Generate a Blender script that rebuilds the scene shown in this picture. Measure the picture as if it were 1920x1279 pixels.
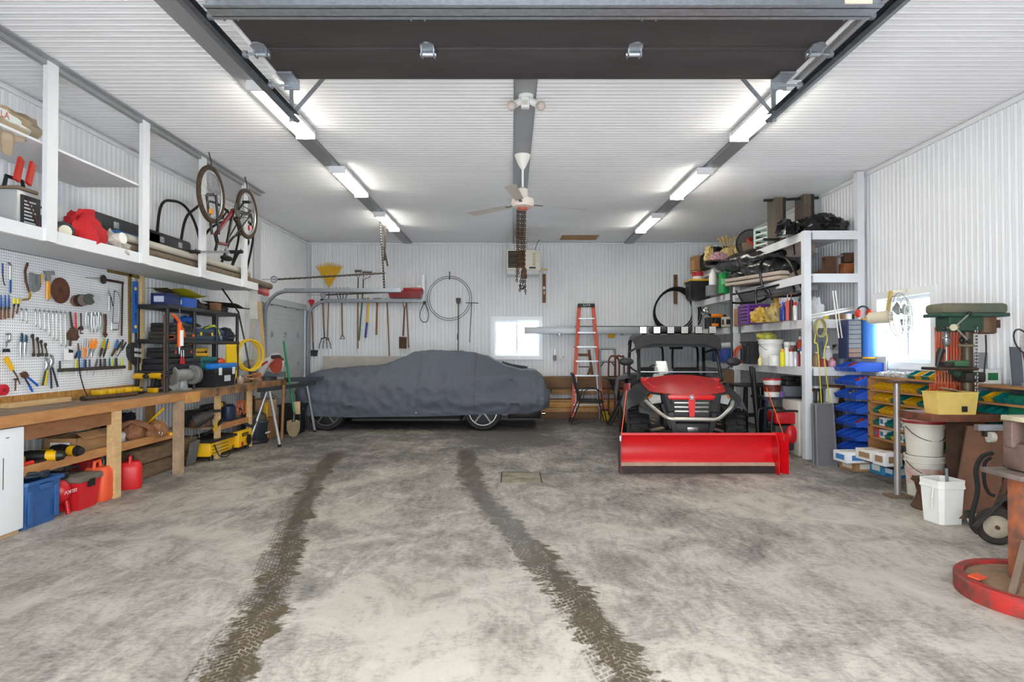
import bpy, bmesh, math, random
from mathutils import Vector as V, Matrix, noise
for o in list(bpy.data.objects): bpy.data.objects.remove(o)
sc = bpy.context.scene
COL = sc.collection
PI = math.pi
rnd = random.Random(7)
# ---------------------------------------------------------------- camera
FPX, CAMH = 1160.0, 1.45
PITCH = math.atan(15.5/FPX)
cd = bpy.data.cameras.new('camera'); cam = bpy.data.objects.new('camera', cd); COL.objects.link(cam)
cam.location = (0, 0, CAMH); cam.rotation_euler = (PI/2+PITCH, 0, 0)
cd.sensor_width = 36; cd.lens = FPX/1920*36; cd.clip_start = .05; cd.clip_end = 400
sc.camera = cam
# ---------------------------------------------------------------- sky, lights, exposure
w = bpy.data.worlds.new('overcast'); sc.world = w; w.use_nodes = True
bg = w.node_tree.nodes['Background']; bg.inputs[0].default_value = (.93, .97, 1, 1); bg.inputs[1].default_value = 3.2
vs = sc.view_settings; vs.view_transform = 'Standard'; vs.look = 'None'; vs.gamma = 1; vs.use_curve_mapping = False
vs.exposure = 2.0
LAMP_EMIT = 7.0
# room dimensions
XL, XR, YB, YF, ZC = -4.506, 4.718, 13.65, .22, 3.815
DOOR_X0, DOOR_X1, DOOR_H = -2.02, 2.16, 3.15
pl = bpy.data.lights.new('door_portal', 'AREA'); pl.shape = 'RECTANGLE'; pl.size = DOOR_X1-DOOR_X0; pl.size_y = DOOR_H; pl.cycles.is_portal = True
po = bpy.data.objects.new('door_portal', pl); COL.objects.link(po); po.location = ((DOOR_X0+DOOR_X1)/2, YF-.1, DOOR_H/2); po.rotation_euler = (PI/2, 0, 0)   # sampling aid for the sky in the open doorway; emits nothing itself
# ---------------------------------------------------------------- pixel -> world
_f = V((0, math.cos(PITCH), math.sin(PITCH))); _u = V((0, -math.sin(PITCH), math.cos(PITCH))); _o = V((0, 0, CAMH))
def ray(px, py): return V((1,0,0))*((px-960)/FPX) + _u*((639.5-py)/FPX) + _f
def P(px, py, Y): d = ray(px, py); return _o + d*(Y/d.y)
def PX(px, py, X): d = ray(px, py); return _o + d*(X/d.x)
def PZ(px, py, Z=0.0): d = ray(px, py); return _o + d*((Z-CAMH)/d.z)
def S(Y): return Y/FPX          # metres per pixel at depth Y
# ---------------------------------------------------------------- materials
def lin(c): return tuple(((x/255)/12.92 if x/255 <= .04045 else ((x/255+.055)/1.055)**2.4) for x in c)
_m = {}
def mat(col, rough=.55, metal=0., var=.0, col2=None, scale=6., bump=0., bscale=60., emit=0., alpha=None, stretch=None, trans=0., coat=0.):
    key = (tuple(col), rough, metal, var, tuple(col2) if col2 else None, scale, bump, bscale, emit, alpha, stretch, trans, coat)
    if key in _m: return _m[key]
    m = bpy.data.materials.new('surface'); m.use_nodes = True; nt = m.node_tree; N = nt.nodes; L = nt.links
    b = N['Principled BSDF']; c = lin(col)+(1,)
    b.inputs['Base Color'].default_value = c; b.inputs['Roughness'].default_value = rough; b.inputs['Metallic'].default_value = metal
    if coat: b.inputs['Coat Weight'].default_value = coat
    if trans: b.inputs['Transmission Weight'].default_value = trans
    if emit: b.inputs['Emission Color'].default_value = c; b.inputs['Emission Strength'].default_value = emit
    if alpha is not None: b.inputs['Alpha'].default_value = alpha
    if var or bump:
        tc = N.new('ShaderNodeTexCoord'); mp = N.new('ShaderNodeMapping'); L.new(tc.outputs['Object'], mp.inputs[0])
        if stretch: mp.inputs['Scale'].default_value = stretch
    if var:
        n = N.new('ShaderNodeTexNoise'); n.inputs['Scale'].default_value = scale; n.inputs['Detail'].default_value = 7; n.inputs['Roughness'].default_value = .65
        L.new(mp.outputs[0], n.inputs['Vector'])
        r = N.new('ShaderNodeValToRGB'); r.color_ramp.elements[0].position = .36; r.color_ramp.elements[1].position = .66
        c2 = lin(col2) if col2 else tuple(x*(1-var) for x in c[:3])
        k = min(1, var) if col2 else 1
        r.color_ramp.elements[0].color = c; r.color_ramp.elements[1].color = tuple(a*(1-k)+q*k for a, q in zip(c[:3], c2))+(1,)
        L.new(n.outputs['Fac'], r.inputs[0]); L.new(r.outputs[0], b.inputs['Base Color'])
        if emit: L.new(r.outputs[0], b.inputs['Emission Color'])
    if bump:
        n2 = N.new('ShaderNodeTexNoise'); n2.inputs['Scale'].default_value = bscale; n2.inputs['Detail'].default_value = 4
        L.new(mp.outputs[0], n2.inputs['Vector'])
        bm = N.new('ShaderNodeBump'); bm.inputs['Strength'].default_value = bump; bm.inputs['Distance'].default_value = .01
        L.new(n2.outputs['Fac'], bm.inputs['Height']); L.new(bm.outputs[0], b.inputs['Normal'])
    _m[key] = m; return m
def glass_mat(tint=(235, 242, 245), refl=.12):
    key = ('glass', tint, refl)
    if key in _m: return _m[key]
    m = bpy.data.materials.new('clear_pane'); m.use_nodes = True; nt = m.node_tree; N = nt.nodes; L = nt.links
    N.remove(N['Principled BSDF']); out = N['Material Output']
    t = N.new('ShaderNodeBsdfTransparent'); t.inputs[0].default_value = lin(tint)+(1,)
    g = N.new('ShaderNodeBsdfGlossy'); g.inputs['Roughness'].default_value = .03
    lw = N.new('ShaderNodeLayerWeight'); lw.inputs[0].default_value = .5; pw = N.new('ShaderNodeMath'); pw.operation = 'POWER'; pw.inputs[1].default_value = 4; L.new(lw.outputs['Facing'], pw.inputs[0]); fr = N.new('ShaderNodeMath'); fr.operation = 'MULTIPLY_ADD'; fr.inputs[1].default_value = .5; fr.inputs[2].default_value = refl*.15; L.new(pw.outputs[0], fr.inputs[0])
    mx = N.new('ShaderNodeMixShader'); L.new(fr.outputs[0], mx.inputs[0]); L.new(t.outputs[0], mx.inputs[1]); L.new(g.outputs[0], mx.inputs[2]); L.new(mx.outputs[0], out.inputs[0])
    _m[key] = m; return m
WHITE = mat((226,228,230), .45, var=.05, scale=3)
WPAINT = mat((232,233,235), .5, var=.06, scale=4)
GALV = mat((176,182,188), .38, .75, var=.25, scale=25)
STEEL = mat((150,150,150), .35, .85, var=.3, scale=30)
DSTEEL = mat((70,68,66), .45, .6, var=.4, scale=30)
CHROME = mat((205,205,205), .18, 1.)
RUST = mat((104,72,52), .75, .25, var=.8, col2=(62,48,40), scale=18, bump=.3)
BLACK = mat((24,24,25), .5)
BLACKR = mat((22,22,23), .8, bump=.3)
DGREY = mat((52,54,57), .6, var=.3, scale=12)
GREY = mat((125,128,130), .55, var=.2, scale=10)
RED = mat((196,22,30), .38, var=.25, scale=5)
ORANGE = mat((232,98,26), .45)
YEL = mat((238,184,18), .42, var=.12, scale=10)
BLUE = mat((28,92,190), .4, var=.15, scale=8)
TEAL = mat((10,118,112), .4, var=.15, scale=8)
GREEN = mat((18,112,70), .45, var=.15)
WOOD = mat((186,142,92), .65, var=.9, col2=(150,105,62), scale=5, stretch=(6,1,6), bump=.1)
WOODL = mat((214,182,134), .65, var=.8, col2=(188,150,100), scale=5, stretch=(6,1,6))
WOODX = mat((196,152,96), .65, var=.9, col2=(160,112,64), scale=5, stretch=(1,6,6))
WOODD = mat((120,88,58), .7, var=.8, col2=(86,62,42), scale=6, stretch=(6,1,6))
HANDLE = mat((150,106,62), .55, var=.6, col2=(112,74,42), scale=12)
CARD = mat((176,134,92), .8, var=.25, scale=9)
PLASTICW = mat((232,232,228), .4, var=.08)
BAG = mat((14,14,16), .22, bump=.9, bscale=11)
# ---------------------------------------------------------------- mesh builder
class MB:
    def __init__(s): s.bm = bmesh.new()
    def face(s, pts):
        try: return s.bm.faces.new([s.bm.verts.new(p) for p in pts])
        except ValueError: return None
    def grid(s, rows, closed_u=False, closed_v=False, cap=False):
        vs = [[s.bm.verts.new(p) for p in r] for r in rows]; nr, nc = len(vs), len(vs[0])
        for i in range(nr if closed_v else nr-1):
            for j in range(nc if closed_u else nc-1):
                a, b, c, d = vs[i][j], vs[i][(j+1)%nc], vs[(i+1)%nr][(j+1)%nc], vs[(i+1)%nr][j]
                try: s.bm.faces.new((a, b, c, d))
                except ValueError: pass
        if cap:
            for r in (vs[0][::-1], vs[-1]):
                try: s.bm.faces.new(r)
                except ValueError: pass
        return s
    def box(s, c, size, rot=None, bev=0.):
        t = bmesh.new(); bmesh.ops.create_cube(t, size=1)
        bmesh.ops.scale(t, vec=size, verts=t.verts)
        if bev: bmesh.ops.bevel(t, geom=t.edges[:], offset=min(bev, min(size)*.45), segments=2, affect='EDGES', profile=.5)
        if rot is not None: bmesh.ops.transform(t, matrix=(rot if isinstance(rot, Matrix) else Matrix.Rotation(rot, 4, 'Z')), verts=t.verts)
        bmesh.ops.translate(t, vec=c, verts=t.verts); s._merge(t); return s
    def b2(s, a, b, bev=0.):
        a, b = V(a), V(b); sz = b-a
        return s.box((a+b)/2, tuple(abs(x) for x in sz), bev=bev)
    def _merge(s, t):
        me = bpy.data.meshes.new('t'); t.to_mesh(me); t.free(); s.bm.from_mesh(me); bpy.data.meshes.remove(me)
    def beam(s, p0, p1, w, h, up=(0,0,1), bev=0.):
        p0, p1 = V(p0), V(p1); d = p1-p0; L = d.length; d.normalize(); up = V(up)
        x = d.cross(up)
        if x.length < 1e-4: x = d.cross(V((1,0,0)))
        x.normalize(); z = x.cross(d); m = Matrix((x, d, z)).transposed().to_4x4()
        return s.box((p0+p1)/2, (w, L, h), rot=m, bev=bev)
    def tube(s, path, r, n=8, closed=False, flat=None, nrm=None, cap=True):
        """r: radius or list; flat: thickness ratio along nrm"""
        path = [V(p) for p in path]; k = len(path); rows = []; prev = None
        for i, p in enumerate(path):
            if closed: t = path[(i+1)%k]-path[i-1]
            else: t = path[min(i+1, k-1)]-path[max(i-1, 0)]
            if t.length < 1e-9: t = V((0,0,1))
            t.normalize()
            if nrm is not None: a = V(nrm)
            elif prev is None:
                a = V((0,0,1)) if abs(t.z) < .9 else V((1,0,0))
            else: a = prev
            a = a - t*a.dot(t)
            if a.length < 1e-6: a = V((1,0,0)) - t*t.x
            a.normalize(); prev = a; b = t.cross(a); rr = r[i] if isinstance(r, (list, tuple)) else r
            fa = 1. if flat is None else flat
            fl = fa if not callable(fa) else fa(i)
            rows.append([p + a*(rr*fl*math.cos(2*PI*j/n)) + b*(rr*math.sin(2*PI*j/n)) for j in range(n)])
        return s.grid(rows, closed_u=True, closed_v=closed, cap=cap and not closed)
    def cyl(s, p0, p1, r0, r1=None, n=14): return s.tube([p0, p1], [r0, r0 if r1 is None else r1], n)
    def lathe(s, prof, c=(0,0,0), axis=(0,0,1), n=20, cap=True):
        ax = V(axis).normalized(); a = V((1,0,0)) if abs(ax.x) < .9 else V((0,1,0)); a = (a-ax*a.dot(ax)).normalized(); b = ax.cross(a); c = V(c)
        return s.grid([[c+ax*h+(a*math.cos(2*PI*j/n)+b*math.sin(2*PI*j/n))*max(r, .0004) for j in range(n)] for r, h in prof], closed_u=True, cap=cap)
    def ell(s, c, rad, n=12, m=8, rot=None):
        rows = []
        for i in range(m+1):
            th = PI*i/m; row = []
            for j in range(n):
                v = V((rad[0]*max(math.sin(th), .003)*math.cos(2*PI*j/n), rad[1]*max(math.sin(th), .003)*math.sin(2*PI*j/n), -rad[2]*math.cos(th)))
                if rot is not None: v = rot @ v
                row.append(V(c)+v)
            rows.append(row)
        return s.grid(rows, closed_u=True, cap=True)
    def prism(s, pts, d):
        """polygon (3D points, planar) extruded by vector d"""
        d = V(d); a = [s.bm.verts.new(V(p)) for p in pts]; b = [s.bm.verts.new(V(p)+d) for p in pts]; n = len(a)
        s.bm.faces.new(a[::-1]); s.bm.faces.new(b)
        for i in range(n): s.bm.faces.new((a[i], a[(i+1)%n], b[(i+1)%n], b[i]))
        return s
    def torus(s, c, R, r, axis=(0,0,1), n=36, m=8, a0=0., a1=2*PI, wob=0., flat=1.):
        ax = V(axis).normalized(); a = V((1,0,0)) if abs(ax.x) < .9 else V((0,1,0)); a = (a-ax*a.dot(ax)).normalized(); b = ax.cross(a); c = V(c); full = abs(a1-a0-2*PI) < 1e-6
        pts = []
        for i in range(n if full else n+1):
            t = a0+(a1-a0)*i/n; R2 = R*(1+wob*math.sin(3*t+c.x*7))
            pts.append(c+(a*math.cos(t)+b*math.sin(t))*R2)
        return s.tube(pts, r, m, closed=full)
    def jitter(s, amp, freq=6., seed=0.):
        for v in s.bm.verts:
            q = v.co*freq+V((seed, seed*1.3, seed*.7)); v.co += noise.noise_vector(q)*amp
        return s
    def build(s, name, m, parent=None, smooth=True, ang=38, label=None, stuff=False, org=None):
        bmesh.ops.recalc_face_normals(s.bm, faces=s.bm.faces[:])
        vs = s.bm.verts; lo = V((min(v.co.x for v in vs), min(v.co.y for v in vs), min(v.co.z for v in vs))); hi = V((max(v.co.x for v in vs), max(v.co.y for v in vs), max(v.co.z for v in vs)))
        o = V(org) if org is not None else V(((lo.x+hi.x)/2, (lo.y+hi.y)/2, lo.z))
        for v in vs: v.co -= o
        me = bpy.data.meshes.new(name); s.bm.to_mesh(me); s.bm.free()
        if smooth:
            me.polygons.foreach_set('use_smooth', [True]*len(me.polygons)); me.set_sharp_from_angle(angle=math.radians(ang))
        me.materials.append(m)
        ob = bpy.data.objects.new(name, me); COL.objects.link(ob)
        if parent is not None: ob.parent = parent; ob.location = o - wloc(parent)
        else: ob.location = o
        if label: ob['label'] = label
        if stuff: ob['kind'] = 'stuff'
        return ob
def wloc(o):
    p = V(o.location)
    while o.parent is not None: o = o.parent; p += V(o.location)
    return p
def tag(o, label, cat, group=None, kind=None):
    o['label'] = label; o['category'] = cat
    if group: o['group'] = group
    if kind: o['kind'] = kind
    return o
def thing(name, label, cat, loc, group=None):
    o = bpy.data.objects.new(name, None); COL.objects.link(o); o.location = V(loc); o.empty_display_size = .1
    return tag(o, label, cat, group)
def one(name, mb, m, label, cat, group=None, **k): return tag(mb.build(name, m, **k), label, cat, group)
def struct(name, mb, m, parent=None, **k):
    o = mb.build(name, m, parent, **k); o['kind'] = 'structure'; return o
def dup(o, loc=None, label=None, rz=None, parent=None):
    c = o.copy(); COL.objects.link(c); c.parent = parent
    if loc is not None: c.location = V(loc)
    if rz is not None: c.rotation_euler = (0, 0, rz)
    if label: c['label'] = label
    for ch in o.children: dup(ch, parent=c)
    return c
def text(name, s, m, parent, c, right, up, h, ext=.001, label=None, width=None):
    """flat lettering centred at c; right/up world vectors"""
    cu = bpy.data.curves.new(name, 'FONT'); cu.body = s; cu.align_x = 'CENTER'; cu.align_y = 'CENTER'; cu.size = 1; cu.extrude = 0
    t = bpy.data.objects.new(name, cu); COL.objects.link(t); bpy.context.view_layer.update()
    me = bpy.data.meshes.new_from_object(t.evaluated_get(bpy.context.evaluated_depsgraph_get())); bpy.data.objects.remove(t)
    xs = [v.co.x for v in me.vertices]; ys = [v.co.y for v in me.vertices]
    cx, cy = (min(xs)+max(xs))/2, (min(ys)+max(ys))/2; k = h/(max(ys)-min(ys)); kx = k if width is None else width/(max(xs)-min(xs))
    r, u = V(right).normalized(), V(up).normalized(); n = r.cross(u)
    for v in me.vertices: v.co = r*((v.co.x-cx)*kx)+u*((v.co.y-cy)*k)+n*ext
    me.materials.clear(); me.materials.append(m); me.name = name
    o = bpy.data.objects.new(name, me); COL.objects.link(o)
    if parent is not None: o.parent = parent; o.location = V(c)-wloc(parent)
    else: o.location = V(c)
    if label: o['label'] = label
    return o
ORD = ['first','second','third','fourth','fifth','sixth','seventh','eighth','ninth','tenth','eleventh','twelfth']
def arc(c, R, a0, a1, n, ax1, ax2): return [V(c)+V(ax1)*(R*math.cos(a0+(a1-a0)*i/n))+V(ax2)*(R*math.sin(a0+(a1-a0)*i/n)) for i in range(n+1)]
def smoothpath(pts, n=6):
    pts = [V(p) for p in pts]; out = []
    for i in range(len(pts)-1):
        p0 = pts[max(i-1, 0)]; p1 = pts[i]; p2 = pts[i+1]; p3 = pts[min(i+2, len(pts)-1)]
        for k in range(n):
            t = k/n; out.append(.5*((2*p1)+(p2-p0)*t+(2*p0-5*p1+4*p2-p3)*t*t+(3*p1-p0-3*p2+p3)*t**3))
    return out+[pts[-1]]
# ================================================================ STRUCTURE
PITCHR = .0806
def corr(name, axis, pos, t0, t1, z0, z1, openings, m, amp=.0095, seg=12, sgn=1, gw=.14):
    """corrugated sheet; axis 'X': wall at x=pos running along y; 'Y': wall at y=pos along x; 'Z': ceiling along y with ribs along x"""
    n = int(round((t1-t0)/PITCHR*seg)); ts = sorted(set([t0+(t1-t0)*i/n for i in range(n+1)]+[e for o in openings for e in o[:2]]))
    zs = sorted(set([z0, z1]+[e for o in openings for e in o[2:]]))
    mb = MB(); g = []
    for t in ts:
        ph = (t/PITCHR) % 1.-.5; d = sgn*(amp*2.4*math.exp(-(ph/gw)**2)-amp*.35*math.cos(2*PI*ph)); row = []
        for z in zs: row.append(mb.bm.verts.new({'X': (pos+d, t, z), 'Y': (t, pos+d, z), 'Z': (z, t, pos+d)}[axis]))
        g.append(row)
    for i in range(len(ts)-1):
        for j in range(len(zs)-1):
            tm, zm = (ts[i]+ts[i+1])/2, (zs[j]+zs[j+1])/2
            if any(o[0] < tm < o[1] and o[2] < zm < o[3] for o in openings): continue
            mb.bm.faces.new((g[i][j], g[i+1][j], g[i+1][j+1], g[i][j+1]))
    return struct(name, mb, m, ang=80)
SHEET = mat((232,233,236), .42, var=.05, scale=1.2)
SHEETC = mat((243,243,244), .4, var=.04, scale=1.)
W1 = (-.435, .647, 1.25, 2.144); W2 = (6.88, 8.0, 1.24, 2.14); LD = (11.08, 13.5, 0., 2.3)
corr('wall_back', 'Y', YB, XL-.12, XR+.12, 0, ZC+.1, [W1], SHEET)
corr('wall_left', 'X', XL, YF-.1, YB+.12, 0, ZC+.1, [LD], SHEET, sgn=-1)
corr('wall_right', 'X', XR, YF-.1, YB+.12, 0, ZC+.1, [W2], SHEET)
corr('ceiling', 'Z', ZC, YF-.1, YB+.12, XL-.12, XR+.12, [], SHEETC, amp=.017, gw=.12)
mb = MB(); mb.b2((XL, YF-.18, 0), (DOOR_X0, YF, ZC)).b2((DOOR_X1, YF-.18, 0), (XR, YF, ZC)).b2((DOOR_X0, YF-.18, DOOR_H), (DOOR_X1, YF, ZC)); struct('wall_front', mb, WPAINT)
# trim strips at the ceiling line and corner
def trimbox(n, a, b, m=WPAINT): mb = MB(); mb.b2(a, b); return struct('trim_%d' % n, mb, m)
trimbox(1, (XL-.02, YF, ZC-.06), (XL+.022, YB, ZC-.012)); trimbox(2, (XR-.022, YF, ZC-.06), (XR+.02, YB, ZC-.012)); trimbox(3, (XL, YB-.022, ZC-.05), (XR, YB+.02, ZC-.012))
trimbox(4, (XL, YB-.07, 0), (XL+.07, YB, ZC), mat((196,199,203), .5)); trimbox(10, (XL+.012, 10.75, 0), (XL+.03, 11.0, ZC), mat((205,208,211), .5))
# grey sheet-metal channels under the ceiling
CH = mat((168,170,173), .45, .35, var=.08, scale=2)
for n, (x, y0) in enumerate([(-2.3, .3), (.12, .3), (2.57, .3)]):
    mb = MB(); mb.b2((x-.092, y0, ZC-.035), (x+.092, YB-.03, ZC-.008)).b2((x-.105, y0, ZC-.012), (x+.105, YB-.03, ZC-.006)); struct('trim_%d' % (5+n), mb, CH)
mb = MB(); mb.b2((-3.83, .3, ZC-.05), (-3.78, 9.3, ZC-.006)).b2((-3.84, .3, ZC-.014), (-3.72, 9.3, ZC-.006)); struct('trim_8', mb, CH)
# ------------------------------------------------ floor
def floor_material():
    m = bpy.data.materials.new('concrete'); m.use_nodes = True; nt = m.node_tree; N = nt.nodes; L = nt.links; b = N['Principled BSDF']
    tc = N.new('ShaderNodeTexCoord'); sp = N.new('ShaderNodeSeparateXYZ'); geo = N.new('ShaderNodeNewGeometry'); L.new(geo.outputs['Position'], sp.inputs[0])
    def nz(scale, det=8, rough=.6, st=None, dist=0.):
        n = N.new('ShaderNodeTexNoise'); n.inputs['Scale'].default_value = scale; n.inputs['Detail'].default_value = det; n.inputs['Roughness'].default_value = rough; n.inputs['Distortion'].default_value = dist
        if st:
            mp = N.new('ShaderNodeMapping'); mp.inputs['Scale'].default_value = st; L.new(geo.outputs['Position'], mp.inputs[0]); L.new(mp.outputs[0], n.inputs['Vector'])
        else: L.new(geo.outputs['Position'], n.inputs['Vector'])
        return n.outputs['Fac']
    def math_(op, a, c, clamp=False):
        n = N.new('ShaderNodeMath'); n.operation = op; n.use_clamp = clamp
        for i, x in enumerate((a, c)):
            if isinstance(x, (int, float)): n.inputs[i].default_value = x
            else: L.new(x, n.inputs[i])
        return n.outputs[0]
    def ramp(x, stops):
        r = N.new('ShaderNodeValToRGB'); e = r.color_ramp.elements
        while len(e) < len(stops): e.new(.5)
        for k, (p, c) in zip(e, stops): k.position = p; k.color = (lin(c) if isinstance(c, tuple) else (c, c, c))+(1,)
        L.new(x, r.inputs[0]); return r.outputs[0]
    def mix(f, a, c):
        n = N.new('ShaderNodeMix'); n.data_type = 'RGBA'; n.clamp_factor = True
        if isinstance(f, float): n.inputs[0].default_value = f
        else: L.new(f, n.inputs[0])
        for i, x in ((6, a), (7, c)):
            if isinstance(x, tuple): n.inputs[i].default_value = lin(x)+(1,)
            else: L.new(x, n.inputs[i])
        return n.outputs[2]
    big = nz(.55, 4, .5, dist=.6); mid = nz(2.3, 9, .72, st=(1, .8, 1), dist=.8); fine = nz(26, 6, .8, st=(.8, 1.5, 1)); streak = nz(7, 6, .75, st=(1.6, .5, 1), dist=1.2)
    s = math_('ADD', math_('MULTIPLY', big, .7), math_('MULTIPLY', mid, .7)); s = math_('ADD', s, math_('MULTIPLY', streak, .55)); s = math_('ADD', s, math_('MULTIPLY', fine, .6)); s = math_('MULTIPLY', s, .392)
    # sand and road dust carried in from the doorway: more of it towards the door; the fade also paints in dimmer light at the back
    dust_dim = math_('MULTIPLY', sp.outputs[1], .0155); s = math_('ADD', s, math_('SUBTRACT', .094, dust_dim))
    dust = ramp(s, [(.415, 0.), (.56, 1.)])  # one mask for the dust cover and the painted dimming
    base = ramp(fine, [(.3, (66,64,63)), (.7, (116,113,109))])
    sand = ramp(mid, [(.3, (164,154,142)), (.7, (196,189,179))])
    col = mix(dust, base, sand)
    spots = ramp(nz(3.1, 5, .7, dist=1.), [(.69, 0.), (.73, 1.)]); col = mix(math_('MULTIPLY', spots, .55), col, (86,78,66))
    # two wet tyre tracks from the doorway
    def track(pts, hw):
        fc = N.new('ShaderNodeFloatCurve'); cv = fc.mapping.curves[0]; fc.mapping.use_clip = False
        q = sorted((p.y/14., (p.x+3)/6.) for p in pts)
        cv.points[0].location = q[0]; cv.points[1].location = q[-1]
        for a in q[1:-1]: cv.points.new(*a)
        fc.mapping.update(); L.new(math_('MULTIPLY', sp.outputs[1], 1/14.), fc.inputs[1])
        cx = math_('SUBTRACT', math_('MULTIPLY', fc.outputs[0], 6.), 3.)
        off = math_('SUBTRACT', sp.outputs[0], cx); d = math_('ABSOLUTE', off, 0)
        edge = math_('ADD', math_('MULTIPLY', math_('SUBTRACT', mid, .5), .55), math_('MULTIPLY', math_('SUBTRACT', nz(9, 6, .7, st=(.6, 1.3, 1)), .5), .34))
        wv = math_('ADD', math_('SUBTRACT', hw, d), edge)
        wet = math_('MULTIPLY', wv, 26., True)
        # the tread print: rows of small blocks inside one tyre's width
        tb = N.new('ShaderNodeTexBrick'); cmb = N.new('ShaderNodeCombineXYZ'); L.new(math_('MULTIPLY', off, 1.), cmb.inputs[0]); L.new(math_('ADD', sp.outputs[1], math_('MULTIPLY', d, .7)), cmb.inputs[1])
        L.new(cmb.outputs[0], tb.inputs['Vector']); tb.inputs['Scale'].default_value = 1.; tb.inputs['Brick Width'].default_value = .05; tb.inputs['Row Height'].default_value = .035; tb.inputs['Mortar Size'].default_value = .0045
        tb.inputs['Color1'].default_value = (1,1,1,1); tb.inputs['Color2'].default_value = (1,1,1,1); tb.inputs['Mortar'].default_value = (.0,.0,.0,1)
        inside = math_('MULTIPLY', math_('SUBTRACT', .135, math_('ABSOLUTE', math_('ADD', off, .04), 0)), 60., True)
        pr = math_('MULTIPLY', inside, tb.outputs['Color'])
        gate = ramp(mid, [(.42, .8), (.52, .0)])
        mx = math_('MAXIMUM', math_('MULTIPLY', pr, gate), wet)
        stop = math_('MULTIPLY', math_('SUBTRACT', pts[0].y, sp.outputs[1]), 6., True)
        mortar = math_('MULTIPLY', math_('MULTIPLY', math_('SUBTRACT', 1., tb.outputs['Color']), inside), ramp(streak, [(.45, 0.), (.6, .55)]))
        return math_('MULTIPLY', math_('SUBTRACT', mx, mortar, True), stop)
    tl = track([PZ(*p) for p in [(637,846),(622,862),(598,890),(578,925),(560,970),(545,1010),(527,1060),(507,1120),(478,1170),(452,1215),(415,1279),(380,1340)]], .13)
    tr = track([PZ(*p) for p in [(876,842),(877,862),(882,890),(900,925),(930,960),(968,1000),(1012,1050),(1060,1100),(1100,1150),(1142,1205),(1192,1279),(1235,1340)]], .13)
    wet = math_('MAXIMUM', tl, tr)
    wetc = ramp(mid, [(.3, (44,39,31)), (.62, (82,68,43))])
    col = mix(math_('MULTIPLY', wet, .97), col, wetc)
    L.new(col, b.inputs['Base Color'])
    rg = N.new('ShaderNodeMapRange'); L.new(wet, rg.inputs[0]); rg.inputs[3].default_value = .72; rg.inputs[4].default_value = .4; L.new(rg.outputs[0], b.inputs['Roughness'])
    bp = N.new('ShaderNodeBump'); bp.inputs['Strength'].default_value = .25; bp.inputs['Distance'].default_value = .004; L.new(fine, bp.inputs['Height']); L.new(bp.outputs[0], b.inputs['Normal'])
    return m
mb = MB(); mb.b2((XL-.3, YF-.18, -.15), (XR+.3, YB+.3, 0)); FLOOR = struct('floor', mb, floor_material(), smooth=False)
# snow outside
SNOW = mat((238,241,245), .8, var=.06, scale=.4)
mb = MB(); mb.b2((-70, -60, -.4), (70, YF-.18, -.06)).b2((-70, YB+.32, -.4), (70, 80, -.1)).b2((XR+.32, YF-.18, -.4), (70, YB+.32, -.1)).b2((-70, YF-.18, -.4), (XL-.32, YB+.32, -.1)); o = struct('ground', mb, SNOW)
# ------------------------------------------------ windows
VINYL = mat((240,242,244), .35)
def window(n, cx0, cx1, z0, z1, mk):
    """mk(t, depth, z) -> world; t along the wall, depth outward from the inner face"""
    def bx(mb, t0, t1, d0, d1, za, zb): mb.b2(mk(t0, d0, za), mk(t1, d1, zb))
    root = MB(); f = .055
    for a in ((cx0-.03, cx0+f, z0-.03, z1+.03), (cx1-f, cx1+.03, z0-.03, z1+.03), (cx0+f, cx1-f, z0-.03, z0+f), (cx0+f, cx1-f, z1-f, z1+.03)): bx(root, a[0], a[1], -.03, .16, a[2], a[3])
    w_ = struct('window_%d' % n, root, VINYL)
    mid = (cx0+cx1)/2
    for k, (a, b_, dd) in enumerate(((cx0+f, mid+.025, .05), (mid-.025, cx1-f, .09))):
        s_ = MB(); g = .04
        for q in ((a, a+g, z0+f, z1-f), (b_-g, b_, z0+f, z1-f), (a+g, b_-g, z0+f, z0+f+g), (a+g, b_-g, z1-f-g, z1-f)): bx(s_, q[0], q[1], dd, dd+.03, q[2], q[3])
        so = s_.build('sash', VINYL, w_); p_ = MB(); bx(p_, a+g, b_-g, dd+.012, dd+.018, z0+f+g, z1-f-g); p_.build('pane', glass_mat(), so)
    return w_
window(1, W1[0], W1[1], W1[2], W1[3], lambda t, d, z: (t, YB+d, z))
window(2, W2[0], W2[1], W2[2], W2[3], lambda t, d, z: (XR+d, t, z))
# winter yard seen through the windows
def tree(x, y, h, label, cat='tree'):
    t = thing('bare_tree', label, cat, (x, y, -.1)); mb = MB(); R = random.Random(int(x*10)); mb.tube([(x, y, -.1), (x+.1, y, h*.5), (x, y+.1, h)], [.12, .08, .02], 7); mb.build('trunk', mat((150,142,136), .9), t)
    mb = MB()
    for i in range(22):
        z = h*(.25+.7*R.random()); a = R.random()*6.28; l = (h-z)*.5+.3; p = V((x+.05, y, z)); q = p+V((math.cos(a)*l, math.sin(a)*l, l*.6)); mb.tube([p, (p+q)/2+V((0,0,.05)), q], [.03, .02, .006], 5)
    mb.build('branches', mat((165,158,153), .9), t)
tree(-1.2, 32, 5.5, 'bare grey tree standing in the snow, seen through the left pane of the back window')
tree(2.3, 40, 6.5, 'bare grey tree further off behind the right pane of the back window'); tree(22, 27, 7, 'bare tree in the snow outside the window on the right wall')
p = P(963, 668, 19); sh = thing('garden_hut', 'small pointed grey hut in the snow outside the back window', 'hut', (p.x, p.y, -.1)); G2 = mat((120,122,126), .9, var=.3)
mb = MB(); mb.b2((p.x-.35, p.y-.3, -.1), (p.x+.35, p.y+.3, 1.3)); mb.build('hut_wall', G2, sh)
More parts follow.
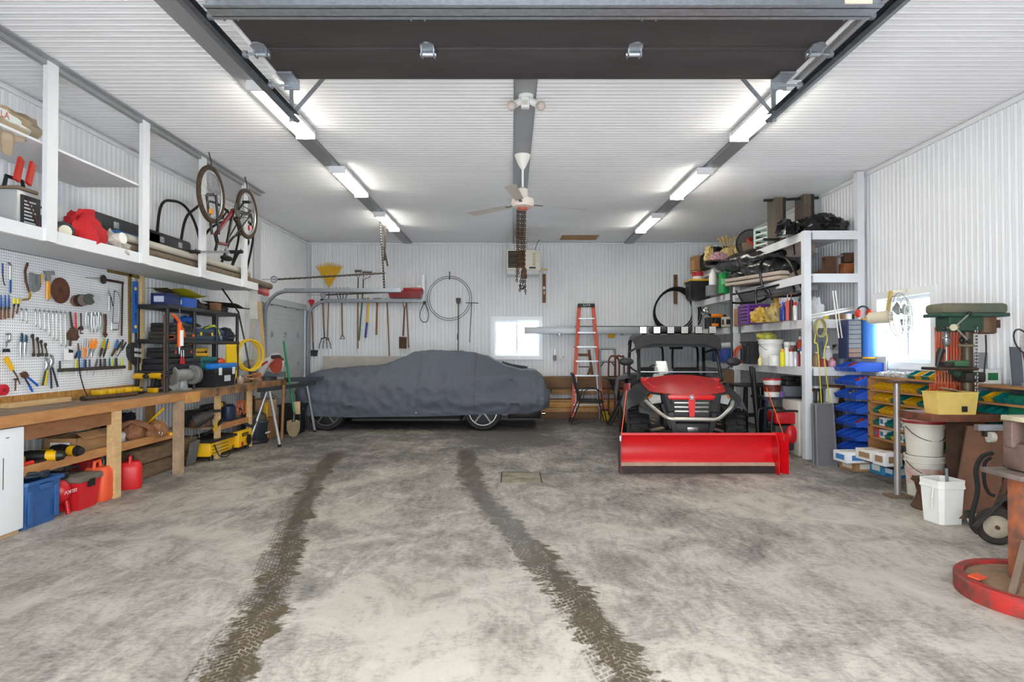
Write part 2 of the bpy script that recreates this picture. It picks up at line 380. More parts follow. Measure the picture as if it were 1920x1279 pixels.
mb = MB(); a = [(p.x-.55, p.y-.4, 1.28), (p.x+.55, p.y-.4, 1.28), (p.x, p.y-.4, 1.88)]; mb.prism(a, (0, .8, 0)); mb.build('hut_roof', mat((150,152,156), .9), sh)
mb = MB(); mb.grid([[(x, 46+2*math.sin(x*.2), -.3), (x, 48+2*math.sin(x*.2), 1.5+.5*math.sin(x*.31)), (x, 56, 2.6+.5*math.sin(x*.31+1)), (x, 70, 2.2)] for x in range(-40, 41, 2)]); one('snow_bank', mb, SNOW, 'long low snow-covered bank beyond the back window', 'snow bank')
# ------------------------------------------------ fluorescent fixtures
def lens_mat():
    m = bpy.data.materials.new('lit_diffuser'); m.use_nodes = True; nt = m.node_tree; b = nt.nodes['Principled BSDF']; b.inputs['Base Color'].default_value = lin((240,238,222))+(1,)
    b.inputs['Emission Color'].default_value = lin((255,252,238))+(1,); b.inputs['Emission Strength'].default_value = LAMP_EMIT; b.inputs['Roughness'].default_value = .4; return m
LENS = lens_mat()
FIX = [(-2.2, 5.33, 6.57, 'nearest the camera on the left channel'), (-2.22, 7.84, 9.1, 'in the middle of the left channel'), (-2.24, 10.45, 11.75, 'farthest along the left channel'), (2.45, 5.33, 6.65, 'nearest the camera on the right channel'), (2.47, 7.9, 9.25, 'in the middle of the right channel'), (2.48, 10.55, 11.9, 'farthest along the right channel')]
for x, y0, y1, wh in FIX:
    t = thing('fluorescent_light', 'lit wraparound fluorescent ceiling light '+wh, 'light', (x, (y0+y1)/2, ZC-.04), 'fluorescent ceiling lights')
    mb = MB(); mb.b2((x-.095, y0, ZC-.075), (x+.095, y1, ZC-.035)); mb.build('housing', WPAINT, t)
    for yy in (y0, y1): mb = MB(); mb.b2((x-.1, yy-.012, ZC-.125), (x+.1, yy+.012, ZC-.036)); mb.build('end_cap', WPAINT, t)
    pr = [(-.092, -.076), (-.09, -.1), (-.06, -.122), (0, -.127), (.06, -.122), (.09, -.1), (.092, -.076)]
    mb = MB(); mb.grid([[(x+a, yy, ZC+b) for a, b in pr] for yy in (y0+.012, y1-.012)]); mb.build('diffuser', LENS, t)
# ------------------------------------------------ big overhead door, open under the ceiling
DX0, DX1, DZ = -1.68, 2.02, 3.417
DARK = mat((66,60,60), .62, var=.6, col2=(44,40,42), scale=16, stretch=(.12, 3, 1), bump=.15, bscale=80)
od = thing('overhead_door', 'open sectional garage door with dark wood-grain underside below the ceiling', 'garage door', ((DX0+DX1)/2, 2.6, DZ))
ys = [4.49-.47*i for i in range(9)]
for i in range(8):
    mb = MB(); mb.b2((DX0, ys[i+1]+.004, DZ), (DX1, ys[i]-.004, DZ+.045), bev=.006); p_ = mb.build('panel', DARK, od)
    for yy in (ys[i+1]+.03, ys[i]-.034): mb = MB(); mb.b2((DX0, yy, DZ-.003), (DX1, yy+.004, DZ)); mb.build('edge_line', mat((48,43,45), .6), p_)
    for s_ in (DX0, DX1): mb = MB(); mb.b2((s_-.012, ys[i+1]+.006, DZ-.012), (s_+.012, ys[i]-.006, DZ+.05)); mb.build('end_stile', WPAINT, p_)
def hinge(x, y, par, roller=0):
    mb = MB(); mb.prism([(x-.045, y-.07, DZ-.004), (x-.012, y-.1, DZ-.004), (x+.012, y-.1, DZ-.004), (x+.045, y-.07, DZ-.004), (x+.045, y+.05, DZ-.004), (x-.045, y+.05, DZ-.004)], (0, 0, -.012)).cyl((x-.052, y+.02, DZ-.03), (x+.052, y+.02, DZ-.03), .016).box((x-.04, y+.01, DZ-.025), (.008, .07, .045)).box((x+.04, y+.01, DZ-.025), (.008, .07, .045))
    if roller: mb.cyl((x, y+.02, DZ-.03), (x+roller*.13, y+.02, DZ-.03), .007).cyl((x+roller*.1, y+.02, DZ-.03), (x+roller*.125, y+.02, DZ-.03), .024)
    return mb.build('hinge', GALV, par)
for j in (1, 2, 3):
    for x in (-.55, .8): hinge(x, ys[j], od)
    hinge(DX0+.04, ys[j], od, -1); hinge(DX1-.04, ys[j], od, 1)
for x, s_ in ((DX0+.07, -1), (DX1-.07, 1)):
    mb = MB(); mb.box((x, 4.42, DZ-.012), (.11, .16, .014)).box((x, 4.5, DZ-.035), (.11, .012, .07)).cyl((x, 4.47, DZ-.05), (x+s_*.16, 4.47, DZ-.05), .008).cyl((x+s_*.13, 4.47, DZ-.05), (x+s_*.155, 4.47, DZ-.05), .025); mb.build('top_bracket', GALV, od)
mb = MB(); mb.b2((DX0, 3.36, DZ-.1), (DX1, 3.45, DZ-.092)).b2((DX0, 3.36, DZ-.1), (DX1, 3.368, DZ)).b2((DX0, 3.442, DZ-.1), (DX1, 3.45, DZ)).b2((DX0, 3.33, DZ-.1), (DX1, 3.36, DZ-.094)).b2((DX0, 3.45, DZ-.1), (DX1, 3.48, DZ-.094)); st = mb.build('strut', GALV, od)
mb = MB(); mb.b2((DX1-.2, 3.355, DZ-.085), (DX1-.05, 3.36, DZ-.05)); mb.build('sticker', mat((236,206,180), .6), st)
for x, s_ in ((DX0-.1, -1), (DX1+.1, 1)):
    nm = 'left' if s_ < 0 else 'right'
    t = thing('door_track', 'galvanised horizontal track on the %s side of the open overhead door' % nm, 'door track', (x, 2.7, DZ-.06), 'tracks of the overhead door')
    prof = [(-.02*s_, .02), (.03*s_, .03), (.035*s_, -.035), (-.01*s_, -.05), (-.028*s_, -.03)]
    mb = MB(); mb.grid([[(x+a, y, DZ-.045+b) for a, b in prof] for y in (.45, 5.1)]); mb.grid([[(x+a*.9, y, DZ-.045+b*.9) for a, b in prof] for y in (.45, 5.1)])
    mb.grid([[(x+a, y, DZ-.045+b+dz) for a, b in prof] for y, dz in ((.45, 0), (.36, -.03), (.3, -.1), (.27, -.25), (.27, -DZ+.2))]); mb.build('rail', mat((120,126,130), .35, .8, var=.3, scale=12), t)
    mb = MB(); mb.b2((x+.035*s_, .5, DZ-.04), (x+.075*s_, 5.1, DZ+.03)); mb.build('angle', mat((150,140,128), .5, .5, var=.3), t)
    for y in (2.2, 5.02):
        mb = MB(); mb.b2((x+.02*s_-.016, y, DZ-.11), (x+.02*s_+.016, y+.004, ZC-.004)).b2((x+.02*s_-.016, y, DZ-.11), (x+.02*s_-.012, y+.03, ZC-.004)); mb.build('hanger', GALV, t)
    mb = MB(); mb.beam((x, 5.04, DZ-.02), (x-.34*s_, 5.04, ZC-.02), .035, .004, up=(0,1,0)); mb.build('brace', GALV, t)
# ------------------------------------------------ side garage door (left wall, far end)
PANELG = mat((196,199,202), .5, var=.06, scale=3)
sd = MB(); sd.b2((XL-.09, LD[0]-.02, 2.3), (XL+.02, LD[1]+.02, 2.42)).b2((XL-.09, LD[0]-.08, 0), (XL+.015, LD[0], 2.42)); d1 = struct('door_1', sd, mat((190,193,196), .5))
for i in range(4):
    z0 = .01+i*.58; mb = MB(); mb.b2((XL-.06, LD[0], z0), (XL-.02, LD[1], min(z0+.58, 2.31)))
    for k in range(1, 6): mb.b2((XL-.02, LD[0]+.03, z0+k*.096), (XL-.014, LD[1]-.03, z0+k*.096+.004))
    pn = mb.build('panel', PANELG, d1)
    for y in (LD[0]+.55, LD[0]+1.25, LD[1]-.45):
        mb = MB(); mb.box((XL-.008, y, z0+.57), (.02, .07, .1)).cyl((XL+.004, y-.04, z0+.57), (XL+.004, y+.04, z0+.57), .01); mb.build('hinge', GALV, pn)
ZT = 2.5
for nm, Y, xe in (('nearer', 11.15, -2.0), ('farther', 13.5, -1.93)):
    t = thing('side_door_track', 'curved galvanised track of the side garage door, the %s of the two' % nm, 'door track', (XL+.1, Y, 0), 'tracks of the side garage door')
    cpts = [(XL+.06, Y, .05), (XL+.06, Y, ZT-.4)]+[tuple(p) for p in arc((XL+.46, Y, ZT-.4), .4, PI, PI/2, 8, (1,0,0), (0,0,1))]+[(xe, Y, ZT)]
    mb = MB(); mb.tube(cpts, .034, 6); mb.build('rail', GALV, t)
    mb = MB(); mb.b2((XL+.4, Y-.03, ZT+.02), (xe, Y+.012, ZT+.05)); mb.build('angle', GALV, t)
    mb = MB(); mb.b2((XL+.02, Y-.05, .03), (XL+.035, Y+.05, ZT-.2))
    for k in range(5): mb.box((XL+.05, Y, .3+k*.45), (.06, .03, .05))
    mb.build('jamb_angle', GALV, t)
t = thing('track_strap', 'dark perforated steel strap hanging from the left ceiling channel to the side door track', 'strap', P(712, 392, 11.15)); DK = mat((62,54,48), .6, .5)
a = P(713, 392, 11.15); a.z = ZC-.03; b_ = V((P(721, 470, 11.15).x, 11.15, ZT+.02)); mb = MB(); mb.beam(a, b_, .035, .004, up=(0,1,0)).beam(V((a.x+.1, 11.15, ZC-.03)), V((b_.x, 11.15, 3.05)), .035, .004, up=(0,1,0)).beam(V((b_.x-.01, 11.14, 3.3)), V((b_.x+.06, 11.14, 2.95)), .03, .004, up=(0,1,0)); mb.build('strap', DK, t)
mb = MB()
for i in range(26): q = a.lerp(b_, (i+.5)/26); mb.cyl((q.x, q.y-.008, q.z), (q.x, q.y+.004, q.z), .008, n=6)
mb.build('holes', mat((215,214,210), .6), t)
p0 = P(790, 512, 13.5); mb = MB(); mb.b2((-1.96, 13.46, 2.44), (-1.90, 13.475, 3.08)).b2((-1.96, 13.46, 2.44), (-1.945, 13.52, 3.08)).b2((-2.06, 13.47, 2.5), (-1.98, 13.49, 2.85)); one('track_end_bracket', mb, GALV, 'upright galvanised end bracket at the tip of the far side door track', 'bracket')
for nm, Y, x0, x1, z in (('upper', 11.15, 521, 722, 0), ('lower', 13.42, 612, 772, 0)):
    a = P(x0, 524 if Y < 12 else 553, Y); b_ = P(x1, 512 if Y < 12 else 546, Y)
    t = thing('extension_spring', 'long dark door spring with a pulley stretched along the %s side door track' % nm, 'spring', a, 'springs of the side garage door')
    mb = MB(); mb.tube([a.lerp(b_, i/60)+V((0, .014*math.cos(i*2.), .014*math.sin(i*2.))) for i in range(61)], .012, 5).cyl(a, b_, .016); mb.build('coil', mat((92,84,78), .5, .5), t)
    mb = MB(); mb.torus(a+V((-.07, 0, 0)), .055, .014, axis=(0,1,0), n=18, m=6).cyl(a+V((-.07, -.02, 0)), a+V((-.07, .02, 0)), .02).cyl(a+V((-.4, 0, .0)), a, .006); mb.build('pulley', GALV, t)
mb = MB(); q = P(796, 566, 13.42); mb.tube(smoothpath([q, q+V((-.1, 0, -.25)), q+V((-.06, 0, -.42)), q+V((.06, 0, -.42)), q+V((.08, 0, -.22)), q], 8), .008, 6).box(q+V((0,0,-.02)), (.06, .05, .07)); one('cable_loop', mb, BLACK, 'black cable loop hanging from the end of the side door track', 'cable')
# red plastic scoop resting on the tracks
q = P(762, 560, 13.4); t = thing('red_scoop', 'red ribbed plastic snow scoop lying on the side door tracks', 'snow scoop', (q.x, 13.4, ZT+.05)); z0 = ZT+.056
mb = MB(); mb.grid([[(q.x+sx*(.33+.02*k), 13.36+sy*(.13+.01*k), z0+.03*0+k*.075) for sx, sy in ((-1,-1),(-.5,-1.05),(0,-1.05),(.5,-1.05),(1,-1),(1,1),(-1,1))] for k in range(3)], closed_u=True, cap=True)
mb.build('pan', mat((150,22,28), .45, var=.3, scale=20), t); mb = MB()
for k in range(12): mb.box((q.x-.3+k*.055, 13.215, z0+.075), (.012, .01, .13))
mb.build('ribs', mat((120,16,22), .5), t); mb = MB(); mb.b2((q.x-.05, 13.24, z0+.155), (q.x+.36, 13.48, z0+.215), bev=.02); mb.build('grip', mat((168,34,36), .45), t)
# attic hatch in the ceiling
a = P(1048, 446, 12.95); b_ = P(1124, 446, 12.95); x0, x1 = a.x, b_.x; t = MB()
for q in ((x0, 12.62, x1, 12.66), (x0, 13.22, x1, 13.26), (x0, 12.66, x0+.04, 13.22), (x1-.04, 12.66, x1, 13.22)): t.b2((q[0], q[1], ZC-.02), (q[2], q[3], ZC-.008))
h = struct('trim_9', t, WPAINT); mb = MB(); mb.b2((x0+.03, 13.18, ZC-.024), (x1-.03, 13.225, ZC-.0201)).b2((x0+.04, 12.66, ZC-.016), (x1-.04, 13.22, ZC-.012)); mb.build('hatch_board', WOODX, h)
# floor drain cover
a, b_, c, d = PZ(940, 886), PZ(1013, 886), PZ(1021, 905), PZ(938, 905); yy0, yy1, xx0, xx1 = d.y, a.y, a.x-.0, b_.x
t = thing('floor_drain', 'square concrete-dusted drain cover with dark edges set in the floor', 'drain', ((xx0+xx1)/2, (yy0+yy1)/2, 0)); mb = MB()
for q in ((xx0, yy0, xx0+.012, yy1), (xx1-.012, yy0, xx1, yy1), (xx0, yy1-.012, xx1, yy1)): mb.b2((q[0], q[1], 0), (q[2], q[3], .004))
mb.build('edge', mat((40,36,30), .8), t); mb = MB(); mb.b2((xx0+.012, yy0, 0), (xx1-.012, yy1-.012, .002)); mb.build('cover', mat((160,150,134), .85, var=.9, col2=(92,84,70), scale=5), t)
# ================================================================ MAKERS
def strokes(name, label, cat, plane, parts, group=None):
    ax, pos = plane
    f = (lambda a: PX(a[0], a[1], pos)) if ax == 'X' else (lambda a: P(a[0], a[1], pos))
    n = V((1 if pos < 0 else -1, 0, 0)) if ax == 'X' else V((0, -1, 0))
    def mesh(k, d):
        mb = MB()
        if k == 's':
            pts = [f(q) for q in d[0]]; w = d[1]; th = d[2] if len(d) > 2 else .5; sc_ = pts[0].y/FPX/2
            ws = [x*sc_ for x in w] if isinstance(w, (list, tuple)) else [w*sc_]*len(pts)
            mb.tube(pts, ws, 8, flat=th, nrm=n)
        elif k == 'd':
            c = f(d[0]); r = d[1]*c.y/FPX; t = d[2] if len(d) > 2 else .004; mb.lathe([(r*.2, -t*1.2), (r*.2, -t), (r, -t), (r, t), (r*.2, t), (r*.2, t*1.4)], c, n, 28)
        elif k == 'r':
            c = f(d[0]); sc_ = c.y/FPX; mb.torus(c, d[1]*sc_, d[2]*sc_/2, axis=n, n=24, m=8)
        elif k == 'p':
            t = d[1] if len(d) > 1 else .012; mb.prism([f(q)-n*t/2 for q in d[0]], n*t)
        return mb
    if len(parts) == 1:
        return one(name, mesh(parts[0][2], parts[0][3:]), parts[0][1], label, cat, group)
    ms = [mesh(q[2], q[3:]) for q in parts]
    lo = min((v.co for m_ in ms for v in m_.bm.verts), key=lambda c: c.z).copy()
    t = thing(name, label, cat, lo, group)
    for q, m_ in zip(parts, ms): m_.build(q[0], q[1], t)
    return t
def R3(rz=0, rx=0, ry=0): return Matrix.Rotation(rz, 4, 'Z') @ Matrix.Rotation(ry, 4, 'Y') @ Matrix.Rotation(rx, 4, 'X')
class Loc:
    """local frame at base point c, rotated by rz: L(x,y,z) -> world"""
    def __init__(s, c, rz=0): s.c = V(c); s.m = Matrix.Rotation(rz, 3, 'Z'); s.r = Matrix.Rotation(rz, 4, 'Z')
    def __call__(s, x, y, z): return s.c+s.m @ V((x, y, z))
def lbox(L, c, size, bev=0., tilt=None): return MB().box(L(*c), size, rot=(L.r if tilt is None else L.r @ tilt), bev=bev)
def case(name, label, c, size, m, hm=BLACK, rz=0, group=None, cat='tool case', front='x', latch=None):
    """tool case lying at base centre c; size (x,y,z); front = side carrying handle and latches (+x or -y)"""
    L = Loc(c, rz); sx, sy, sz = size; t = thing(name, label, cat, c, group)
    lbox(L, (0, 0, sz*.27), (sx, sy, sz*.54), .012).build('base', m, t); lbox(L, (0, 0, sz*.77), (sx*.985, sy*.985, sz*.45), .014).build('lid', m, t)
    if front == 'x': h = [(sx/2, -sy*.14, sz*.5), (sx/2+.03, -sy*.12, sz*.5), (sx/2+.03, sy*.12, sz*.5), (sx/2, sy*.14, sz*.5)]; la = [(sx/2+.004, s_*sy*.32, sz*.54) for s_ in (-1, 1)]; ls = (.012, .04, sz*.3)
    elif front == '-x': h = [(-sx/2, -sy*.14, sz*.5), (-sx/2-.03, -sy*.12, sz*.5), (-sx/2-.03, sy*.12, sz*.5), (-sx/2, sy*.14, sz*.5)]; la = [(-sx/2-.004, s_*sy*.32, sz*.54) for s_ in (-1, 1)]; ls = (.012, .04, sz*.3)
    else: h = [(-sx*.14, -sy/2, sz*.5), (-sx*.12, -sy/2-.03, sz*.5), (sx*.12, -sy/2-.03, sz*.5), (sx*.14, -sy/2, sz*.5)]; la = [(s_*sx*.32, -sy/2-.004, sz*.54) for s_ in (-1, 1)]; ls = (.04, .012, sz*.3)
    MB().tube([L(*q) for q in h], .009, 6).build('handle', hm, t)
    for q in la: lbox(L, q, ls, .003).build('latch', latch or hm, t)
    return t
def carton(name, label, c, size, m=CARD, rz=0, open_=False, group=None, cat='box', tape=None, tilt=None, printm=None):
    L = Loc(c, rz); sx, sy, sz = size; t = thing(name, label, cat, c, group); w = .005
    if open_:
        mb = MB()
        for q, s_ in (((0, 0, w/2), (sx, sy, w)), ((-sx/2+w/2, 0, sz/2), (w, sy, sz)), ((sx/2-w/2, 0, sz/2), (w, sy, sz)), ((0, -sy/2+w/2, sz/2), (sx, w, sz)), ((0, sy/2-w/2, sz/2), (sx, w, sz))): mb.box(L(*q), s_, rot=L.r)
        mb.build('carton', m, t)
        for q, tl in (((-sx/2-.035, 0, sz+.02), R3(0, 0, -.6)), ((sx/2+.035, 0, sz+.02), R3(0, 0, .6))): lbox(L, q, (.1, sy*.96, w), 0, tl).build('flap', m, t)
    else:
        lbox(L, (0, 0, sz/2), (sx, sy, sz), .004).build('carton', m, t)
        lbox(L, (0, 0, sz+.0008), (sx*.99, .03, .0016)).build('tape', tape or mat((196,164,116), .4), t)
    if printm is not None:
        lbox(L, (-sx/2-.001, 0, sz*.5), (.002, sy*.6, sz*.5)).build('print', printm, t); lbox(L, (0, -sy/2-.001, sz*.5), (sx*.6, .002, sz*.5)).build('print', printm, t)
    return t
def bottle(name, label, c, r, h, m, capm=BLACK, kind='can', group=None, labelm=None, cat=None):
    t = thing(name, label, cat or {'can': 'spray can', 'bottle': 'bottle', 'jug': 'jug', 'jar': 'jar', 'tube': 'tube', 'tin': 'tin'}[kind], c, group); c = V(c)
    if kind == 'can': pr = [(r*.96, 0), (r, .006), (r, h*.76), (r*.62, h*.83)]; cp = [(r*.72, h*.8), (r*.72, h*.98), (r*.6, h)]
    elif kind == 'bottle': pr = [(r*.95, 0), (r, .01), (r, h*.55), (r*.9, h*.64), (r*.36, h*.82), (r*.36, h*.88)]; cp = [(r*.42, h*.86), (r*.42, h)]
    elif kind == 'jug': pr = [(r*.92, 0), (r, .015), (r, h*.62), (r*.8, h*.76), (r*.34, h*.88), (r*.34, h*.92)]; cp = [(r*.4, h*.9), (r*.4, h)]
    elif kind == 'tube': pr = [(r, 0), (r, h*.72), (r*.9, h*.74), (r*.3, h*.76), (r*.12, h*.9)]; cp = [(r*.2, h*.86), (r*.08, h)]
    else: pr = [(r*.95, 0), (r, .004), (r, h*.85), (r*.95, h*.87)]; cp = [(r*1.03, h*.86), (r*1.03, h*.98), (r*.95, h)]
    MB().lathe(pr, c, n=14).build('body', m, t); MB().lathe(cp, c, n=12).build('cap', capm, t)
    if labelm: MB().lathe([(r*1.012, h*.16), (r*1.012, h*.56)], c, n=14, cap=False).build('wrapper', labelm, t)
    return t
def bucket(name, label, c, r, h, m=PLASTICW, lid=None, group=None, labelm=None, handle=True, taper=.86, up=False, cat='bucket'):
    t = thing(name, label, cat, c, group); c = V(c)
    pr = [(r*taper, 0), (r*taper*1.01, .01), (r*.97, h*.82), (r*1.04, h*.83), (r*1.04, h*.87), (r, h*.88), (r*1.01, h*.95), (r*1.05, h*.95), (r*1.05, h), (r*.98, h)]
    if lid is None: pr += [(r*.95, h*.9), (r*taper*.96, .015), (.001, .015)]
    MB().lathe(pr, c, n=26).build('body', m, t)
    if lid is not None: MB().lathe([(r*1.06, h*.96), (r*1.08, h*.97), (r*1.08, h+.012), (r*.9, h+.014), (r*.88, h+.006), (.001, h+.006)], c, n=26).build('lid', lid, t)
    if handle:
        s_ = 1 if up else -1; MB().tube([c+V((r*1.06*math.cos(a), -r*1.06*abs(math.sin(a))*(.85 if not up else .4), h*.86+s_*math.sin(a)*r*(.75 if not up else 1.))) for a in [PI*i/14 for i in range(15)]], .004, 5).build('handle', DSTEEL, t)
    if labelm: MB().lathe([(r*(taper+.02+.12*k), h*(.2+.5*k)) for k in (0, .5, 1)], c, n=26, cap=False).build('wrapper', labelm, t)
    return t
def jerry(name, label, c, size, m, rz=0, capm=BLACK, group=None):
    L = Loc(c, rz); sx, sy, sz = size; t = thing(name, label, 'fuel can', c, group)
    mb = MB(); rows = []
    for k, (z, q) in enumerate(((0, .9), (.03, 1), (sz*.62, 1), (sz*.74, .94), (sz*.84, .7))):
        rows.append([L(sx/2*q*math.copysign(abs(math.cos(a))**.45, math.cos(a)), sy/2*q*math.copysign(abs(math.sin(a))**.45, math.sin(a)), z) for a in [2*PI*(i+.5)/20 for i in range(20)]])
    mb.grid(rows, closed_u=True, cap=True); mb.build('tank', m, t)
    MB().tube([L(0, -sy*.36, sz*.78), L(0, -sy*.3, sz*.98), L(0, sy*.05, sz), L(0, sy*.16, sz*.8)], .016, 8).build('handle', m, t)
    MB().cyl(L(0, sy*.3, sz*.74), L(0, sy*.36, sz*.97), .028).build('cap', capm, t); return t
def coil(name, label, c, R, r, m, axis, turns=6, spread=.03, cat='cable coil', group=None, oval=1., seed=1):
    g = random.Random(seed); ax = V(axis).normalized(); a = V((0,0,1)) if abs(ax.z) < .9 else V((1,0,0)); b = ax.cross(a).normalized(); mb = MB(); c = V(c); pts = []
    for i in range(turns*22+1):
        t = 2*PI*i/22; k = i//22; pts.append(c+a*((R*oval)*math.cos(t)*(1+.05*math.sin(k*2.1+t)))+b*(R*math.sin(t)*(1+.06*math.cos(k*1.7+t)))+ax*(spread*math.sin(k*2.4+t*.37)))
    mb.tube(pts, r, 6); return one(name, mb, m, label, cat, group)
def bagmesh(c, rad, seed=0, amp=.12, fr=5., flat=.4, rot=None, n=26, m=16):
    mb = MB(); mb.ell((0,0,0), (1,1,1), n, m)
    for v in mb.bm.verts:
        q = v.co.copy(); d = noise.noise(q*1.6+V((seed, 0, 0)))*.16+noise.turbulence(q*fr*.5+V((0, seed, 0)), 3, False)*amp-.08
        v.co = q*(1+d); v.co.z = max(v.co.z, -flat); w_ = V((v.co.x*rad[0], v.co.y*rad[1], (v.co.z+flat)/(1+flat)*rad[2]*2))
        if rot is not None: w_ = rot.to_3x3() @ w_
        v.co = V(c)+w_
    return mb
# ================================================================ LEFT: LOFT
XF = -3.8
LZ0, LZ1 = 2.33, 2.435
loft = thing('storage_loft', 'long white storage loft with posts along the left wall', 'loft shelf', (-4.15, 5.5, LZ0))
MB().b2((XL+.03, 1.5, LZ0), (XF-.04, 9.2, LZ0+.05)).build('shelf_board', mat((200,204,209), .5), loft)
MB().b2((XF-.04, 1.5, LZ0), (XF, 9.25, LZ1)).build('front_rail', WPAINT, loft)
MB().b2((XL+.03, 9.2, LZ0), (XF, 9.25, LZ1)).build('end_rail', WPAINT, loft)
MB().b2((XL+.03, 1.5, 3.12), (XF-.02, 6.36, 3.14)).build('upper_board', WPAINT, loft)
for y in (2.5, 3.78, 5.06, 6.36, 7.56, 8.75): MB().b2((XF-.012, y-.06, LZ0), (XF+.028, y+.06, ZC-.008)).build('post', WPAINT, loft)
MB().b2((XF-.1, 9.2, 1.9), (XF-.02, 9.28, LZ0)).build('corner_stud', mat((205,200,192), .6, var=.2), loft)
LT = LZ0+.05
# items on the loft
q = P(22, 436, 5.1); ch = thing('battery_charger', 'silver wheeled battery charger with a black front panel at the left end of the loft', 'battery charger', (-4.0, 5.0, LT)); cx, cy = -4.02, 4.98
MB().b2((cx-.13, cy-.13, LT), (cx+.13, cy+.13, LT+.34), bev=.03).build('housing', mat((186,186,184), .4, .4), ch)
MB().b2((cx+.131, cy-.1, LT+.04), (cx+.136, cy+.1, LT+.3)).build('front_panel', mat((34,36,40), .4), ch)
for k in range(7): MB().b2((cx+.137, cy-.07, LT+.08+k*.028), (cx+.1385, cy+.05-.02*(k%3), LT+.092+k*.028)).build('print_line', mat((205,205,205), .6), ch)
MB().b2((cx-.12, cy-.11, LT+.34), (cx+.12, cy+.11, LT+.37), bev=.012).build('top_cover', mat((120,104,86), .6), ch)
MB().tube([(cx, cy-.1, LT+.36), (cx, cy-.08, LT+.45), (cx, cy+.08, LT+.45), (cx, cy+.1, LT+.36)], .016, 8).build('handle', BLACK, ch)
MB().tube(smoothpath([(cx+.14, cy-.05, LT+.28), (cx+.2, cy-.02, LT+.1), (cx+.2, cy+.06, LT-.0), (cx+.16, cy+.12, LT+.16), (cx+.17, cy+.24, LT+.13), (cx+.2, cy+.14, LT+.02), (cx+.18, cy-.1, LT+.05)], 6), .006, 6).build('cord', mat((70,30,30), .6), ch)
for k, yy in enumerate((-.05, .07)):
    z = LT+.43; t2 = MB(); t2.prism([(cx+.05, cy+yy-.03, z), (cx+.05, cy+yy+.015, z-.02), (cx+.05, cy+yy+.06, z+.16), (cx+.05, cy+yy+.02, z+.19)], (.025, 0, 0)); t2.build('clamp', mat((200,48,34), .45), ch)
t = thing('tool_bag', 'black carry bag with a pink-red label beside the battery charger', 'bag', (-4.1, 5.22, LT)); bagmesh((-4.1, 5.36, LT), (.16, .13, .12), 3).build('bag', mat((34,30,32), .8), t); MB().b2((-3.955, 5.3, LT+.04), (-3.945, 5.42, LT+.15)).build('patch', mat((226,92,98), .6), t); MB().tube([(-4.05, 5.26, LT+.2), (-4.05, 5.28, LT+.29), (-4.05, 5.42, LT+.29), (-4.05, 5.46, LT+.2)], .012, 6).build('handle', BLACK, t)
# white insulated pipe in torn plastic on the upper board
t = thing('wrapped_pipe', 'white wrapped pipe in torn tan plastic on the upper loft board', 'pipe', (-4.0, 4.6, 3.14))
MB().tube([(-4.02, 3.4, 3.26), (-3.98, 4.2, 3.25), (-3.95, 4.85, 3.23), (-3.93, 4.98, 3.22)], [.075, .075, .072, .05], 14).build('pipe', mat((222,228,226), .4), t)
MB().b2((-3.876, 4.62, 3.2), (-3.872, 4.86, 3.28)).build('label', mat((214,222,214), .5), t); text('lettering', 'LA', mat((196,30,36), .5), t, (-3.869, 4.7, 3.24), (0,1,0), (0,0,1), .05)
mb = MB(); mb.grid([[(-3.97+.1*math.cos(a)*(1+.2*math.sin(5*a+y*9)), y, 3.24+.095*math.sin(a)*(1+.25*math.sin(4*a+y*13))) for a in [2*PI*i/18 for i in range(19)]] for y in [4.3+.07*k for k in range(12)]]); mb.build('torn_plastic', mat((168,146,112), .3, bump=.8, bscale=20, alpha=.85), t)
mb = MB(); mb.grid([[(-3.86+.02*math.sin(k*3+j), 4.62+.06*k, 3.2-.09*j*(1 if k < 3 else .5)*(1-.04*(k-2)**2)) for k in range(6)] for j in range(4)]); mb.build('hanging_scrap', mat((172,150,118), .3, bump=.8, bscale=20, alpha=.8), t)
mb = MB(); mb.b2((-4.32, 5.2, 3.14), (-4.3, 5.62, 3.3)); t = thing('small_panel', 'small white panel with black marks standing on the upper loft board', 'panel', (-4.31, 5.4, 3.14)); mb.build('panel', mat((240,240,240), .4), t)
MB().b2((-4.3, 5.22, 3.292), (-4.296, 5.62, 3.3)).build('edge', BLACK, t); MB().b2((-4.3, 5.27, 3.19), (-4.297, 5.32, 3.25)).build('mark', BLACK, t)
# black hand lamp and red mesh bag
t = thing('hand_lamp', 'black battery lamp with a round lens behind the first loft post', 'lamp', (-3.98, 5.42, LT)); MB().cyl((-4.12, 5.5, LT+.1), (-3.92, 5.4, LT+.1), .09).build('body', DGREY, t); MB().cyl((-3.92, 5.4, LT+.1), (-3.9, 5.39, LT+.1), .055).build('lens', mat((226,222,200), .15), t)
one('red_mesh_bag', bagmesh((-3.98, 5.72, LT), (.18, .24, .17), 8, amp=.3, fr=9), mat((190,24,32), .75, bump=1., bscale=40), 'crumpled red mesh bag on the loft beside the black lamp', 'bag')
t = thing('plastic_roll', 'white roll of film in loose clear plastic at the front of the loft', 'roll', (-3.95, 6.05, LT)); MB().lathe([(.02, 0), (.055, 0), (.055, .5), (.02, .5)], (-4.3, 6.1, LT+.1), (.85, -.1, .1), 16).build('roll', mat((232,230,224), .5), t); bagmesh((-3.96, 6.08, LT), (.16, .18, .12), 5, amp=.35, fr=8).build('loose_plastic', mat((205,196,186), .25, bump=.8, bscale=14, alpha=.6), t)
